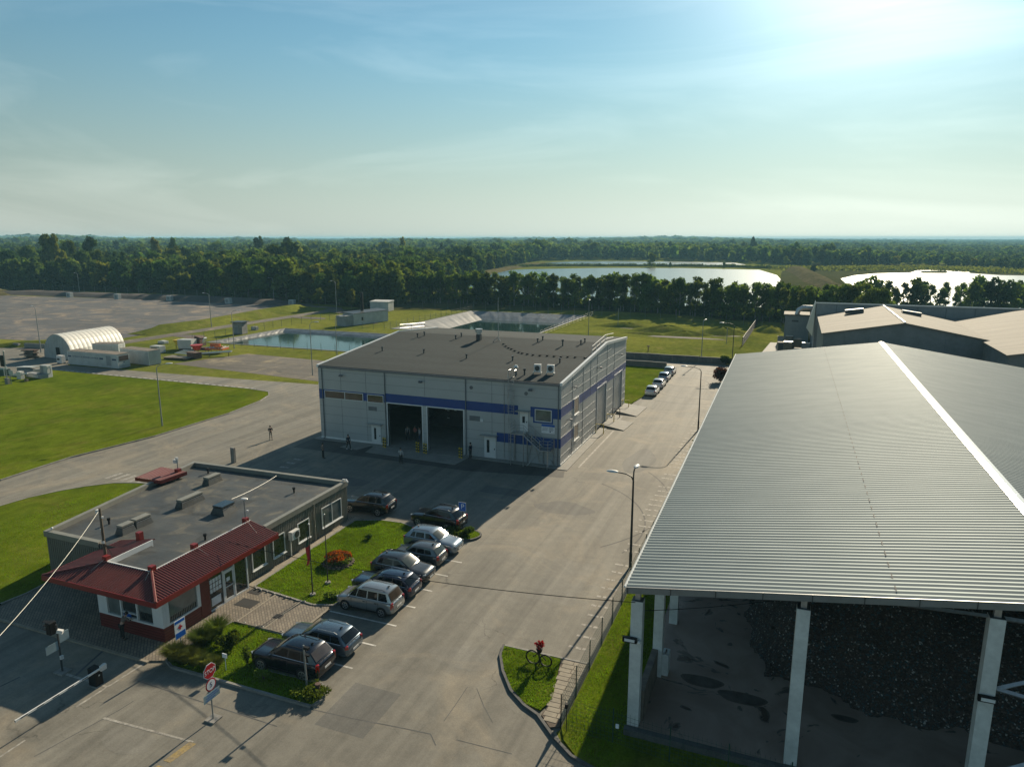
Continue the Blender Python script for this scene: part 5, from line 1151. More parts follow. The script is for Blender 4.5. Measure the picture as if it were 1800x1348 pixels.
for i in range(12):
    x = -1.6 + (i % 4) * 1.7 + rr.uniform(-.3, .3); y = 160 + (i // 4) * 4.4 + rr.uniform(-.6, .6); a, b, h = rr.uniform(.9, 1.7), rr.uniform(.8, 1.6), rr.uniform(.7, 2.1)
    mt = [('steel_dark', 'dark metal'), ('sand', 'tan'), ('trim_white', 'white'), ('old_wall2', 'grey'), ('timber', 'brown timber')][i % 5]
    t = thing('scrap_crate', '%s scrap crate, %s in %s row beside the old hall' % (mt[1], ['leftmost', 'second', 'third', 'rightmost'][i % 4], ['the nearest', 'the middle', 'the farthest'][i // 4]), 'crate', (x, y, 0), rr.uniform(-.2, .2), 'scrap crates beside the old hall')
    MB().box(-a / 2, a / 2, -b / 2, b / 2, .1, h).build('box', M[mt[0]], t); MB().box(-a / 2 - .04, a / 2 + .04, -b / 2 - .04, b / 2 + .04, h, h + .06).build('lid', M['steel' if i % 2 else 'timber'], t); MB().box(-a / 2, a / 2, -b / 2, -b / 2 + .12, 0, .1).box(-a / 2, a / 2, b / 2 - .12, b / 2, 0, .1).build('runner', M['timber'], t)
# ================================================================== FENCES AND WALLS
def mesh_fence(label, pts, h, post_gap, mat, wires='panel', name='mesh_fence', pr=.03, z=.1, vgap=.12, wr=.006):
    root = thing(name, label, 'fence', (pts[0][0], pts[0][1], 0)); wire = MB(); np_ = 0
    for a, b in zip(pts, pts[1:]):
        a, b = Vector(a), Vector(b); d = b - a; n_ = max(1, round(d.length / post_gap)); d.normalize(); L_ = (b - a).length
        for i in range(n_ + (1 if b == Vector(pts[-1]) else 0)):
            p = a + d * L_ * i / n_; MB().cyl(p.x, p.y, 0, h + .05, pr, 5).build('post', M[mat], root, world=True); np_ += 1
        for zz in (np.arange(z + .03, h, .22) if wires == 'panel' else np.arange(z + .2, h + .01, .55)): wire.tube([(*a, zz), (*b, zz)], wr * 1.2, 3, caps=False)
        if wires == 'panel':
            k_ = int(L_ / vgap)
            for i in range(k_):
                p = a + d * L_ * i / k_; wire.tube([(p.x, p.y, z), (p.x, p.y, h)], wr, 3, caps=False)
    wire.build('wire_mesh', M[mat], root, world=True); return root
mesh_fence('green welded mesh fence along the road side of the storage hall', [(-9.0, 29.35), (-8.75, 60), (-8.9, 98)], 1.85, 2.55, 'fence_green', vgap=.2, wr=.009)
mesh_fence('green mesh fence across the grass in front of the storage hall', [(-9.0, 29.35), (-6.4, 29.25), (-3.7, 28.95), (4, 28.4), (12, 27.9), (26, 27.0)], 1.85, 2.6, 'fence_green', vgap=.2, wr=.006)
tag(MB().box(-8.75, -8.6, 29.1, 29.25, 1.35, 1.6).cyl(-8.66, 29.17, 0, 1.4, .02, 4).build('gate_box', M['black']), 'small black box on the corner post of the green fences', 'gate box')
tag(MB().box(-6.25, -6.1, 29.1, 29.16, 1.0, 1.2).build('fence_notice', M['sign_white']), 'tiny white notice on the green fence before the first column', 'notice')
mesh_fence('thin post and wire fence in front of the near pond', [(-126.5, 122.6), (-56, 122.2)], 1.9, 3.6, 'fence_veil', 'line', pr=.04, wr=.008)
mesh_fence('thin wire fence along the left side of the near pond', [(-126.5, 122.6), (-128, 155), (-122, 190)], 1.9, 3.6, 'fence_veil', 'line', pr=.04, wr=.008)
mesh_fence('thin wire fence between the two ponds near the white cabin', [(-108, 158.5), (-98.5, 159.2), (-98.9, 172), (-98.5, 195), (-98, 213)], 1.8, 3.4, 'fence_veil', 'line', pr=.035, wr=.008)
mesh_fence('tall thin post fence running before the dark tree row', [(-150, 213), (-98, 214.2), (-45, 211), (-12, 203), (12, 200)], 3.0, 4.6, 'fence_veil', 'line', pr=.05, wr=.01)
mesh_fence('dark slanting fence along the right side of the green field', [(-9.6, 163), (-8.6, 207)], 2.0, 2.2, 'pole_dark', 'line', pr=.08, wr=.05)
mesh_fence('long thin fence at the edge of the left forest behind the gravel lot', [(-345, 221), (-250, 222), (-190, 219.5), (-150, 213)], 3.0, 6.5, 'wire_grey', 'line', pr=.06, wr=.012)
mesh_fence('wire fence along the right edge of the dark pond', [(-56.5, 162), (-56.5, 213)], 1.9, 3.4, 'fence_veil', 'line', pr=.035, wr=.008)
def wall_run(label, a, b, h, w_=.35):
    root = thing('concrete_wall', label, 'wall', (a[0], a[1], 0)); n_ = int((Vector(b) - Vector(a)).length / 2.4); m = MB(); A, B = Vector(a), Vector(b)
    for i in range(n_):
        p, q = A.lerp(B, i / n_ + .0002), A.lerp(B, (i + 1) / n_ - .0002); d = (q - p).normalized(); nn = Vector((-d.y, d.x)) * w_ / 2; m.prism([tuple(p - nn), tuple(q - nn), tuple(q + nn), tuple(p + nn)], 0, h + .02 * ((i * 7) % 3))
    m.build('wall_block', M['wall_grey'], root, world=True)
wall_run('low grey block wall along the far edge of the back road', (-75, 138.1), (-11.0, 137.9), 1.25); wall_run('low grey block wall between the back lawn and the back road', (-53, 129.9), (-20.6, 129.7), 1.1)
tag(MB().tube([(-27.5, 148, 0), (-27.5, 148, 1.2)], .09, 6).box(-27.8, -27.2, 147.9, 148.1, 1.1, 1.3).build('field_post', M['rust']), 'single small brown post standing in the green field', 'post')

# ================================================================== LAMPS
def lamp(x, y, h, adir, label, arm=1.5, mat='pole_dark', second=None, r=.075, drop=.0):
    t = thing('street_lamp', label, 'street lamp', (x, y, 0), 0, 'street lamps')
    MB().cyl(0, 0, 0, 1.2, r * 1.35, 8).tube([(0, 0, 1.2), (0, 0, h - .5)], r * 1.1, 8, r * .75).build('pole', M[mat], t)
    for k_, ang in enumerate([adir] + ([second] if second is not None else [])):
        dx, dy = cos(ang), sin(ang); A = arm if k_ == 0 else .35; zz = h if k_ == 0 else h + .35
        MB().tube([(0, 0, h - .5), (dx * .12 * A, dy * .12 * A, zz - .22), (dx * .45 * A, dy * .45 * A, zz - .05), (dx * A, dy * A, zz)], r * .6, 6).build('arm', M[mat], t)
        hd = MB(); secs = []
        for q, w_, hh in ((-.05, .06, .05), (.1, .16, .10), (.4, .19, .13), (.68, .15, .09), (.8, .05, .04)):
            c = Vector((dx * (A + q), dy * (A + q), zz)); s_ = Vector((-dy, dx, 0))
            secs.append([tuple(c + s_ * w_ * cos(a) + Vector((0, 0, hh * sin(a) * (1 if sin(a) > 0 else .5)))) for a in [2 * pi * i / 10 for i in range(10)]])
        hd.loft(secs, True).build('lamp_head', M['ac_white'], t, smooth=True)
    return t
lamp(-9.55, 47.7, 7.15, R(180), 'nearest street lamp with two heads beside the corrugated roof edge', 1.15, 'pole_dark', R(85), .085)
lamp(-9.75, 87.9, 8.0, R(180), 'street lamp with dark pole right of the road, level with the hall back corner', 1.7)
lamp(-9.3, 131.5, 8.6, R(180), 'street lamp at the end of the road above the storage roof corner', 1.8)
lamp(-15.6, 139.6, 8.0, R(80), 'thin street lamp behind the wall at the end of the road', 1.2, 'pole_grey')
lamp(-73.3, 64.9, 8.0, R(50), 'pale grey lamp pole standing on the edge of the large lawn', 1.1, 'pole_grey')
lamp(-144.7, 147.1, 9.0, R(170), 'lamp pole beside the gravel path in front of the lot', 1.9, 'pole_grey', None, .09)
lamp(-145.2, 100.3, 9.6, R(165), 'lamp pole behind the arched tent, at left of the picture', 1.4, 'pole_grey', None, .09)
lamp(-184.9, 220.6, 8.5, R(170), 'far lamp pole before the forest right of the gravel lot', 1.9, 'pole_grey', None, .1)
lamp(-288.6, 219.8, 8.5, R(170), 'far lamp pole before the forest behind the left gravel lot', 1.9, 'pole_grey', None, .1)
lamp(-135.6, 191, 10, R(170), 'far lamp pole at the road bend left of the white cabin', 1.4, 'pole_grey', None, .1)
lamp(-390, 226, 8.5, R(160), 'farthest left lamp pole before the forest above the sand hill', 1.9, 'pole_grey', None, .1)
lamp(-111.7, 119.5, 8.2, R(30), 'thin lamp pole between the machinery and the near pond', 1.1, 'pole_grey')
lamp(-77.0, 100.5, 9.3, R(20), 'thin lamp pole before the pond just left of the hall corner', .8, 'pole_grey', None, .07)
lamp(-84.2, 118.0, 8.2, R(20), 'thin lamp pole in front of the white cabin and pond', .8, 'pole_grey', None, .07)
lamp(-46.0, 168.0, 8.6, R(100), 'thin lamp pole on the green field right of the dark pond', .7, 'pole_grey', None, .07)
for u, v, h, lb in ((1086, 575, 5, 'short bare pole in the field before the tree row, left one'), (1277, 604, 3.5, 'pale leaning bare pole on the field by the dark fence')):
    x, y = at(u, v); tag(MB().tube([(x, y, 0), (x, y + .2, h)], .08, 5).build('bare_pole', M['pole_grey']), lb, 'pole')

# ================================================================== SIGNS, BARRIER, SMALL STREET THINGS
def ngon(n, r, rot=0): return [(r * cos(2 * pi * i / n + rot), r * sin(2 * pi * i / n + rot)) for i in range(n)]
def plateX(poly, x, th):           # plate in the y-z plane facing +x ; poly of (y,z)
    mb = MB(); n_ = len(poly); vs_ = [(x, p[0], p[1]) for p in poly] + [(x + th, p[0], p[1]) for p in poly]
    return mb.add(vs_, [tuple(range(n_ - 1, -1, -1)), tuple(range(n_, 2 * n_))] + [(i, (i + 1) % n_, n_ + (i + 1) % n_, n_ + i) for i in range(n_)])
t = thing('stop_sign', 'red STOP sign with round 5 sign and blue-grey plate on one pole', 'sign', (-25.3, 23.65, 0))
MB().cyl(0, 0, .03, 2.95, .035, 8).build('pole', M['pole_grey'], t); MB().box(-.3, .3, -.3, .3, .02, .1).build('base', M['kerb'], t)
o = plateX([(a, b + 2.72) for a, b in ngon(8, .42, pi / 8)], .045, .012).build('stop_plate', M['sign_white'], t); plateX([(a, b + 2.72) for a, b in ngon(8, .385, pi / 8)], .058, .006).build('stop_face', M['sign_red'], o)
text_mesh('stop_letters', 'STOP', .3, M['sign_white'], o, (.066, 0, 2.71), (0, 1, 0), (0, 0, 1), width=.66, world=False)
o = plateX([(a, b + 1.98) for a, b in ngon(24, .33)], .045, .012).build('speed_plate', M['sign_red'], t); plateX([(a, b + 1.98) for a, b in ngon(24, .265)], .058, .006).build('speed_face', M['sign_white'], o)
text_mesh('speed_number', '5', .36, M['ink'], o, (.066, 0, 1.97), (0, 1, 0), (0, 0, 1), world=False)
o = MB().box(.045, .06, -.52, .52, 1.18, 1.6).build('info_plate', M['sign_grey'], t)
m = MB()
for r_, (a, b) in enumerate(((-.28, .36), (-.36, .44), (-.42, .2))):
    y = a
    while y < b: 
        w_ = rnd.uniform(.03, .09); m.box(.0605, .064, y, min(b, y + w_), 1.49 - r_ * .12, 1.54 - r_ * .12); y += w_ + .03
m.build('small_print', M['sign_blue'], o)
t = thing('first_aid_sign', 'blue and white sign with a red cross at the booth corner', 'sign', (-31.15, 27.35, 0)); MB().cyl(0, 0, .1, 2.3, .03, 8).build('pole', M['pole_grey'], t)
o = MB().box(.035, .05, -.38, .38, 1.15, 2.28).build('plate', M['sign_white'], t); MB().box(.051, .056, -.34, .34, 2.08, 2.24).build('blue_field', M['sign_blue'], o); MB().box(.051, .056, -.34, .34, 1.19, 1.52).build('blue_field', M['sign_blue'], o); MB().box(.051, .057, -.15, .15, 1.75, 1.85).box(.051, .0575, -.05, .05, 1.65, 1.95).build('red_cross', M['sign_red'], o)
t = thing('parking_sign', 'blue P parking sign standing in the small planted island', 'sign', (-23.6, 49.0, 0)); MB().cyl(0, 0, .1, 2.6, .035, 8).build('pole', M['pole_dark'], t)
o = MB().box(-.33, .33, -.05, -.035, 1.85, 2.6).build('plate', M['sign_white'], t); MB().box(-.31, .31, -.056, -.0505, 1.87, 2.58).build('blue_field', M['sign_blue'], o)
text_mesh('letter', 'P', .62, M['sign_white'], o, (0.02, -.058, 2.22), (1, 0, 0), (0, 0, 1), world=False)
t = thing('traffic_light', 'black traffic light with pale sign backs on a thin pole before the booth', 'traffic light', (-36.0, 23.67, 0)); MB().cyl(0, 0, .05, 2.9, .05, 8).build('pole', M['steel_dark'], t); MB().box(-.35, .35, -.3, .3, .02, .1).build('base', M['kerb'], t)
MB().box(-.45, -.1, -.3, .1, 2.35, 3.05).build('signal_head', M['black'], t, bevel=.03); m = MB()
for z in (2.5, 2.72, 2.94): m.obox((-.62, -.1, z + .05), (.34, .22, .03))
m.build('visor', M['black'], t); MB().box(.02, .035, -.75, -.06, 1.45, 1.95).box(-.01, .02, .06, .62, 1.75, 2.3).build('sign_back', M['sign_grey'], t); MB().obox((.1, .1, 2.45), (.3, .18, .2), .5, .3).build('sensor', M['ac_white'], t)
MB().box(.04, .16, -.08, .08, .85, 1.05).build('button_box', M['ac_white'], t)
t = thing('barrier_gate', 'lowered white barrier arm on a black box across the entrance lane', 'barrier', (-33.25, 23.55, 0)); MB().box(-.28, .28, -.22, .22, .04, 1.05).build('housing', M['black'], t, bevel=.03); MB().box(-.34, .34, -.28, .28, .02, .06).build('base', M['kerb'], t)
MB().tube([(.3, .28, 1.0), (.33, .28, 1.0)], .2, 12).box(.28, .42, .06, .4, .85, 1.15).build('pivot_cover', M['ac_white'], t, bevel=.02); MB().box(.3, .36, -4.45, .2, .95, 1.05).box(.29, .37, -4.45, -4.4, .94, 1.06).build('arm', M['trim_white'], t); m = MB()
for y in np.arange(-4.2, -.2, .8): m.box(.361, .365, y, y + .35, .98, 1.02)
m.build('arm_stripe', M['black'], t); MB().box(.281, .285, -.03, .05, .6, .68).build('badge', M['ac_white'], t)
t = thing('signal_post', 'leaning thin post with a small black lamp head beside the black suv', 'post', (-22.3, 27.15, 0)); MB().tube([(0, 0, .1), (-.06, 0, 2.75)], .055, 8, .045).build('pole', M['pole_grey'], t); MB().obox((.12, .0, 2.62), (.3, .16, .14)).obox((.16, 0, 2.2), (.22, .1, .08)).build('lamp_head', M['black'], t)
t = thing('hydrant', 'small rusty brown hydrant post on the grass tip behind the black suv', 'hydrant', (-21.65, 27.2, .12)); MB().cyl(0, 0, 0, .48, .11, 8).cyl(0, 0, .42, .55, .15, 8).build('body', M['rust'], t); MB().box(-.16, .2, -.16, .16, 0, .06).build('foot', M['kerb'], t)
t = thing('concrete_marker', 'round-topped concrete post on the asphalt behind the office roof', 'post', (-54.2, 56.6, 0)); MB().box(-.22, .22, -.18, .18, 0, 1.7).build('body', M['kerb'], t, bevel=.04); MB().box(-.13, -.08, -.19, -.181, .1, 1.5).build('dark_slot', M['seam'], t)
# flag poles
for i, (x, y, lb) in enumerate([(-28.4, 35.75, 'nearer flagpole with a hanging green and red flag on the lawn'), (-28.45, 37.5, 'bare flagpole just behind the flagged one on the lawn')]):
    t = thing('flagpole', lb, 'flagpole', (x, y, .12), 0, 'flagpoles on the garden lawn'); MB().tube([(0, 0, 0), (0, 0, 5.0)], .045, 8, .025).build('pole', M['pole_dark'], t); MB().cyl(0, 0, 0, .12, .2, 8).build('foot', M['kerb'], t); MB().ball((0, 0, 5.03), .06).build('finial', M['steel'], t)
    if i == 0:
        secs = []
        for k_ in range(12):
            z = 4.7 - k_ * .22; f = k_ / 11; wd = .12 + .16 * f; secs.append([(-.04 - wd * q + .05 * sin(k_ + q * 6), -.06 * sin(q * 5 + k_ * .6) - .05 * q, z - .25 * q) for q in (0, .25, .5, .75, 1)])
        MB().loft(secs[:6], False, False).build('flag_green_half', M['fence_green'], t, smooth=True); MB().loft(secs[5:], False, False).build('flag_red_half', M['sign_red'], t, smooth=True)

# ================================================================== CARS
def section(x, zl, zh, w_, n_top=.82):
    """half profile -> full ring, x forward"""
    h = zh - zl
    P_ = [(0, zl), (w_ * .86, zl), (w_ * .965, zl + h * .12), (w_, zl + h * .42), (w_ * .985, zl + h * .74), (w_ * .955, zl + h * .90), (w_ * n_top, zh), (w_ * .5, zh + .018), (0, zh + .024)]
    return [(x, y, z) for y, z in P_] + [(x, -y, z) for y, z in P_[-2:0:-1]]
def make_car(label, cat, p, col, loc, heading, group=None, rails=True, small=False):
    Lc, W, H, hood, belt, wb_, x1, x2, x3, x4 = p['L'], p['W'] / 2, p['H'], p['hood'], p['belt'], p['wb'], p['x1'], p['x2'], p['x3'], p['x4']
    rr_ = p.get('r', .33); gc = p.get('gc', .2)
    t = thing('parked_car', label, cat, (*loc, .02), heading, group)
    hx = Lc / 2; X = lambda d: hx - d          # d measured from the nose
    st = [(0.0, .36, hood - .38, W * .66), (.05, .29, hood - .28, W * .78), (.18, .25, hood - .15, W * .90), (.45, gc, hood - .07, W * .97), (.9 * x1, gc, hood, W), (x1 + .05, gc, belt, W), (Lc * .5, gc, belt + .01, W), (Lc - .95, gc, belt + .03, W), (Lc - .45, gc + .02, belt + p.get('tail', .03), W * .985), (Lc - .16, gc + .06, belt - .02 + p.get('tail', 0), W * .93), (Lc - .04, .32, belt - .12, W * .86), (Lc, .40, belt - .30, W * .80)]
    MB().loft([section(X(d), zl, zh, w_) for d, zl, zh, w_ in st], True, True).build('body', col, t, smooth=True)
    # cabin
    wr, wbt = W * p.get('rw', .74), W * .93; zb = belt - .01
    def ring(d, z, w0, w1): return [(X(d), w0, zb), (X(d), w1, z - .03), (X(d), w1 * .9, z), (X(d), 0, z + .03), (X(d), -w1 * .9, z), (X(d), -w1, z - .03), (X(d), -w0, zb)]
    cs = [(x1, zb + .02, wbt * .9, wbt * .88), (x2, H - .05, wbt, wr), (x2 + .35, H - .005, wbt, wr * 1.01), ((x2 + x3) / 2, H, wbt, wr * 1.02), (x3 - .2, H - .03, wbt, wr), (x3, H - .07, wbt, wr * .97), (x4, zb + .05, wbt * .93, wbt * .88)]
    MB().loft([ring(*c) for c in cs], False, True).build('cabin', col, t, smooth=True)
    # windscreen / rear window: slightly proud panes
    def pane(da, za, wa, db, zb_, wb2, off, name, mat):
        a, b = Vector((X(da), 0, za)), Vector((X(db), 0, zb_)); d = (b - a); n_ = Vector((-d.z, 0, d.x)).normalized()
        if n_.z < 0: n_ = -n_
        lo, hi = a + d * .10 + n_ * off, a + d * .90 + n_ * off; wl, wh_ = wa + (wb2 - wa) * .10 - .06, wa + (wb2 - wa) * .90 - .06; secs = []
        for q in (-1, -.5, 0, .5, 1):
            bul = (1 - q * q) * .035
            secs.append([tuple(lo + n_ * bul + Vector((0, q * wl, 0))), tuple(hi + n_ * bul + Vector((0, q * wh_, 0)))])
        fl = 1 if d.x < 0 else -1
        MB().loft(secs, False, False).build(name, M[mat], t, smooth=True)
    pane(x1, zb + .02, wbt * .9, x2, H - .05, wr, .02, 'windscreen', 'car_glass_lite' if p.get('lite', 1) else 'car_glass')
    pane(x4, zb + .05, wbt * .9, x3, H - .07, wr * .97, .02, 'rear_window', p.get('rg', 'car_glass'))
    # side windows
    wins = p['wins']
    for s in (1, -1):
        for (a0, a1, b0, b1) in wins:     # bottom x range, top x range
            zt = H - .13; z0 = belt + .06
            def P2_(d, z): f = (z - zb) / (H - .03 - zb); return (X(d), s * (wbt + (wr - wbt) * f + .012), z)
            q = [P2_(a0, z0), P2_(a1, z0), P2_(b1, zt), P2_(b0, zt)]
            if s > 0: q = q[::-1]
            MB().quad(*q).build('side_window', M['car_glass'], t)
        if not small:
            zc = belt + .035; yc = s * (wbt + (wr - wbt) * (zc - zb) / (H - .03 - zb) + .014); MB().tube([(X(wins[0][0] - .1), yc, zc), (X(wins[-1][1] + .05), yc, zc)], .014, 4).build('window_trim', M['chrome'], t)
        m = MB().obox((X(x1 + .28), s * (W + .08), belt + .06), (.12, .18, .13)); m.build('mirror', col, t, bevel=.02)
        MB().obox((X(.20), s * W * .70, hood - .22), (.24, .30, .10), s * R(-32)).build('headlight', M['head'], t, bevel=.02)
        th = p.get('tl', .18); MB().obox((X(Lc - .12), s * W * .795, belt - .03 - th * .45), (.2, .16, th), s * R(38)).build('tail_light', M['tail'], t, bevel=.02)
        if not small:
            for d in p['hand']: MB().box(X(d) - .08, X(d) + .08, s * (W * .985) - .012, s * (W * .985) + .022, belt - .17, belt - .135).build('door_handle', M['black'] if p.get('bh') else col, t)
            m = MB()
            for d in p['seam']: m.box(X(d) - .006, X(d) + .006, s * W * .99 - .012, s * W * .99 + .008, gc + .12, belt - .08)
            m.box(X(x1 + 2.4), X(x1 - .0), s * W - .012, s * W + .006, gc + .04, gc + .12); m.build('door_seam', M['black'], t)
        if rails: MB().tube([(X(x2 + .25), s * wr * .86, H - .01), (X(x2 + .4), s * wr * .86, H + .045), (X(x3 - .4), s * wr * .86, H + .04), (X(x3 - .2), s * wr * .86, H - .03)], .018, 5).build('roof_rail', M['steel' if p.get('sr') else 'black'], t)
        for d in (p['fo'], p['fo'] + wb_):
            w_ = MB(); w_.tube([(X(d), s * (W - .22), rr_), (X(d), s * (W + .012), rr_)], rr_, 18)
            ar = MB().tube([(X(d), s * (W - .3), rr_ + .02), (X(d), s * (W + .006), rr_ + .02)], rr_ * 1.16, 20).build('wheel_arch', M['black'], t)
            wo = w_.build('wheel', M['rubber'], t); rm = MB(); R0 = rr_ * .68
            for k_ in range(5):
                a = 2 * pi * k_ / 5 + .3; rm.obox((X(d) + cos(a) * R0 * .5, s * (W + .018), rr_ + sin(a) * R0 * .5), (R0, .02, R0 * .26), 0, -a)
            ro = [(X(d) + R0 * cos(2 * pi * k_ / 16), s * (W + .014), rr_ + R0 * sin(2 * pi * k_ / 16)) for k_ in range(16)] + [(X(d) + R0 * .84 * cos(2 * pi * k_ / 16), s * (W + .022), rr_ + R0 * .84 * sin(2 * pi * k_ / 16)) for k_ in range(16)]
            rm.add(ro, [((k_, (k_ + 1) % 16, 16 + (k_ + 1) % 16, 16 + k_) if s < 0 else (16 + k_, 16 + (k_ + 1) % 16, (k_ + 1) % 16, k_)) for k_ in range(16)]); rm.build('rim', M['rim'], wo)
    # bumpers, grille, plates
    MB().box(X(.03), X(-.015), -W * .42, W * .42, .42, hood - .42 + .02).build('grille', M['black'], t, bevel=.02)
    MB().box(X(Lc + .006), X(Lc - .14), -W * .66, W * .66, .34, .50).build('rear_bumper', M['black'] if p.get('bb') else col, t, bevel=.04)
    MB().box(X(-.03), X(-.016), -.26, .26, .42, .53).build('front_plate', M['plate'], t); MB().obox((X(Lc + .012), 0, belt - .42), (.02, .52, .11), 0, 0).build('rear_plate', M['plate'], t)
    if not small:
        MB().obox((X(x3 - .3), 0, H + .06), (.16, .06, .07), 0, R(25)).build('roof_fin', M['black'], t)
        MB().obox((X(x4 - .02), 0, belt + .05), (.5, .02, .02), 0, 0, 0).build('rear_wiper', M['black'], t)
    return t
PS = dict(L=4.65, W=1.89, H=1.69, hood=1.03, belt=1.10, wb=2.77, fo=.88, x1=1.35, x2=2.15, x3=4.0, x4=4.5, r=.365, wins=[(1.75, 2.62, 2.28, 2.66), (2.72, 3.5, 2.76, 3.45), (3.58, 4.05, 3.52, 3.8)], hand=(2.5, 3.4), seam=(1.6, 2.67, 3.6), gc=.25, tl=.42)
PK = dict(PS, L=4.48, W=1.85, H=1.63, hood=1.0, belt=1.08, wb=2.67, x1=1.28, x2=2.05, x3=3.85, x4=4.33, r=.36, wins=[(1.7, 2.5, 2.2, 2.54), (2.6, 3.35, 2.64, 3.3), (3.42, 3.85, 3.38, 3.6)], hand=(2.4, 3.25), seam=(1.55, 2.55, 3.45), tl=.18)
PW = dict(PS, L=4.72, W=1.80, H=1.47, hood=.88, belt=.95, wb=2.72, fo=.88, x1=1.42, x2=2.2, x3=4.1, x4=4.6, r=.325, wins=[(1.8, 2.65, 2.32, 2.7), (2.75, 3.55, 2.8, 3.5), (3.62, 4.25, 3.6, 4.0)], hand=(2.55, 3.45), seam=(1.65, 2.72, 3.65), gc=.19, tl=.2, sr=1)
PM = dict(PS, L=4.32, W=1.74, H=1.66, hood=.93, belt=1.02, wb=2.69, fo=.82, x1=.92, x2=1.75, x3=3.9, x4=4.2, r=.315, wins=[(1.15, 1.6, 1.55, 1.72), (1.68, 2.4, 1.8, 2.42), (2.5, 3.2, 2.5, 3.18), (3.28, 3.95, 3.26, 3.75)], hand=(2.25, 3.1), seam=(1.3, 2.45, 3.28), gc=.2, bh=1, tl=.42, rg='glass_brown')
PH = dict(PS, L=3.98, W=1.72, H=1.50, hood=.93, belt=1.0, wb=2.49, fo=.78, x1=1.12, x2=1.72, x3=3.45, x4=3.82, r=.32, wins=[(1.4, 2.1, 1.85, 2.12), (2.2, 2.8, 2.22, 2.78), (2.88, 3.4, 2.86, 3.25)], hand=(2.0, 2.7), seam=(1.35, 2.15, 2.9), gc=.2, tl=.3, rg='car_glass_lite')
PD = dict(PS, L=4.25, W=1.72, H=1.44, hood=.86, belt=.93, wb=2.6, fo=.82, x1=1.25, x2=1.95, x3=3.3, x4=3.9, r=.31, wins=[(1.6, 2.4, 2.05, 2.42), (2.5, 3.3, 2.52, 3.1)], hand=(2.3, 3.1), seam=(1.5, 2.45), gc=.19, tl=.15, rg='car_glass')
pc = {'black_blue': paint('paint_black_blue', (.006, .009, .018)), 'steel_blue': paint('paint_steel_blue', (.085, .12, .155), .5), 'silver': paint('paint_silver', (.30, .32, .33), .6), 'navy': paint('paint_navy', (.015, .026, .055), .4),
      'anthracite': paint('paint_anthracite', (.040, .044, .050), .5), 'grey': paint('paint_grey', (.10, .105, .108), .5), 'icy': paint('paint_icy_blue', (.20, .25, .30), .55), 'black': paint('paint_black', (.007, .007, .008), .2), 'white': paint('paint_white', (.48, .49, .50), .1)}
W_ = pi; G_ = 'cars parked in the angled bays by the lawns'
make_car('black suv with tall red tail lights parked nose in, nearest the stop sign', 'car', dict(PS, rg='glass_brown'), pc['black_blue'], (-24.45, 28.75), R(180))
make_car('steel blue estate car parked nose in beside the black suv', 'car', PW, pc['steel_blue'], (-24.2, 31.0), R(180))
make_car('silver minivan parked nose in just beyond the empty bay', 'car', PM, pc['silver'], (-24.05, 35.95), R(180))
make_car('navy estate car with roof rails between silver minivan and dark suv', 'car', PW, pc['navy'], (-24.25, 38.25), R(180))
make_car('dark grey suv reversed into its bay, pale windscreen to the road', 'car', PK, pc['anthracite'], (-24.2, 40.45), 0)
make_car('small grey hatchback parked nose in between two suvs', 'car', PH, pc['grey'], (-24.3, 43.0), R(180), rails=False)
make_car('pale blue suv reversed into the last bay beside the planted island', 'car', PK, pc['icy'], (-24.35, 45.35), 0)
make_car('black suv in the hall shadow behind the parking sign', 'car', dict(PS, L=4.7, sr=1), pc['black'], (-26.1, 49.6), R(176))
make_car('black suv parked at the far corner of the office wall', 'car', dict(PS, L=4.6), pc['black'], (-33.2, 50.2), R(181))
for i, (y, lb) in enumerate(((106.8, 'nearest white car of the four beside the back lawn'), (112.6, 'second white car of the row beside the back lawn'), (118.6, 'third car of the row beside the back lawn, dark windows'), (124.0, 'farthest white car of the four beside the back lawn'))):
    make_car(lb, 'car', PD if i != 3 else PH, pc['white'] if i != 2 else pc['icy'], (-18.95 - .15 * (i > 1), y), R(90), 'white cars parked in line beside the back lawn', rails=False, small=True)

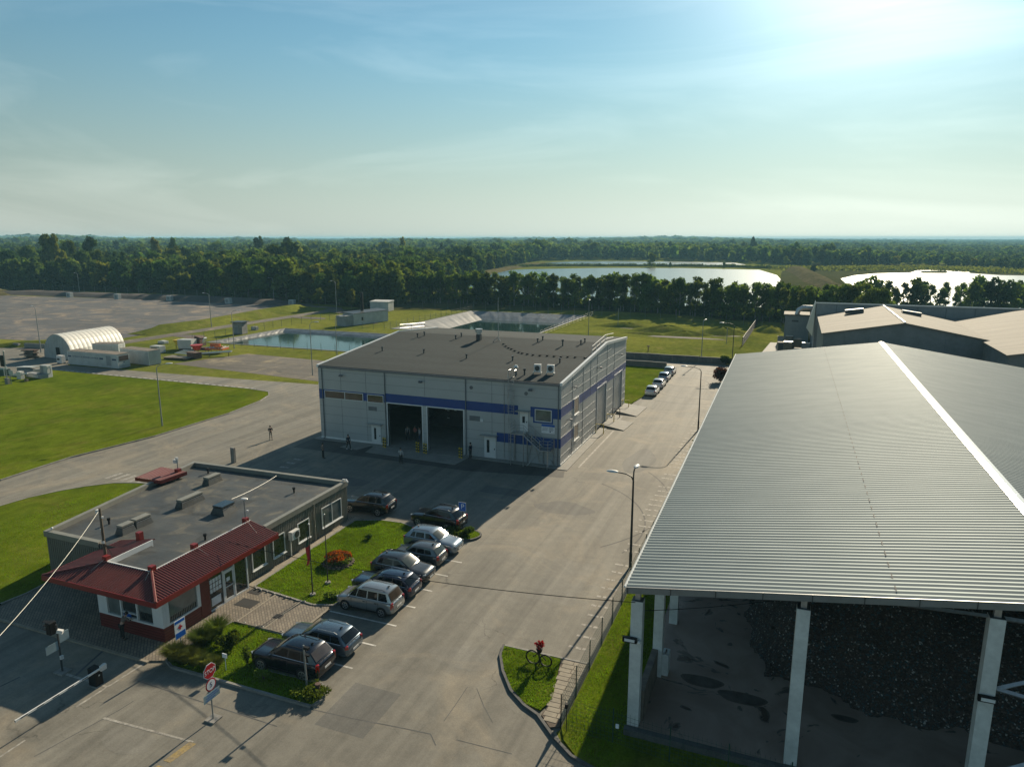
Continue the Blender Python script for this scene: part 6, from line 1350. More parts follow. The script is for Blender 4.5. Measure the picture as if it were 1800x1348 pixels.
# ================================================================== PEOPLE
def person(label, loc, face, jac, trou, pose='stand', hgt=1.75, shoes=(.02, .02, .02), bare_arms=False, z=.02):
    t = thing('person', label, 'person', (*loc, z), face); s_ = hgt / 1.75
    J = {'pelvis': (0, 0, .95), 'waist': (0, 0, 1.08), 'chest': (0, 0, 1.30), 'neck': (0, 0, 1.47), 'headb': (.015, 0, 1.56), 'headt': (.02, 0, 1.68)}
    legs = {}; arms = {}
    for sd, y in (('l', 1), ('r', -1)):
        if pose == 'walk':
            f = .26 * y; legs[sd] = [(0, .09 * y, .93), (f * .45 + .05, .10 * y, .50), (f, .10 * y, .09 if y > 0 else .13), (f + .16, .11 * y, .04)]
        else: legs[sd] = [(0, .09 * y, .93), (.01, .11 * y, .50), (-.01, .13 * y, .09), (.15, .15 * y, .04)]
        if pose == 'folded': arms[sd] = [(0, .19 * y, 1.41), (-.02, .25 * y, 1.14), (.2, .06 * y, 1.16), (.24, -.06 * y, 1.17)]
        elif pose == 'phone' and y > 0: arms[sd] = [(0, .19 * y, 1.41), (.02, .26 * y, 1.15), (.2, .14 * y, 1.34), (.24, .1 * y, 1.38)]
        elif pose == 'lean': arms[sd] = [(.0, .19 * y, 1.41), (.24, .26 * y, 1.22), (.46, .12 * y, 1.20), (.54, .10 * y, 1.20)]
        elif pose == 'hips': arms[sd] = [(0, .19 * y, 1.41), (-.06, .33 * y, 1.18), (.04, .19 * y, 1.02), (.09, .14 * y, 1.01)]
        else: arms[sd] = [(0, .19 * y, 1.41), (-.01, .25 * y, 1.14), (.05, .25 * y, .89), (.07, .24 * y, .80)]
    if pose == 'lean':
        def bend(p):
            a = R(32); dz = p[2] - .95
            return (p[0] * cos(a) + dz * sin(a) if dz > 0 else p[0], p[1], .95 + dz * cos(a) - p[0] * sin(a) * .4 if dz > 0 else p[2])
        J = {k_: bend(v) for k_, v in J.items()}; arms = {k_: [bend(p) for p in v] for k_, v in arms.items()}
    def skin(name, verts, edges, radii, mat, sub=1):
        me = bpy.data.meshes.new(name); me.from_pydata([tuple(c * s_ for c in v) for v in verts], edges, []); me.materials.append(mat)
        o = bpy.data.objects.new(name, me); COL.objects.link(o); o.parent = t; md = o.modifiers.new('skin', 'SKIN'); md.use_smooth_shade = True
        if not me.skin_vertices: 
            return o
        for i, r_ in enumerate(radii): me.skin_vertices[0].data[i].radius = (r_[0] * s_, r_[1] * s_) if isinstance(r_, tuple) else (r_ * s_, r_ * s_)
        me.skin_vertices[0].data[0].use_root = True; sb = o.modifiers.new('sub', 'SUBSURF'); sb.levels = sub; sb.render_levels = sub; return o
    # body: pelvis root, spine, head, arms with fingers, legs
    V_ = [J['pelvis'], J['chest'], J['neck'], J['headb'], J['headt']]; E_ = [(0, 1), (1, 2), (2, 3), (3, 4)]; Rr = [(.11, .09), (.13, .09), .05, (.085, .095), (.075, .085)]
    for sd, y in (('l', 1), ('r', -1)):
        a = arms[sd]; n_ = len(V_); V_ += a; E_ += [(1, n_), (n_, n_ + 1), (n_ + 1, n_ + 2), (n_ + 2, n_ + 3)]; Rr += [.05, .038, .026, .030]
        h = Vector(a[3]); d = (h - Vector(a[2])).normalized(); sdv = Vector((d.y, -d.x, 0)); sdv = sdv.normalized() if sdv.length > .1 else Vector((1, 0, 0))
        for k_, (o_, ln) in enumerate(((-.03, .06), (-.01, .075), (.01, .07), (.028, .055))):
            p = h + sdv * o_ + d * .02; q = p + d * ln + Vector((.012, 0, 0)); m_ = len(V_); V_ += [tuple(p), tuple(q)]; E_ += [(n_ + 3, m_), (m_, m_ + 1)]; Rr += [.010, .008]
        m_ = len(V_); V_ += [tuple(h + sdv * -.045 + Vector((.01, -.02 * y, 0)))]; E_ += [(n_ + 3, m_)]; Rr += [.010]
        l_ = legs[sd]; n_ = len(V_); V_ += l_; E_ += [(0, n_), (n_, n_ + 1), (n_ + 1, n_ + 2), (n_ + 2, n_ + 3)]; Rr += [.075, .052, .036, .035]
    skin('body', V_, E_, Rr, M['skin'])
    V_ = [J['waist'], J['chest'], tuple(Vector(J['chest']).lerp(Vector(J['neck']), .72))]; E_ = [(0, 1), (1, 2)]; Rr = [(.135, .11), (.165, .115), (.085, .07)]
    if pose != 'lean': V_.append((0, 0, .93)); E_.append((0, 3)); Rr.append((.15, .12))
    for sd in ('l', 'r'):
        a = arms[sd]; n_ = len(V_); k_ = 2 if bare_arms else 3; V_ += a[:k_]; E_ += [(1, n_)] + [(n_ + i, n_ + i + 1) for i in range(k_ - 1)]; Rr += [.072, .056, .042][:k_]
    skin('jacket', V_, E_, Rr, jac)
    V_ = [(0, 0, 1.02 if pose != 'lean' else .97)]; E_ = []; Rr = [(.13, .105)]
    for sd in ('l', 'r'):
        l_ = legs[sd]; n_ = len(V_); V_ += l_[:3]; E_ += [(0, n_), (n_, n_ + 1), (n_ + 1, n_ + 2)]; Rr += [.092, .07, .055]
    skin('trousers', V_, E_, Rr, trou)
    sm_ = pm('shoes', shoes, .6, fine=0)
    for sd in ('l', 'r'): a, b = legs[sd][2], legs[sd][3]; MB().ball(((a[0] + b[0]) / 2 * s_ + .02, b[1] * s_, .05), .14 * s_, 1, .36, .36).build('shoe', sm_, t, smooth=True)
    hc = Vector(J['headb']).lerp(Vector(J['headt']), .6) * s_; MB().ball(tuple(hc + Vector((-.022, 0, .035))), .112 * s_, 1, .92, 1.0).build('hair', M['hair'], t, smooth=True)
    for y in (-1, 1): MB().ball(tuple(hc + Vector((.088 * s_, y * .032, -.01))), .012).build('eye', M['black'], t)
    MB().ball(tuple(hc + Vector((.1 * s_, 0, -.045))), .016, 1, .8, 1.3).build('nose', M['skin'], t); MB().box(hc.x + .083 * s_, hc.x + .092 * s_, -.022, .022, hc.z - .082, hc.z - .074).build('mouth', M['rust'], t)
    return t
c_ = {k_: cloth('cloth_' + k_, v) for k_, v in dict(black=(.012, .012, .014), darkgrey=(.04, .042, .046), grey=(.22, .22, .21), navy=(.012, .018, .035), pink=(.42, .12, .10), tan=(.28, .23, .17), blue=(.05, .08, .14), taupe=(.16, .12, .10), pale=(.42, .42, .40)).items()}
person('person in black top and pale trousers standing in sun on the asphalt', (-56.4, 65.1), R(-40), c_['black'], c_['tan'], 'folded')
person('person in tan top and black trousers standing alone left on the shaded asphalt', (-46.2, 61.3), R(60), c_['taupe'], c_['black'], 'hips')
person('person in navy jacket with white shoes walking before the closed left door', (-45.6, 65.2), R(-20), c_['navy'], c_['black'], 'walk', 1.75, (.5, .5, .5))
person('person in pale jacket and dark trousers, nearest before the open doors', (-37.4, 62.8), R(100), c_['pale'], c_['black'], 'phone', 1.78)
person('person in dark blue jacket standing near the hall wall right of open doors', (-31.2, 66.95), R(170), c_['navy'], c_['black'], 'stand', 1.8, z=.09)
person('person in dark clothes leaning in at the booth window', (-35.55, 27.15), R(78), c_['taupe'], c_['black'], 'lean', 1.76, z=.11)
person('person in grey top, leftmost of three just inside the left open door', (-41.2, 70.9), R(-60), c_['grey'], c_['navy'], 'stand', 1.78, z=.07)
person('person in pink top, middle of three inside the left open door', (-40.35, 71.2), R(-100), c_['pink'], c_['black'], 'folded', 1.72, z=.07)
person('person in light blue top, rightmost of three inside the left open door', (-39.6, 70.9), R(-140), c_['pale'], c_['blue'], 'stand', 1.76, z=.07)

# ================================================================== LEFT YARD: TENT, CONTAINERS, MACHINERY
def tent():
    a0, b0 = Vector((-138.9, 96.5)), Vector((-130.3, 96.0)); d = (b0 - a0); w_ = d.length / 2; c0 = (a0 + b0) / 2; d.normalize(); n_ = Vector((-d.y, d.x)); n_.rotate(Matrix.Rotation(R(11), 2)); Lt = 13.8; hh = 4.9
    t = thing('arched_tent', 'white arched membrane storage tent with ribbed roof at left', 'tent', (c0.x, c0.y, 0)); secs = []; nr = 13
    for i in range(nr * 4 + 1):
        f = i / (nr * 4); bul = -.045 * (1 if i % 4 == 0 else (.3 if i % 4 in (1, 3) else 0)); c = c0 + n_ * Lt * f
        secs.append([(*(c + d * (w_ + bul) * cos(a)), (hh + bul) * sin(a) ** .9 if sin(a) > 0 else 0) for a in [pi * k_ / 16 for k_ in range(17)]])
    MB().loft([q[::-1] for q in secs], False, False).build('membrane', M['pvc'], t, world=True, smooth=False)
    for f in (0.004, .996):
        c = c0 + n_ * Lt * f; ring_ = [(*(c + d * (w_ - .02) * cos(a)), (hh - .02) * sin(a) ** .9 if sin(a) > 1e-6 else 0) for a in [pi * k_ / 16 for k_ in range(17)]]; MB().add(ring_, [tuple(range(17)) if f < .5 else tuple(range(16, -1, -1))]).build('end_wall', M['pvc_dull'], t, world=True)
    e = c0 - n_ * .03 + d * .3; m = MB().prism([tuple(e - d * .6), tuple(e + d * .5), tuple(e + d * .5 - n_ * .06), tuple(e - d * .6 - n_ * .06)], 0, 2.3); m.build('dark_doorway', M['black'], t, world=True)
    m = MB()
    for q in np.arange(-3.4, 3.5, .85):
        p = c0 + d * q - n_ * .02; m.tube([(*p, 0), (*p, hh * max(.05, (1 - (q / w_) ** 2)) ** .5 - .15)], .03, 4)
    m.build('end_wall_rib', M['container'], t, world=True)
tent()
def container(label, corner, dirv, L_, W2, H_, ribs=True, text=False, cab=False):
    a = Vector(corner); d = Vector(dirv).normalized(); n_ = Vector((-d.y, d.x)); rz = math.atan2(d.y, d.x); t = thing('container', label, 'container', (a.x, a.y, 0), rz)
    MB().box(0, L_, 0, W2, .12, H_).build('body', M['container'], t); MB().box(-.03, L_ + .03, -.03, W2 + .03, H_, H_ + .07).build('roof', M['container_roof'], t)
    MB().box(.2, .6, .1, W2 - .1, 0, .12).box(L_ - .6, L_ - .2, .1, W2 - .1, 0, .12).build('skid', M['steel_dark'], t); m = MB()
    for x in (0, L_ - .1): m.box(x, x + .1, -.02, -.001, .12, H_); 
    m.box(0, L_, -.025, -.001, H_ - .1, H_ - .001); m.build('corner_post', M['frame_white'], t)
    if ribs:
        m = MB()
        for x in np.arange(.4, L_ - .2, .5): m.box(x, x + .22, -.03, -.0011, .25, H_ - .15)
        for y in np.arange(.3, W2 - .2, .5): m.box(L_ + .001, L_ + .03, y, y + .22, .25, H_ - .15)
        m.build('wall_rib', M['container'], t)
    return t
C1 = container('long white container with dark blue lettering across its side, nearest the road', (-126.4, 92.3), (1, -.003), 12.9, 2.55, 2.65, ribs=False)
ORIG[C1.name] = (0, 0, 0)
MB().box(0.0, .9, -.012, -.002, 1.55, 1.85).box(8.3, 9.25, -.012, -.002, 1.55, 1.85).box(11.5, 12.5, -.012, -.002, 1.55, 1.85).build('blue_bar', M['navy'], C1)
text_mesh('lettering', 'TOP QUALITY AT INCREDIBLE LOW PRICES', .42, M['navy'], C1, (4.6, -.008, 1.7), (1, 0, 0), (0, 0, 1), width=6.9, world=False)
MB().box(10.0, 11.2, -.014, -.002, .5, 2.3).build('door_panel', M['old_wall2'], C1); MB().box(12.91, 12.95, .3, 2.25, 1.45, 2.35).build('vent_grille', M['steel_dark'], C1); m = MB()
for i in range(7): m.box(12.951, 12.96, .35, 2.2, 1.5 + i * .12, 1.55 + i * .12)
m.build('grille_slat', M['rust'], C1); MB().box(12.951, 12.97, 1.1, 1.4, 1.1, 1.25).box(12.951, 12.962, .3, 2.2, .45, .5).build('logo_plate', M['navy'], C1)
container('white container behind the lettered one, its right end in view', (-119.2, 97.6), (1, -.09), 8.2, 2.5, 2.75)
container('short grey container right beside the arched tent', (-127.8, 98.6), (.93, .36), 5.2, 2.4, 3.0)
t = thing('white_cabinet', 'small white wheeled unit before the tent end wall', 'cabinet', (-128.8, 92.6, 0)); MB().box(-.7, .7, -.4, .4, .15, 1.6).build('casing', M['ac_white'], t, bevel=.04); MB().box(-.5, .2, -.42, -.401, .7, 1.1).build('grille', M['steel_dark'], t); MB().box(-.6, -.4, -.35, .35, 0, .15).box(.4, .6, -.35, .35, 0, .15).build('foot', M['black'], t)
def block(name, label, cat, x, y, a, b, h, mat, rz=0.0, extra=None, z=0):
    t = thing(name, label, cat, (x, y, z), rz); MB().box(-a / 2, a / 2, -b / 2, b / 2, .05, h).build('body', M[mat], t, bevel=.04)
    MB().box(-a / 2 + .05, a / 2 - .05, -b / 2 + .05, b / 2 - .05, 0, .05).build('foot', M['black'], t)
    if extra: extra(t)
    return t
block('concrete_barrier', 'long pale concrete barrier left of the tent on the asphalt', 'barrier', -152.5, 104.3, 5.5, .6, .9, 'concrete_pad', R(8), lambda t: MB().box(-2.7, 2.7, -.12, .12, .9, 1.0).build('top_edge', M['kerb'], t))
block('concrete_barrier', 'short pale concrete barrier just left of the longer one', 'barrier', -157.5, 103.6, 1.6, .6, .8, 'kerb', R(8), lambda t: MB().box(-.7, .7, -.12, .12, .8, .9).build('top_edge', M['kerb'], t))
t = thing('wood_pile', 'brown stack of pallets and boards by the tent corner', 'wood pile', (-141.2, 95.3, 0), .15)
for i in range(9): MB().obox((rnd.uniform(-.6, .6), rnd.uniform(-.4, .4), .15 + i * .17), (rnd.uniform(2, 3.2), rnd.uniform(.9, 1.4), .14), rnd.uniform(-.3, .3)).build('pallet', M['timber' if i % 2 else 'rust'], t)
# machinery on the grass (scrap group beyond the road)
def mach(name, label, cat, px, parts, rz=0.0):
    x, y = at(*px); t = thing(name, label, cat, (x, y, 0), rz)
    for nm, mt, f in parts: mb = MB(); f(mb); mb.build(nm, M[mt], t)
mach('hopper', 'yellow open hopper at the left end of the machinery heap', 'hopper', (317, 613), [('bowl', 'yellow', lambda m: m.add([(-1, -1, 2), (1, -1, 2), (1, 1, 2), (-1, 1, 2), (-.5, -.5, .8), (.5, -.5, .8), (.5, .5, .8), (-.5, .5, .8)], [(4, 5, 1, 0), (5, 6, 2, 1), (6, 7, 3, 2), (7, 4, 0, 3), (7, 6, 5, 4)])), ('leg', 'steel_dark', lambda m: m.box(-.6, -.5, -.6, -.5, 0, .9).box(.5, .6, -.6, -.5, 0, .9).box(-.6, -.5, .5, .6, 0, .9).box(.5, .6, .5, .6, 0, .9))])
mach('white_tank', 'pale box tank between yellow hopper and dark red machine', 'tank', (330, 615), [('tank', 'container', lambda m: m.box(-1.6, 1.6, -1, 1, .4, 2.3)), ('foot', 'steel_dark', lambda m: m.box(-1.5, -1.2, -.8, .8, 0, .4).box(1.2, 1.5, -.8, .8, 0, .4))], .2)
mach('red_machine', 'dark red machine body behind the red hopper', 'machine', (344, 612), [('body', 'rust', lambda m: m.box(-2.2, 2, -1, 1, .6, 2.2).obox((1.2, 0, 2.2), (1.6, 1.4, .8), 0, .3)), ('wheel', 'rubber', lambda m: m.tube([(-1.4, -1.15, .5), (-1.4, -.9, .5)], .5, 10).tube([(1.4, -1.15, .5), (1.4, -.9, .5)], .5, 10)), ('guard', 'trim_white', lambda m: m.obox((2.6, -.2, 1.9), (.25, .8, 1.2), 0, .5))], .1)
mach('hopper', 'bright red cone hopper in the middle of the machinery heap', 'hopper', (347, 624), [('bowl', 'red', lambda m: m.cyl(0, 0, 1.0, 2.1, .5, 12, 1.25)), ('leg', 'rust', lambda m: m.tube([(-.4, -.4, 0), (-.3, -.3, 1.1)], .08, 5).tube([(.4, -.4, 0), (.3, -.3, 1.1)], .08, 5).tube([(0, .5, 0), (0, .4, 1.1)], .08, 5))])
mach('truss_frame', 'white lattice frame lying in front of the pale tank', 'frame', (327, 624), [('lattice', 'trim_white', lambda m: [m.tube([(-2.2 + i * .5, -.8, .35), (-1.6 + i * .5, .9, .8)], .07, 4) for i in range(8)] and m.tube([(-2.3, -.8, .35), (1.5, -.8, .35)], .09, 4).tube([(-1.8, .9, .8), (2.0, .9, .8)], .09, 4))], -.1)
mach('timber_platform', 'grey timber platform lying at the left front of machinery', 'platform', (318, 631), [('deck', 'timber', lambda m: [m.box(-3.2, 2.6, -1.4 + i * .4, -1.05 + i * .4, .35, .45) for i in range(7)] and m), ('beam', 'rust', lambda m: m.box(-2.8, -2.6, -1.4, 1.3, .1, .35).box(2, 2.2, -1.4, 1.3, .1, .35))], .1)
mach('rusty_bin', 'rusty brown bin right of the timber platform', 'bin', (342, 630), [('bin', 'rust', lambda m: m.box(-1.3, 1.3, -.7, .7, .15, 1.2).box(-1.4, 1.4, -.8, .8, 1.2, 1.28)), ('skid', 'steel_dark', lambda m: m.box(-1.2, -1, -.7, .7, 0, .15).box(1, 1.2, -.7, .7, 0, .15))], -.1)
mach('long_conveyor', 'long white and blue conveyor frame sloping at the right front of machinery', 'conveyor', (367, 627), [('rail', 'trim_white', lambda m: m.tube([(-3.6, -1.8, .5), (3.8, 2.2, .95)], .12, 4).tube([(-3.9, -1.2, .5), (3.5, 2.8, .95)], .12, 4)), ('belt', 'sign_blue', lambda m: m.add([(-3.7, -1.7, .45), (3.7, 2.3, .9), (3.5, 2.7, .9), (-3.9, -1.3, .45)], [(0, 1, 2, 3)])), ('leg', 'steel_dark', lambda m: m.tube([(-3.4, -1.6, 0), (-3.4, -1.6, .5)], .08, 4).tube([(3.2, 2.1, 0), (3.2, 2.1, .9)], .08, 4).tube([(0, .2, 0), (0, .2, .7)], .08, 4))])
mach('orange_machine', 'orange tine machine with pale bars at the right end of machinery', 'machine', (382, 620), [('frame', 'orange', lambda m: m.obox((0, 0, .9), (4.2, 2.2, .3)).obox((-.6, .4, 1.5), (2.4, .3, .7)).obox((.9, -.6, 1.3), (1.8, .3, .4))), ('bar', 'trim_white', lambda m: [m.tube([(-1.8 + i * .7, -1.1, 1.1), (-1.4 + i * .7, 1.1, 1.25)], .08, 4) for i in range(6)] and m), ('tine', 'rust', lambda m: [m.tube([(-1.9 + i * .65, -1, .8), (-1.9 + i * .65, -1.3, 0)], .06, 4) for i in range(6)] and m.obox((-2.9, .2, .7), (2.2, 1, .6)))], .15)
block('white_crate', 'white and pink square tank on the grass right of the containers', 'tank', *at(278, 620), 2.6, 1.6, 1.5, 'container', 0, lambda t: MB().box(-1.0, 0.6, -.82, -.801, .3, 1.2).build('pink_panel', M['flower_red'] if False else M['old_roof'], t))
block('well_cover', 'small white square well cover on the grass beyond the path fence', 'well cover', *at(287, 604), 2.0, 1.2, .6, 'container', 0, lambda t: MB().box(-.5, .5, -.5, .5, .6, .7).build('hatch', M['ac_white'], t))
block('kiosk', 'grey square concrete kiosk with flat overhanging lid beside the path', 'kiosk', *at(423, 587), 2.6, 2.2, 3.0, 'kerb', .1, lambda t: (MB().box(-1.7, 1.7, -1.5, 1.5, 3.0, 3.15).build('lid', M['steel_dark'], t), MB().box(-.9, .2, -1.13, -1.101, .2, 2.3).build('door', M['old_wall2'], t)))
block('transformer_box', 'low grey equipment box right of the concrete kiosk', 'box', *at(448, 580), 1.6, 1.0, .9, 'old_wall2', 0, lambda t: MB().box(-.5, .5, -.52, -.501, .2, .7).build('door', M['container'], t))
for i, (u, v) in enumerate(((123, 517), (207, 520), (299, 523), (402, 528), (514, 531))):
    block('berm_box', ['leftmost small pale box on the far berm', 'second pale box from the left on the far berm', 'middle pale box on the far berm', 'second pale box from the right on the far berm', 'rightmost pale box on the far berm end'][i], 'box', *at(u, v + 6), 2.2, 1.4, 2.0, 'container', 0, lambda t: MB().box(-.7, .4, -.73, -.701, .4, 1.6).build('door', M['old_wall2'], t))
# white cabin with chimney, second cabin
def cabin(label, px, L_, W2, H_, rz, chim=False, name='cabin'):
    x, y = at(*px); t = thing(name, label, 'cabin', (x, y, 0), rz); MB().box(0, L_, 0, W2, .1, H_).build('wall', M['container'], t)
    MB().add([(-.15, -.15, H_), (L_ + .15, -.15, H_), (L_ + .15, W2 + .15, H_ + .25), (-.15, W2 + .15, H_ + .25), (-.15, -.15, H_ - .1), (L_ + .15, -.15, H_ - .1), (L_ + .15, W2 + .15, H_ - .1), (-.15, W2 + .15, H_ - .1)], [(0, 1, 2, 3), (4, 5, 1, 0), (5, 6, 2, 1), (6, 7, 3, 2), (7, 4, 0, 3), (7, 6, 5, 4)]).build('roof', M['steel_dark' if chim else 'trim_white'], t)
    MB().box(.3, .6, 0, W2, 0, .1).box(L_ - .6, L_ - .3, 0, W2, 0, .1).build('skid', M['black'], t)
    if chim: MB().cyl(L_ * .45, W2 * .7, H_, H_ + 5.2, .42, 10).build('chimney', M['black'], t); MB().box(3.0, 3.6, -.04, -.002, 1.2, 2.1).build('window', M['glass'], t); MB().box(-.5 - 2.2, 0, .2, W2 - .2, .1, H_ - .4).build('annex', M['old_wall2'], t)
    else: MB().box(L_ * .5, L_ * .5 + .05, -.03, -.002, .2, H_ - .2).build('door_joint', M['seam'], t)
cabin('long white cabin with dark roof and tall black chimney between the ponds', (622, 573), 13.5, 4.0, 3.3, R(78), True)
cabin('small white cabin behind the one with the chimney', (651, 547), 6.5, 4, 3.2, R(5))
# weighbridge things at left edge
t = thing('signal_tower', 'black signal board on a grey post at the left edge of the lawn', 'signal', (*at(14, 676), .1)); MB().box(-.35, .35, -.2, .2, 0, 1.0).build('base', M['kerb'], t); MB().cyl(0, 0, 0, 5.4, .1, 6).cyl(.75, .1, 0, 2.4, .05, 5).build('pole', M['pole_grey'], t); MB().box(-.95, .0, -.12, .12, 2.9, 4.7).build('signal_board', M['black'], t); MB().ball((.1, 0, 5.4), .12).box(.05, .3, -.1, .1, 2.5, 2.9).build('lamp', M['ac_white'], t); MB().box(.5, 1.5, .05, .1, 1.6, 2.3).build('notice_plate', M['container'], t)
block('grey_cabinet', 'tall pale grey cabinet at the right end of the weighbridge kit', 'cabinet', *at(83, 664), 1.5, 1.0, 2.2, 'container', .1, lambda t: (MB().box(-.7, -.05, -.53, -.501, .2, 2.1).build('door', M['old_wall2'], t), MB().tube([(.8, 0, .8), (1.0, 0, 1.5), (.8, 0, 2.0)], .08, 5).build('pipe', M['steel'], t)))
block('low_bench_unit', 'low pale grey unit left of the tall cabinet', 'cabinet', *at(66, 664), 4.6, 1.2, .8, 'old_wall2', -.12, lambda t: (MB().box(-1.6, 1.4, -.63, -.601, .15, .65).build('panel', M['container'], t), MB().cyl(1.1, -.3, .8, 1.0, .3, 8).build('drum', M['pole_grey'], t)))
block('covered_trough', 'grey trough with a slanting pale lid behind the low unit', 'trough', *at(52, 657), 4.6, 1.4, 1.0, 'old_wall2', -.05, lambda t: MB().obox((-.2, 0, 1.25), (4.6, 1.6, .08), 0, R(-4)).build('lid', M['container'], t))
block('cream_box', 'small cream coloured box on a white bar near the signal board', 'box', *at(37, 667), 1.0, .7, 1.4, 'pvc', 0, lambda t: MB().tube([(-2.6, 0, .6), (-.5, 0, .8)], .12, 5).tube([(.5, 0, .95), (1.6, .2, 1.15)], .12, 5).build('bar', M['trim_white'], t))
block('green_bin', 'dark green bin with pale posts at the very left edge', 'bin', *at(5, 660), 2.6, 1.2, 1.2, 'fence_green', 0, lambda t: MB().cyl(1.4, -.6, 0, 1.4, .08, 6).cyl(-1.4, -.6, 0, 1.4, .08, 6).tube([(-1.4, -.6, 1.4), (1.4, -.6, 1.4)], .08, 5).build('rail', M['container'], t))
tag(MB().box(-.3, .3, -.2, .2, 0, .35).box(-.2, .2, -.1, .1, .35, .42).build('lawn_marker', M['sand']), 'tiny pale stone marker on the lawn right of the signal board', 'marker').location = (*at(47, 671.5), .1)
# ================================================================== VEGETATION
def leafcloud(C, rad, n, size, rs, flat=.55, shell=.5):
    """n leaf-clump quads spread through ellipsoidal lobes C (k,3) with radii rad (k,3)"""
    k_ = len(C); w_ = np.prod(rad, axis=1) ** .8; i = rs.choice(k_, n, p=w_ / w_.sum()); d = rs.normal(size=(n, 3)); d /= np.linalg.norm(d, axis=1)[:, None]
    r_ = (shell + (1 - shell) * rs.rand(n)) ** 1.0; p = C[i] + d * rad[i] * r_[:, None]
    nn = d * .7 + rs.normal(size=(n, 3)) * .6; nn /= np.linalg.norm(nn, axis=1)[:, None]
    a = np.cross(nn, rs.normal(size=(n, 3))); a /= np.linalg.norm(a, axis=1)[:, None]; b = np.cross(nn, a); s = size * (.6 + .8 * rs.rand(n))[:, None]
    V = np.stack([p - a * s - b * s * flat, p + a * s * .9 - b * s * flat * .5, p + a * s + b * s * flat, p - a * s * .7 + b * s * flat], 1)
    return V.reshape(-1, 3)
def crown(kind, H, n, size, seed):
    rs = np.random.RandomState(seed); C = []; Rr = []
    if kind == 'con':
        k_ = 9
        for i in range(k_):
            f = i / (k_ - 1); z = H * (.14 + .84 * f); r_ = H * .17 * (1 - f) + .15; C.append((rs.normal() * .1, rs.normal() * .1, z)); Rr.append((r_, r_, H * .07))
        sh = .25
    elif kind == 'row':
        for i in range(20):
            z = H * (.20 + .72 * rs.rand()); pr = .55 + .6 * min(1, (z / H) * 1.2) * (1.25 - z / H); r_ = H * .060 * (.7 + .8 * rs.rand()); a = rs.rand() * 6.28; q = H * .15 * pr * rs.rand() ** .6
            C.append((q * cos(a), q * sin(a), z)); Rr.append((r_ * 1.2, r_ * 1.2, r_ * 1.2))
        for i in range(4): C.append((rs.normal() * H * .03, rs.normal() * H * .03, H * (.55 + .12 * i))); Rr.append((H * .085, H * .085, H * .08))
        sh = .2
    else:
        for i in range(16):
            z = H * (.30 + .55 * rs.rand()); pr = max(.2, 1 - ((z / H - .52) / .48) ** 2) ** .5; a = rs.rand() * 6.28; q = H * .25 * pr * rs.rand() ** .5; r_ = H * (.075 + .085 * rs.rand())
            C.append((q * cos(a), q * sin(a), z)); Rr.append((r_ * 1.2, r_ * 1.2, r_ * .85))
        for i in range(5): C.append((rs.normal() * H * .04, rs.normal() * H * .04, H * (.4 + .12 * i))); Rr.append((H * .13, H * .13, H * .10))
        if kind == 'low':
            for i in range(6): a = i * 1.05; C.append((H * .2 * cos(a), H * .2 * sin(a), H * .17)); Rr.append((H * .11, H * .11, H * .14))
        sh = .45
    V = leafcloud(np.array(C), np.array(Rr), n, size, rs, .6, sh); V[:, 2] = np.maximum(V[:, 2], .05); return V
def trunk(H, kind, seed):
    r_ = random.Random(seed); m = MB(); top = H * (.85 if kind != 'dec' else .7); r0 = H * .016
    m.tube([(0, 0, -.1), (r_.uniform(-.1, .1), 0, top * .5), (r_.uniform(-.2, .2), r_.uniform(-.2, .2), top)], r0, 6, r0 * .35)
    if kind != 'con':
        for i in range(6):
            z = H * r_.uniform(.25, .6); a = r_.uniform(0, 6.28); l_ = H * r_.uniform(.1, .2); m.tube([(0, 0, z), (l_ * .6 * cos(a), l_ * .6 * sin(a), z + l_ * .5), (l_ * cos(a), l_ * sin(a), z + l_ * 1.1)], r0 * .45, 5, r0 * .15)
    return m
def protos(spec):
    out_ = []
    for nm, kind, H, n, size, mat, seed, bark in spec:
        V = crown(kind, H, n, size, seed); me_o = npmesh('crown', V, np.arange(len(V)).reshape(-1, 4), M[mat]); tm = trunk(H, kind, seed).build('trunk', M[bark])
        out_.append((nm, me_o, tm)); 
    return out_
def place_tree(proto, x, y, s, rz, label, group, name=None, sz=None, z=0.0):
    nm, cr_, tr_ = proto; t = thing(name or nm, label, 'tree', (x, y, z), rz, group); t.scale = (s, s, sz or s)
    for o in (cr_, tr_):
        c = o.copy(); COL.objects.link(c); c.parent = t
    return t
PR = protos([('leafy_tree', 'dec', 14, 1500, .62, 'leaf_a', 1, 'bark'), ('leafy_tree', 'dec', 14, 1500, .62, 'leaf_b', 2, 'bark'), ('leafy_tree', 'low', 14, 1700, .62, 'leaf_c', 3, 'bark'), ('leafy_tree', 'low', 14, 1600, .62, 'leaf_a', 4, 'bark'), ('leafy_tree', 'dec', 14, 1500, .6, 'leaf_c', 5, 'bark'), ('spruce_tree', 'con', 15, 1500, .5, 'needle', 6, 'bark')])
PRR = protos([('slender_tree', 'row', 12.5, 1500, .26, 'leaf_row', 11, 'bark_pale'), ('slender_tree', 'row', 12.5, 1700, .26, 'leaf_row', 12, 'bark'), ('slender_tree', 'row', 12.5, 1300, .26, 'leaf_row', 13, 'bark_pale'), ('slender_tree', 'low', 12, 1200, .4, 'leaf_row', 14, 'bark')])
fr = random.Random(11)
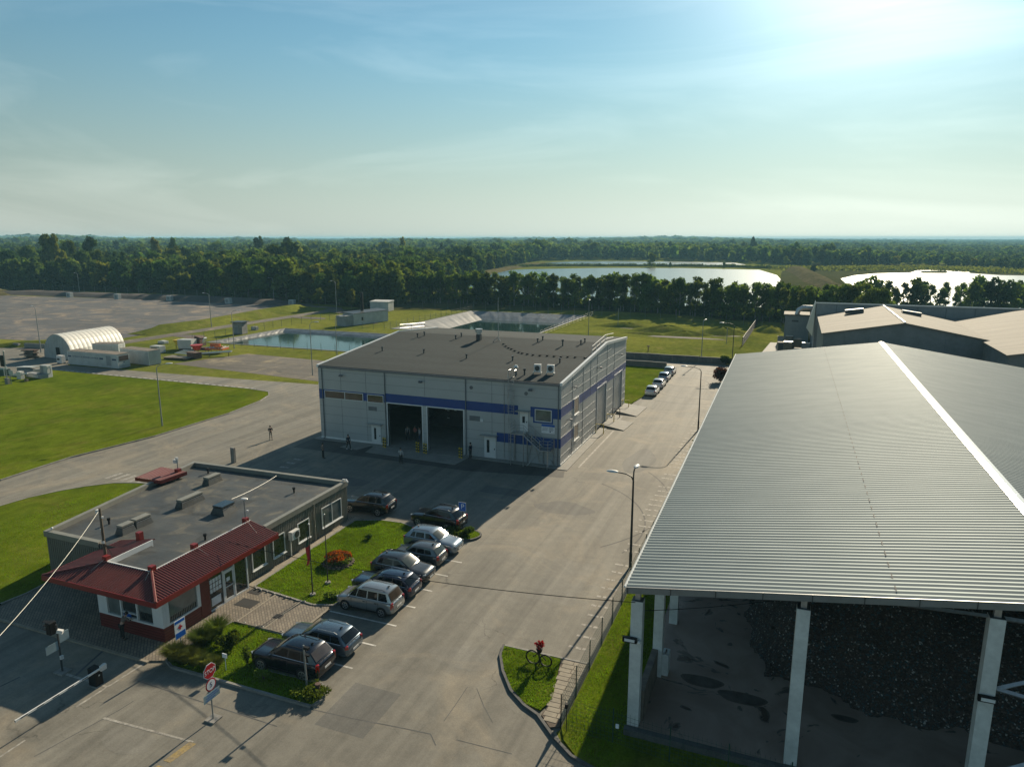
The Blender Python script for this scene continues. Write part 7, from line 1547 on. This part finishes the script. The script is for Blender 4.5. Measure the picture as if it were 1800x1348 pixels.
# row in front of the near lake
rowl = [(-132, 233), (-115, 234), (-97, 234.5), (-80, 234), (-58, 232), (-45, 229), (-13, 216), (10, 210), (24, 208)]
def along(pts, step):
    res = []; carry = 0
    for a, b in zip(pts, pts[1:]):
        a, b = Vector(a), Vector(b); L_ = (b - a).length; q = carry
        while q < L_: res.append(tuple(a + (b - a) * q / L_)); q += step
        carry = q - L_
    return res
nrow = 0
for rk, (off, st_) in enumerate(((0, 2.55), (4.2, 2.9))):
    for x, y in along(rowl, st_):
        x += fr.uniform(-.8, .8); y += off + fr.uniform(-.9, .9); s = fr.uniform(.80, 1.0) * (1.0 if x < -60 else .97) * (1.1 if abs(x + 49) < 6 else 1)
        place_tree(fr.choice(PRR), x, y, s, fr.uniform(0, 6.28), 'slender backlit tree in the long row between the field fence and the lake', 'trees of the long row before the lake'); nrow += 1
# right hand row before the right lake
for i in range(30):
    u = 1500 + i * 12.5 + fr.uniform(-5, 5)
    x, y = at(u, 546 + fr.uniform(-3, 3)); big = u > 1690 or abs(u - 1610) < 8 or abs(u - 1537) < 6
    place_tree(fr.choice(PRR if not big else PRR[3:]), x, y, fr.uniform(.62, .82) * (1.22 if big else 1), fr.uniform(0, 6.28), 'dark backlit tree in the loose row before the right lake', 'trees of the loose row before the right lake'); nrow += 1
# forest points
VB = [(-300, 506), (0, 511), (150, 512), (300, 517), (450, 527), (580, 536), (640, 542), (690, 541), (745, 514), (820, 492), (858, 479), (895, 470), (950, 459), (1000, 457), (1100, 457), (1200, 458.5), (1300, 461.5), (1350, 464), (1390, 466), (1480, 468), (1560, 467), (1640, 468), (1720, 472), (1800, 478), (2200, 480)]
def vb(u):
    for (a, p), (b, q) in zip(VB, VB[1:]):
        if u <= b: return p + (q - p) * (u - a) / (b - a)
    return VB[-1][1]
pts = []; r_ = 222.0
while r_ < 8600:
    sp = 6.4 if r_ < 420 else 8.2 if r_ < 720 else 11 if r_ < 1200 else 19 if r_ < 2200 else 33 if r_ < 4600 else 62
    az = -.80
    while az < .78:
        a2 = az + fr.uniform(-.4, .4) * sp / r_; q = r_ + fr.uniform(-.4, .4) * sp
        xc, yc = q * sin(a2), q * cos(a2); dep = yc * cos(PITCH) + CAM_H * sin(PITCH); u = 900 + FPX * xc / dep; v = 674 - FPX * (yc * sin(PITCH) - CAM_H * cos(PITCH)) / dep
        if v < vb(u): pts.append((q, xc * cos(YAW) - yc * sin(YAW), xc * sin(YAW) + yc * cos(YAW), u))
        az += sp / r_
    r_ += sp
# specials first: tall skyline trees, birches at the forest front
pts.sort(key=lambda p: p[0])
IND = 300 - nrow - 25
def hgt(q, u, x, y):
    h = 1.0 + .16 * sin(x * .021 + 1) * cos(y * .017) + .1 * sin(x * .006 + y * .004)
    if u > 520: h *= .84
    if u > 1350: h *= max(.62, 1 - (u - 1350) / 900)
    if u > 1350 and q > 900: h *= .92
    return h
for q, x, y, u in pts[:IND]:
    kk = fr.random(); pr = PR[5] if kk < .06 else PR[int(fr.random() * 5)]
    s = hgt(q, u, x, y) * fr.uniform(.80, 1.22); place_tree(pr, x, y, s, fr.uniform(0, 6.28), 'leafy tree at the front edge of the left forest behind the gravel lot' if pr is not PR[5] else 'dark pointed spruce at the front edge of the left forest', 'trees at the front of the left forest' if pr is not PR[5] else 'spruces at the front of the left forest')
for i, (u, v, s, lb) in enumerate([(538, 534, .42, 'small yellow-green young tree before the forest right of the gravel lot'), (592, 541, .72, 'yellowish loose tree before the forest near the road bend'), (618, 545, .5, 'pale bushy young tree before the forest left of the small cabin'), (560, 538, .45, 'low bright birch before the forest between lamp and road bend'), (300, 521, .6, 'light green tree bulging out of the forest edge above the berm')]):
    x, y = at(u, v); place_tree(PR[1], x, y, s, i, lb, None)
for i, (u, q, h_, lb) in enumerate([(82, 430, 25.5, 'tall rounded tree standing above the far left forest skyline'), (96, 425, 25, 'tall tree touching the left rounded one on the skyline'), (111, 440, 25, 'thin tall tree middle of the skyline group at far left'), (123, 440, 25, 'thin tall tree right end of the skyline group at far left'), (156, 460, 24.2, 'single broad tree above the skyline right of the tall group'), (270, 520, 23.6, 'broad tree above the forest skyline over the gravel lot'), (305, 520, 23.8, 'pair-like broad tree above the skyline right of lot centre'), (455, 600, 24.4, 'tall crown above the skyline over the sloping green bank'), (503, 560, 24, 'large dark crown above the skyline left of the white cabin'), (705, 640, 24, 'lone tall crown above the skyline behind the hall roof left'), (1325, 900, 25, 'broad tall crown on the far skyline right of the lakes')]):
    a2 = math.atan((u - 900) / FPX * cos(PITCH)); xc, yc = q * sin(a2), q * cos(a2); place_tree(PR[(i % 4)] if i not in (2, 3) else PRR[0], xc * cos(YAW) - yc * sin(YAW), xc * sin(YAW) + yc * cos(YAW), h_ / 13.2 * .52, i, lb, None, 'skyline_tree', sz=h_ / 13.6)
x, y = at(1145, 470); place_tree(PRR[3], x, y, 1.0, 0, 'lone pale green tree on the dike between the two lakes', None, 'lone_tree')
for i, (u, v, s, lb) in enumerate([(1178, 469.5, .3, 'small round bush on the dike right of the lone tree'), (1273, 471, .33, 'dark bush at the right end of the dike'), (1234, 470.5, .25, 'low pale bush on the dike left of the dark bush'), (1446, 466, .62, 'dark conical tree on the shore between the lakes'), (1471, 467, .55, 'round dark tree on the shore right of the conical one'), (1430, 482, .45, 'dark bush clump on the earth bank between the lakes'), (1382, 468, .6, 'pale yellowish tree at the right end of the dike'), (1505, 468, .6, 'wide round tree group before the far forest')]):
    x, y = at(u, v); place_tree(PR[(i % 3) + 2 if 'pale' not in lb else 1], x, y, s * (1 if i != 3 else .8), i, lb, None, 'shore_tree' if s > .5 else 'shore_bush')
# remaining forest: one object, instanced leaf masses
lib = bpy.data.collections.new('forest_kinds')
spec = [(k_, H, n, sz, mt, sd_) for sd_, (k_, H, n, sz, mt) in enumerate([('dec', 14, 420, 1.05, 'leaf_a'), ('dec', 14, 420, 1.05, 'leaf_b'), ('low', 14, 420, 1.05, 'leaf_c'), ('dec', 14, 420, 1.05, 'leaf_c'), ('con', 16, 320, .9, 'needle'), ('dec', 14, 130, 2.0, 'leaf_a'), ('dec', 14, 130, 2.0, 'leaf_c'), ('con', 16, 110, 1.5, 'needle')])]
for k_, H, n, sz, mt, sd_ in spec:
    V = crown(k_, H, n, sz, 40 + sd_); o = npmesh('forest_kind_%d' % sd_, V, np.arange(len(V)).reshape(-1, 4), M[mt]); COL.objects.unlink(o); lib.objects.link(o)
rest = pts[IND:]; me = bpy.data.meshes.new('forest_points'); co = np.array([(x, y, 0) for q, x, y, u in rest], np.float32); me.vertices.add(len(co)); me.vertices.foreach_set('co', co.ravel())
for an, ty, dat in (('kind_i', 'INT', [fr.choice((0, 1, 2, 2, 3, 3, 4)) if q < 700 else fr.choice((5, 6, 6, 5, 7)) for q, x, y, u in rest]), ('sc', 'FLOAT', [hgt(q, u, x, y) * (fr.uniform(.74, 1.2) if fr.random() > .03 else fr.uniform(1.25, 1.5)) * (1.0 if q < 1200 else 1.12) * (1 + (.45 if u < 1350 else .2) * max(0, sin(u * .006 + 1.2) + .5 * sin(u * .017)) * min(1, max(0, (q - 2200) / 1500))) for q, x, y, u in rest]), ('wide', 'FLOAT', [1.0 if q < 720 else 1.25 if q < 1200 else 2.0 if q < 2200 else 3.4 if q < 4600 else 6.0 for q, x, y, u in rest]), ('rot', 'FLOAT', [fr.uniform(0, 6.28) for _ in rest])):
    at_ = me.attributes.new(an, ty, 'POINT'); at_.data.foreach_set('value', dat)
fo = bpy.data.objects.new('forest', me); COL.objects.link(fo)
tag(fo, 'wide mixed forest reaching back to the horizon behind the lakes and gravel lot', 'forest', kind='stuff')
g = bpy.data.node_groups.new('forest_scatter', 'GeometryNodeTree'); g.interface.new_socket('Geometry', in_out='INPUT', socket_type='NodeSocketGeometry'); g.interface.new_socket('Geometry', in_out='OUTPUT', socket_type='NodeSocketGeometry')
gi = g.nodes.new('NodeGroupInput'); go = g.nodes.new('NodeGroupOutput'); ip = g.nodes.new('GeometryNodeInstanceOnPoints'); ci = g.nodes.new('GeometryNodeCollectionInfo')
ci.inputs['Collection'].default_value = lib; ci.inputs['Separate Children'].default_value = True; ci.inputs['Reset Children'].default_value = True
def nat(n_, ty): a = g.nodes.new('GeometryNodeInputNamedAttribute'); a.data_type = ty; a.inputs['Name'].default_value = n_; return a.outputs['Attribute']
cx = g.nodes.new('ShaderNodeCombineXYZ'); cs_ = g.nodes.new('ShaderNodeCombineXYZ'); mu = g.nodes.new('ShaderNodeMath'); mu.operation = 'MULTIPLY'
g.links.new(nat('rot', 'FLOAT'), cx.inputs[2]); sc_ = nat('sc', 'FLOAT'); g.links.new(sc_, mu.inputs[0]); g.links.new(nat('wide', 'FLOAT'), mu.inputs[1]); g.links.new(mu.outputs[0], cs_.inputs[0]); g.links.new(mu.outputs[0], cs_.inputs[1]); g.links.new(sc_, cs_.inputs[2])
g.links.new(gi.outputs[0], ip.inputs['Points']); g.links.new(ci.outputs[0], ip.inputs['Instance']); ip.inputs['Pick Instance'].default_value = True
g.links.new(nat('kind_i', 'INT'), ip.inputs['Instance Index']); g.links.new(cx.outputs[0], ip.inputs['Rotation']); g.links.new(cs_.outputs[0], ip.inputs['Scale']); g.links.new(ip.outputs[0], go.inputs[0])
md = fo.modifiers.new('scatter', 'NODES'); md.node_group = g
for p in PR + PRR:
    bpy.data.objects.remove(p[1]); bpy.data.objects.remove(p[2])
# forest floor, marsh, dikes
MB().sheet([at(u, v) for u, v in VB[:12]] + [at(960, 440), at(-300, 440)], .02).build('forest_floor', M['rough_grass'], kind='structure')
MB().sheet([at(u, v) for u, v in ((1368, 510), (1374, 478), (1390, 464), (1640, 464), (1800, 474), (2200, 476), (2400, 560), (1450, 575))], .03).build('marsh', M['rough_grass'], kind='structure')
ridge('dike', [at(u, v) for u, v in ((862, 474), (930, 468.7), (1000, 467.8), (1100, 468.1), (1200, 468.6), (1300, 470.2), (1378, 473))], 9, 1.3, 'rough_grass')
ridge('lake_bank', [at(u, v) for u, v in ((800, 500), (846, 482), (890, 473), (930, 466), (958, 462))], 14, 1.6, 'dry_bank')
ridge('earth_bank', [at(u, v) for u, v in ((1388, 470), (1400, 476), (1420, 484), (1440, 496), (1470, 505))], 16, 3.0, 'dry_bank')
MB().sheet([at(u, v) for u, v in ((600, 546), (745, 525), (850, 505), (1000, 510), (1500, 540), (1500, 566), (1300, 556), (1030, 546.5), (820, 544.5))], .025).build('undergrowth_floor', M['rough_grass'], kind='structure')
def strip_leaves(name, line_, n, size, zmax, wid, mat, label, cat, seed):
    rs = np.random.RandomState(seed); P_ = np.array(along(line_, 1.0)); i = rs.randint(0, len(P_), n); c = np.stack([P_[i, 0] + rs.normal(size=n) * wid, P_[i, 1] + rs.normal(size=n) * wid, zmax * rs.rand(n) ** 1.2 * (.75 + .3 * np.sin(P_[i, 0] * .35) * np.cos(P_[i, 0] * .13))], 1)
    V = leafcloud(c, np.full((n, 3), .25), n, size, rs); o = npmesh(name, V, np.arange(len(V)).reshape(-1, 4), M[mat]); return tag(o, label, cat, kind='stuff')
strip_leaves('undergrowth', [(x, y + 3.2) for x, y in rowl], 26000, .42, 4.0, 1.1, 'leaf_c', 'dark dense undergrowth along the foot of the long tree row', 'undergrowth', 5)
strip_leaves('reeds', [at(u, v) for u, v in ((862, 473.5), (930, 468.7), (1000, 467.8), (1100, 468.1), (1200, 468.6), (1300, 470.2), (1378, 473))], 9000, .6, 2.4, 1.8, 'leaf_c', 'dark reeds and scrub along the dike between the lakes', 'reeds', 6)
strip_leaves('shore_scrub', [at(u, v) for u, v in ((1395, 474), (1480, 474), (1560, 473), (1640, 473), (1720, 477), (1850, 482))], 14000, .8, 2.6, 9, 'leaf_b', 'brownish scrub on the marsh behind the right lake', 'scrub', 7)
strip_leaves('verge_weeds', [(-8.6, 62), (-8.7, 98)], 5000, .12, .9, .22, 'bush_leaf', 'green weeds growing along the road fence by the storage hall', 'weeds', 8)

# garden plants
def bush(name, label, cat, x, y, r_, h, n, size, mat, seed, z=.12, stem=True, group=None, lobes=7):
    rs = np.random.RandomState(seed); t = thing(name, label, cat, (x, y, z), 0, group); C = np.stack([rs.normal(size=lobes) * r_ * .38, rs.normal(size=lobes) * r_ * .38, h * (.35 + .4 * rs.rand(lobes))], 1); Rr = np.stack([r_ * (.42 + .2 * rs.rand(lobes))] * 2 + [h * (.28 + .12 * rs.rand(lobes))], 1)
    V = leafcloud(C, Rr, n, size, rs, .5, .35); V[:, 2] = np.maximum(V[:, 2], .01); npmesh('foliage', V, np.arange(len(V)).reshape(-1, 4), M[mat], t)
    if stem:
        m = MB()
        for i in range(5): a = i * 1.26; m.tube([(0, 0, -.02), (r_ * .35 * cos(a), r_ * .35 * sin(a), h * .6)], .02, 4)
        m.build('stem', M['bark'], t)
    return t
def tuft(label, x, y, r_, h, n, seed, mat='tall_blade', cat='ornamental grass', group=None, z=.12):
    rs = np.random.RandomState(seed); a = rs.rand(n) * 6.28; q = r_ * rs.rand(n) ** .5; bx, by = q * np.cos(a) * .5, q * np.sin(a) * .5; hh = h * (.6 + .5 * rs.rand(n)); lean = .35 + .5 * rs.rand(n); wv = .007 + .006 * rs.rand(n)
    px_, py_ = -np.sin(a) * wv, np.cos(a) * wv; V = []
    base = np.stack([bx, by, np.zeros(n)], 1); side = np.stack([px_, py_, np.zeros(n)], 1); m1 = base + np.stack([np.cos(a) * hh * lean * .25, np.sin(a) * hh * lean * .25, hh * .6], 1); tip = base + np.stack([np.cos(a) * hh * lean * .9, np.sin(a) * hh * lean * .9, hh * (.95 - .25 * lean)], 1)
    V = np.stack([base - side, base + side, m1 + side, m1 - side, m1 - side, m1 + side, tip + side * .2, tip - side * .2], 1).reshape(-1, 3)
    o = npmesh('ornamental_grass', V, np.arange(len(V)).reshape(-1, 4), M[mat]); o.location = (x, y, z); return tag(o, label, cat, group)
for i, (x, y, r_, h, lb) in enumerate([(-31.1, 26.75, .65, .95, 'tall ornamental grass tuft at the very kerb corner, leftmost'), (-30.4, 26.75, .6, .9, 'ornamental grass tuft beside the leftmost one along the kerb'), (-29.7, 26.8, .55, .8, 'yellowish grass tuft third along the kerb'), (-29.0, 26.85, .5, .7, 'yellowish grass tuft fourth along the kerb behind the STOP sign'), (-28.3, 26.9, .45, .65, 'last low grass tuft along the kerb before the bare lawn'), (-30.75, 28.35, .6, 1.1, 'dark full grass tuft beside the first aid sign'), (-30.7, 29.55, .6, 1.1, 'dark grass tuft farther along the paving edge')]):
    tuft(lb, x, y, r_, h, 1500, 60 + i, 'tall_blade' if i < 5 else 'bush_leaf')
bush('shrub', 'round green shrub in the middle of the front garden lawn', 'shrub', -28.9, 28.9, .75, .95, 1500, .07, 'bush_leaf', 70)
bush('shrub', 'thin leafy plant close to the nose of the black suv', 'shrub', -26.9, 27.9, .35, 1.2, 300, .06, 'bush_leaf', 71); bush('shrub', 'low leafy plant on the grass beside the black suv', 'shrub', -25.1, 27.1, .4, .6, 400, .06, 'bush_leaf', 72)
bush('weed_clump', 'weedy clump around the hydrant on the kerb tip', 'weeds', -22.0, 26.9, .8, .5, 900, .06, 'bush_leaf', 73)
bush('shrub', 'bright green clump at the lower right corner of the garden lawn', 'shrub', -26.9, 35.9, .75, .45, 1300, .06, 'bush_leaf', 74)
bush('shrub', 'tiny yellow-green shrub alone near the far end of garden lawn', 'shrub', *at(648, 949), .32, .5, 350, .05, 'bush_leaf', 75)
t = tag(MB().box(-27.75, -27.45, 26.95, 27.0, .9, 1.15).cyl(-27.6, 27.0, .1, .9, .02, 5).build('plant_label', M['sign_white']), 'small white label plate on a stick in the front garden', 'label')
# flower bed with orange flowers
fx, fy = at(595, 992); t = thing('flower_bed', 'round bed of orange and red flowers ringed with stones on the lawn', 'flower bed', (fx, fy, .12)); rs = np.random.RandomState(9)
def disc_leaves(nm, mat, n, r0, r1, z0, z1, sz):
    a = rs.rand(n) * 6.28; q = np.sqrt(r0 ** 2 + (r1 ** 2 - r0 ** 2) * rs.rand(n)); c = np.stack([q * np.cos(a), q * np.sin(a), z0 + (z1 - z0) * rs.rand(n)], 1); V = leafcloud(c, np.full((n, 3), .06), n, sz, rs); V[:, 2] = np.maximum(V[:, 2], .01); npmesh(nm, V, np.arange(len(V)).reshape(-1, 4), M[mat], t)['kind'] = 'stuff'
disc_leaves('foliage', 'leaf_a', 1900, 0, 1.0, 0, .55, .06)
for nm_, mt_, n_, sd2 in (('orange_flowers', 'flower_orange', 1300, 1.0), ('red_flowers', 'rust_leaf', 900, 2.4)):
    a = rs.rand(n_) * 6.28; q = 1.0 * np.sqrt(rs.rand(n_)); keep = (np.sin(a * 3 + sd2 + q * 5) + .5 * np.sin(a * 5 + sd2 * 3)) > -.25; a, q = a[keep], q[keep]
    c = np.stack([q * np.cos(a), q * np.sin(a), .42 + .28 * (1 - q ** 2) + .14 * rs.rand(len(a))], 1); V = leafcloud(c, np.full((len(a), 3), .06), len(a), .05, rs); npmesh(nm_, V, np.arange(len(V)).reshape(-1, 4), M[mt_], t)['kind'] = 'stuff'
MB().cyl(0, 0, 0, .16, 1.1, 18).build('soil', M['dirt'], t)
for i in range(20): a = i * pi / 10; MB().ball((1.08 * cos(a), 1.08 * sin(a), .04), .13, 1, 1, .7, 7, 4).build('edge_stone', M['sand'], t)
# white stones along the lawn edges
for i in range(9):
    x = -32.5 + i * .52; tag(MB().ball((x + .1 * sin(i * 5.1), 35.0 - i * .035 + .05 * sin(i * 3.3), .15), .085 + .02 * sin(i * 2.7), 1.1, 1, .8, 8, 5).build('painted_stone', M['coping']), 'small white painted stone in the row along the garden lawn edge', 'stone', 'white stones along the garden lawn')
for i in range(6):
    x = -30.7 + i * .66; tag(MB().ball((x + .1 * sin(i * 4.1), 31.25, .15), .085 + .02 * sin(i * 2.7), 1.1, 1, .8, 8, 5).build('painted_stone', M['coping']), 'small white painted stone in the row along the front garden edge', 'stone', 'white stones along the front garden lawn')
tag(MB().box(-30.8, -27.0, 31.1, 31.2, .08, .2).build('edge_board', M['timber']), 'dark wooden edge board along the top of the front garden lawn', 'edge board')
# planted island with the parking sign
isl = [(-23.7 + 1.75 * cos(a) * (1 if cos(a) > 0 else 1.0), 48.15 + 1.15 * sin(a) + .45 * cos(a)) for a in [2 * pi * k_ / 24 for k_ in range(24)]]
lawn('planted_island', isl, .13, 'kerb_dark')
for i, (x, y, lb) in enumerate([(-22.9, 48.6, 'leafy green bush right of the parking sign on the island'), (-24.1, 48.2, 'leafy green bush at the foot of the parking sign'), (-23.3, 47.7, 'low dark bush in the middle front of the planted island')]): bush('shrub', lb, 'shrub', x, y, .55, .75 - .15 * i, 900, .06, 'bush_leaf', 80 + i)
# hoop stand with red flowers on the island lawn
ix, iy = at(948, 1168, .12); t = thing('hoop_planter', 'black hoop stand carrying bright red flowers on the small triangular lawn', 'planter', (ix, iy, .12), 0)
m = MB()
for c_x, rr2 in ((-.38, .40), (.38, .34)): m.tube([(c_x + rr2 * cos(a), 0, rr2 + rr2 * sin(a)) for a in [2 * pi * k_ / 20 for k_ in range(21)]], .045, 6)
m.tube([(-.38, 0, .42), (0, 0, .75), (.38, 0, .36)], .03, 6).tube([(0, 0, .0), (0, 0, .95)], .03, 6); m.build('hoop_frame', M['black'], t); MB().cyl(0, 0, .78, 1.0, .12, 10, .2).build('pot', M['black'], t)
rs = np.random.RandomState(12); V = leafcloud(np.array([[0, 0, 1.15], [.1, 0, 1.3], [-.12, .05, 1.25]]), np.array([[.2, .2, .2]] * 3), 260, .05, rs); npmesh('red_flowers', V, np.arange(len(V)).reshape(-1, 4), M['flower_red'], t)
bush('shrub', 'rust red shrub on the road edge by the storage roof far corner', 'shrub', *at(1266, 672), 1.2, 2.6, 1500, .16, 'rust_leaf', 90, 0); bush('shrub', 'dark green shrub at the end of the far block wall', 'shrub', *at(1276, 640), 1.6, 1.7, 1200, .25, 'leaf_c', 91, 0)
# short grass blades on the near lawns
def inpoly(P_, poly):
    x, y = P_[:, 0], P_[:, 1]; c = np.zeros(len(P_), bool); j = len(poly) - 1
    for i in range(len(poly)):
        xi, yi = poly[i]; xj, yj = poly[j]; k_ = ((yi > y) != (yj > y)) & (x < (xj - xi) * (y - yi) / (yj - yi + 1e-12) + xi); c ^= k_; j = i
    return c
rs = np.random.RandomState(21); AL = []
for poly, dens, zz in ((LC, 340, .12), (LD, 380, .12), (LI, 420, .12), ([(-8.85, 29.6), (-8.0, 28.0), (-6, 27.2), (-6.0, 60), (-8.85, 60)], 230, .1), ([(-47.2, 27), (-47, 31), (-50, 47), (-52, 47.5), (-60, 44), (-60, 27)], 60, .12), (isl, 200, .13)):
    pa = np.array(poly); lo, hi = pa.min(0), pa.max(0); n = int((hi - lo).prod() * dens); P_ = lo + (hi - lo) * rs.rand(n, 2); P_ = P_[inpoly(P_, poly)]; AL.append(np.c_[P_, np.full(len(P_), zz)])
P_ = np.concatenate(AL); n = len(P_); a = rs.rand(n) * 6.28; hh = .045 + .06 * rs.rand(n) * (1 + .6 * np.sin(P_[:, 0] * 2.1) * np.sin(P_[:, 1] * 1.7)); wv = .012 + .01 * rs.rand(n)
sd_ = np.stack([np.cos(a) * wv, np.sin(a) * wv, np.zeros(n)], 1); tip = P_ + np.stack([rs.normal(size=n) * .035, rs.normal(size=n) * .035, hh], 1)
V = np.stack([P_ - sd_, P_ + sd_, tip], 1).reshape(-1, 3); tag(npmesh('short_grass', V, np.arange(len(V)).reshape(-1, 3), M['blade']), 'short bright green grass blades on the lawns around the office', 'grass', kind='stuff')

# ================================================================== HAZE
hz = MB().box(-9100, 9100, -400, 9100, -4.2, 31.5).build('haze', M['glass'], kind='stuff')
mh = bpy.data.materials.new('haze'); mh.use_nodes = True; t_ = mh.node_tree
for n_ in list(t_.nodes): t_.nodes.remove(n_)
oh = t_.nodes.new('ShaderNodeOutputMaterial'); vp = t_.nodes.new('ShaderNodeVolumePrincipled'); vp.inputs['Color'].default_value = (.40, .80, 1.0, 1); vp.inputs['Density'].default_value = .00018; vp.inputs['Anisotropy'].default_value = 0.0
t_.links.new(vp.outputs[0], oh.inputs['Volume']); hz.data.materials.clear(); hz.data.materials.append(mh); hz.display_type = 'WIRE'
tag(hz, 'thin pale haze over the whole site, thickening towards the horizon', 'haze')
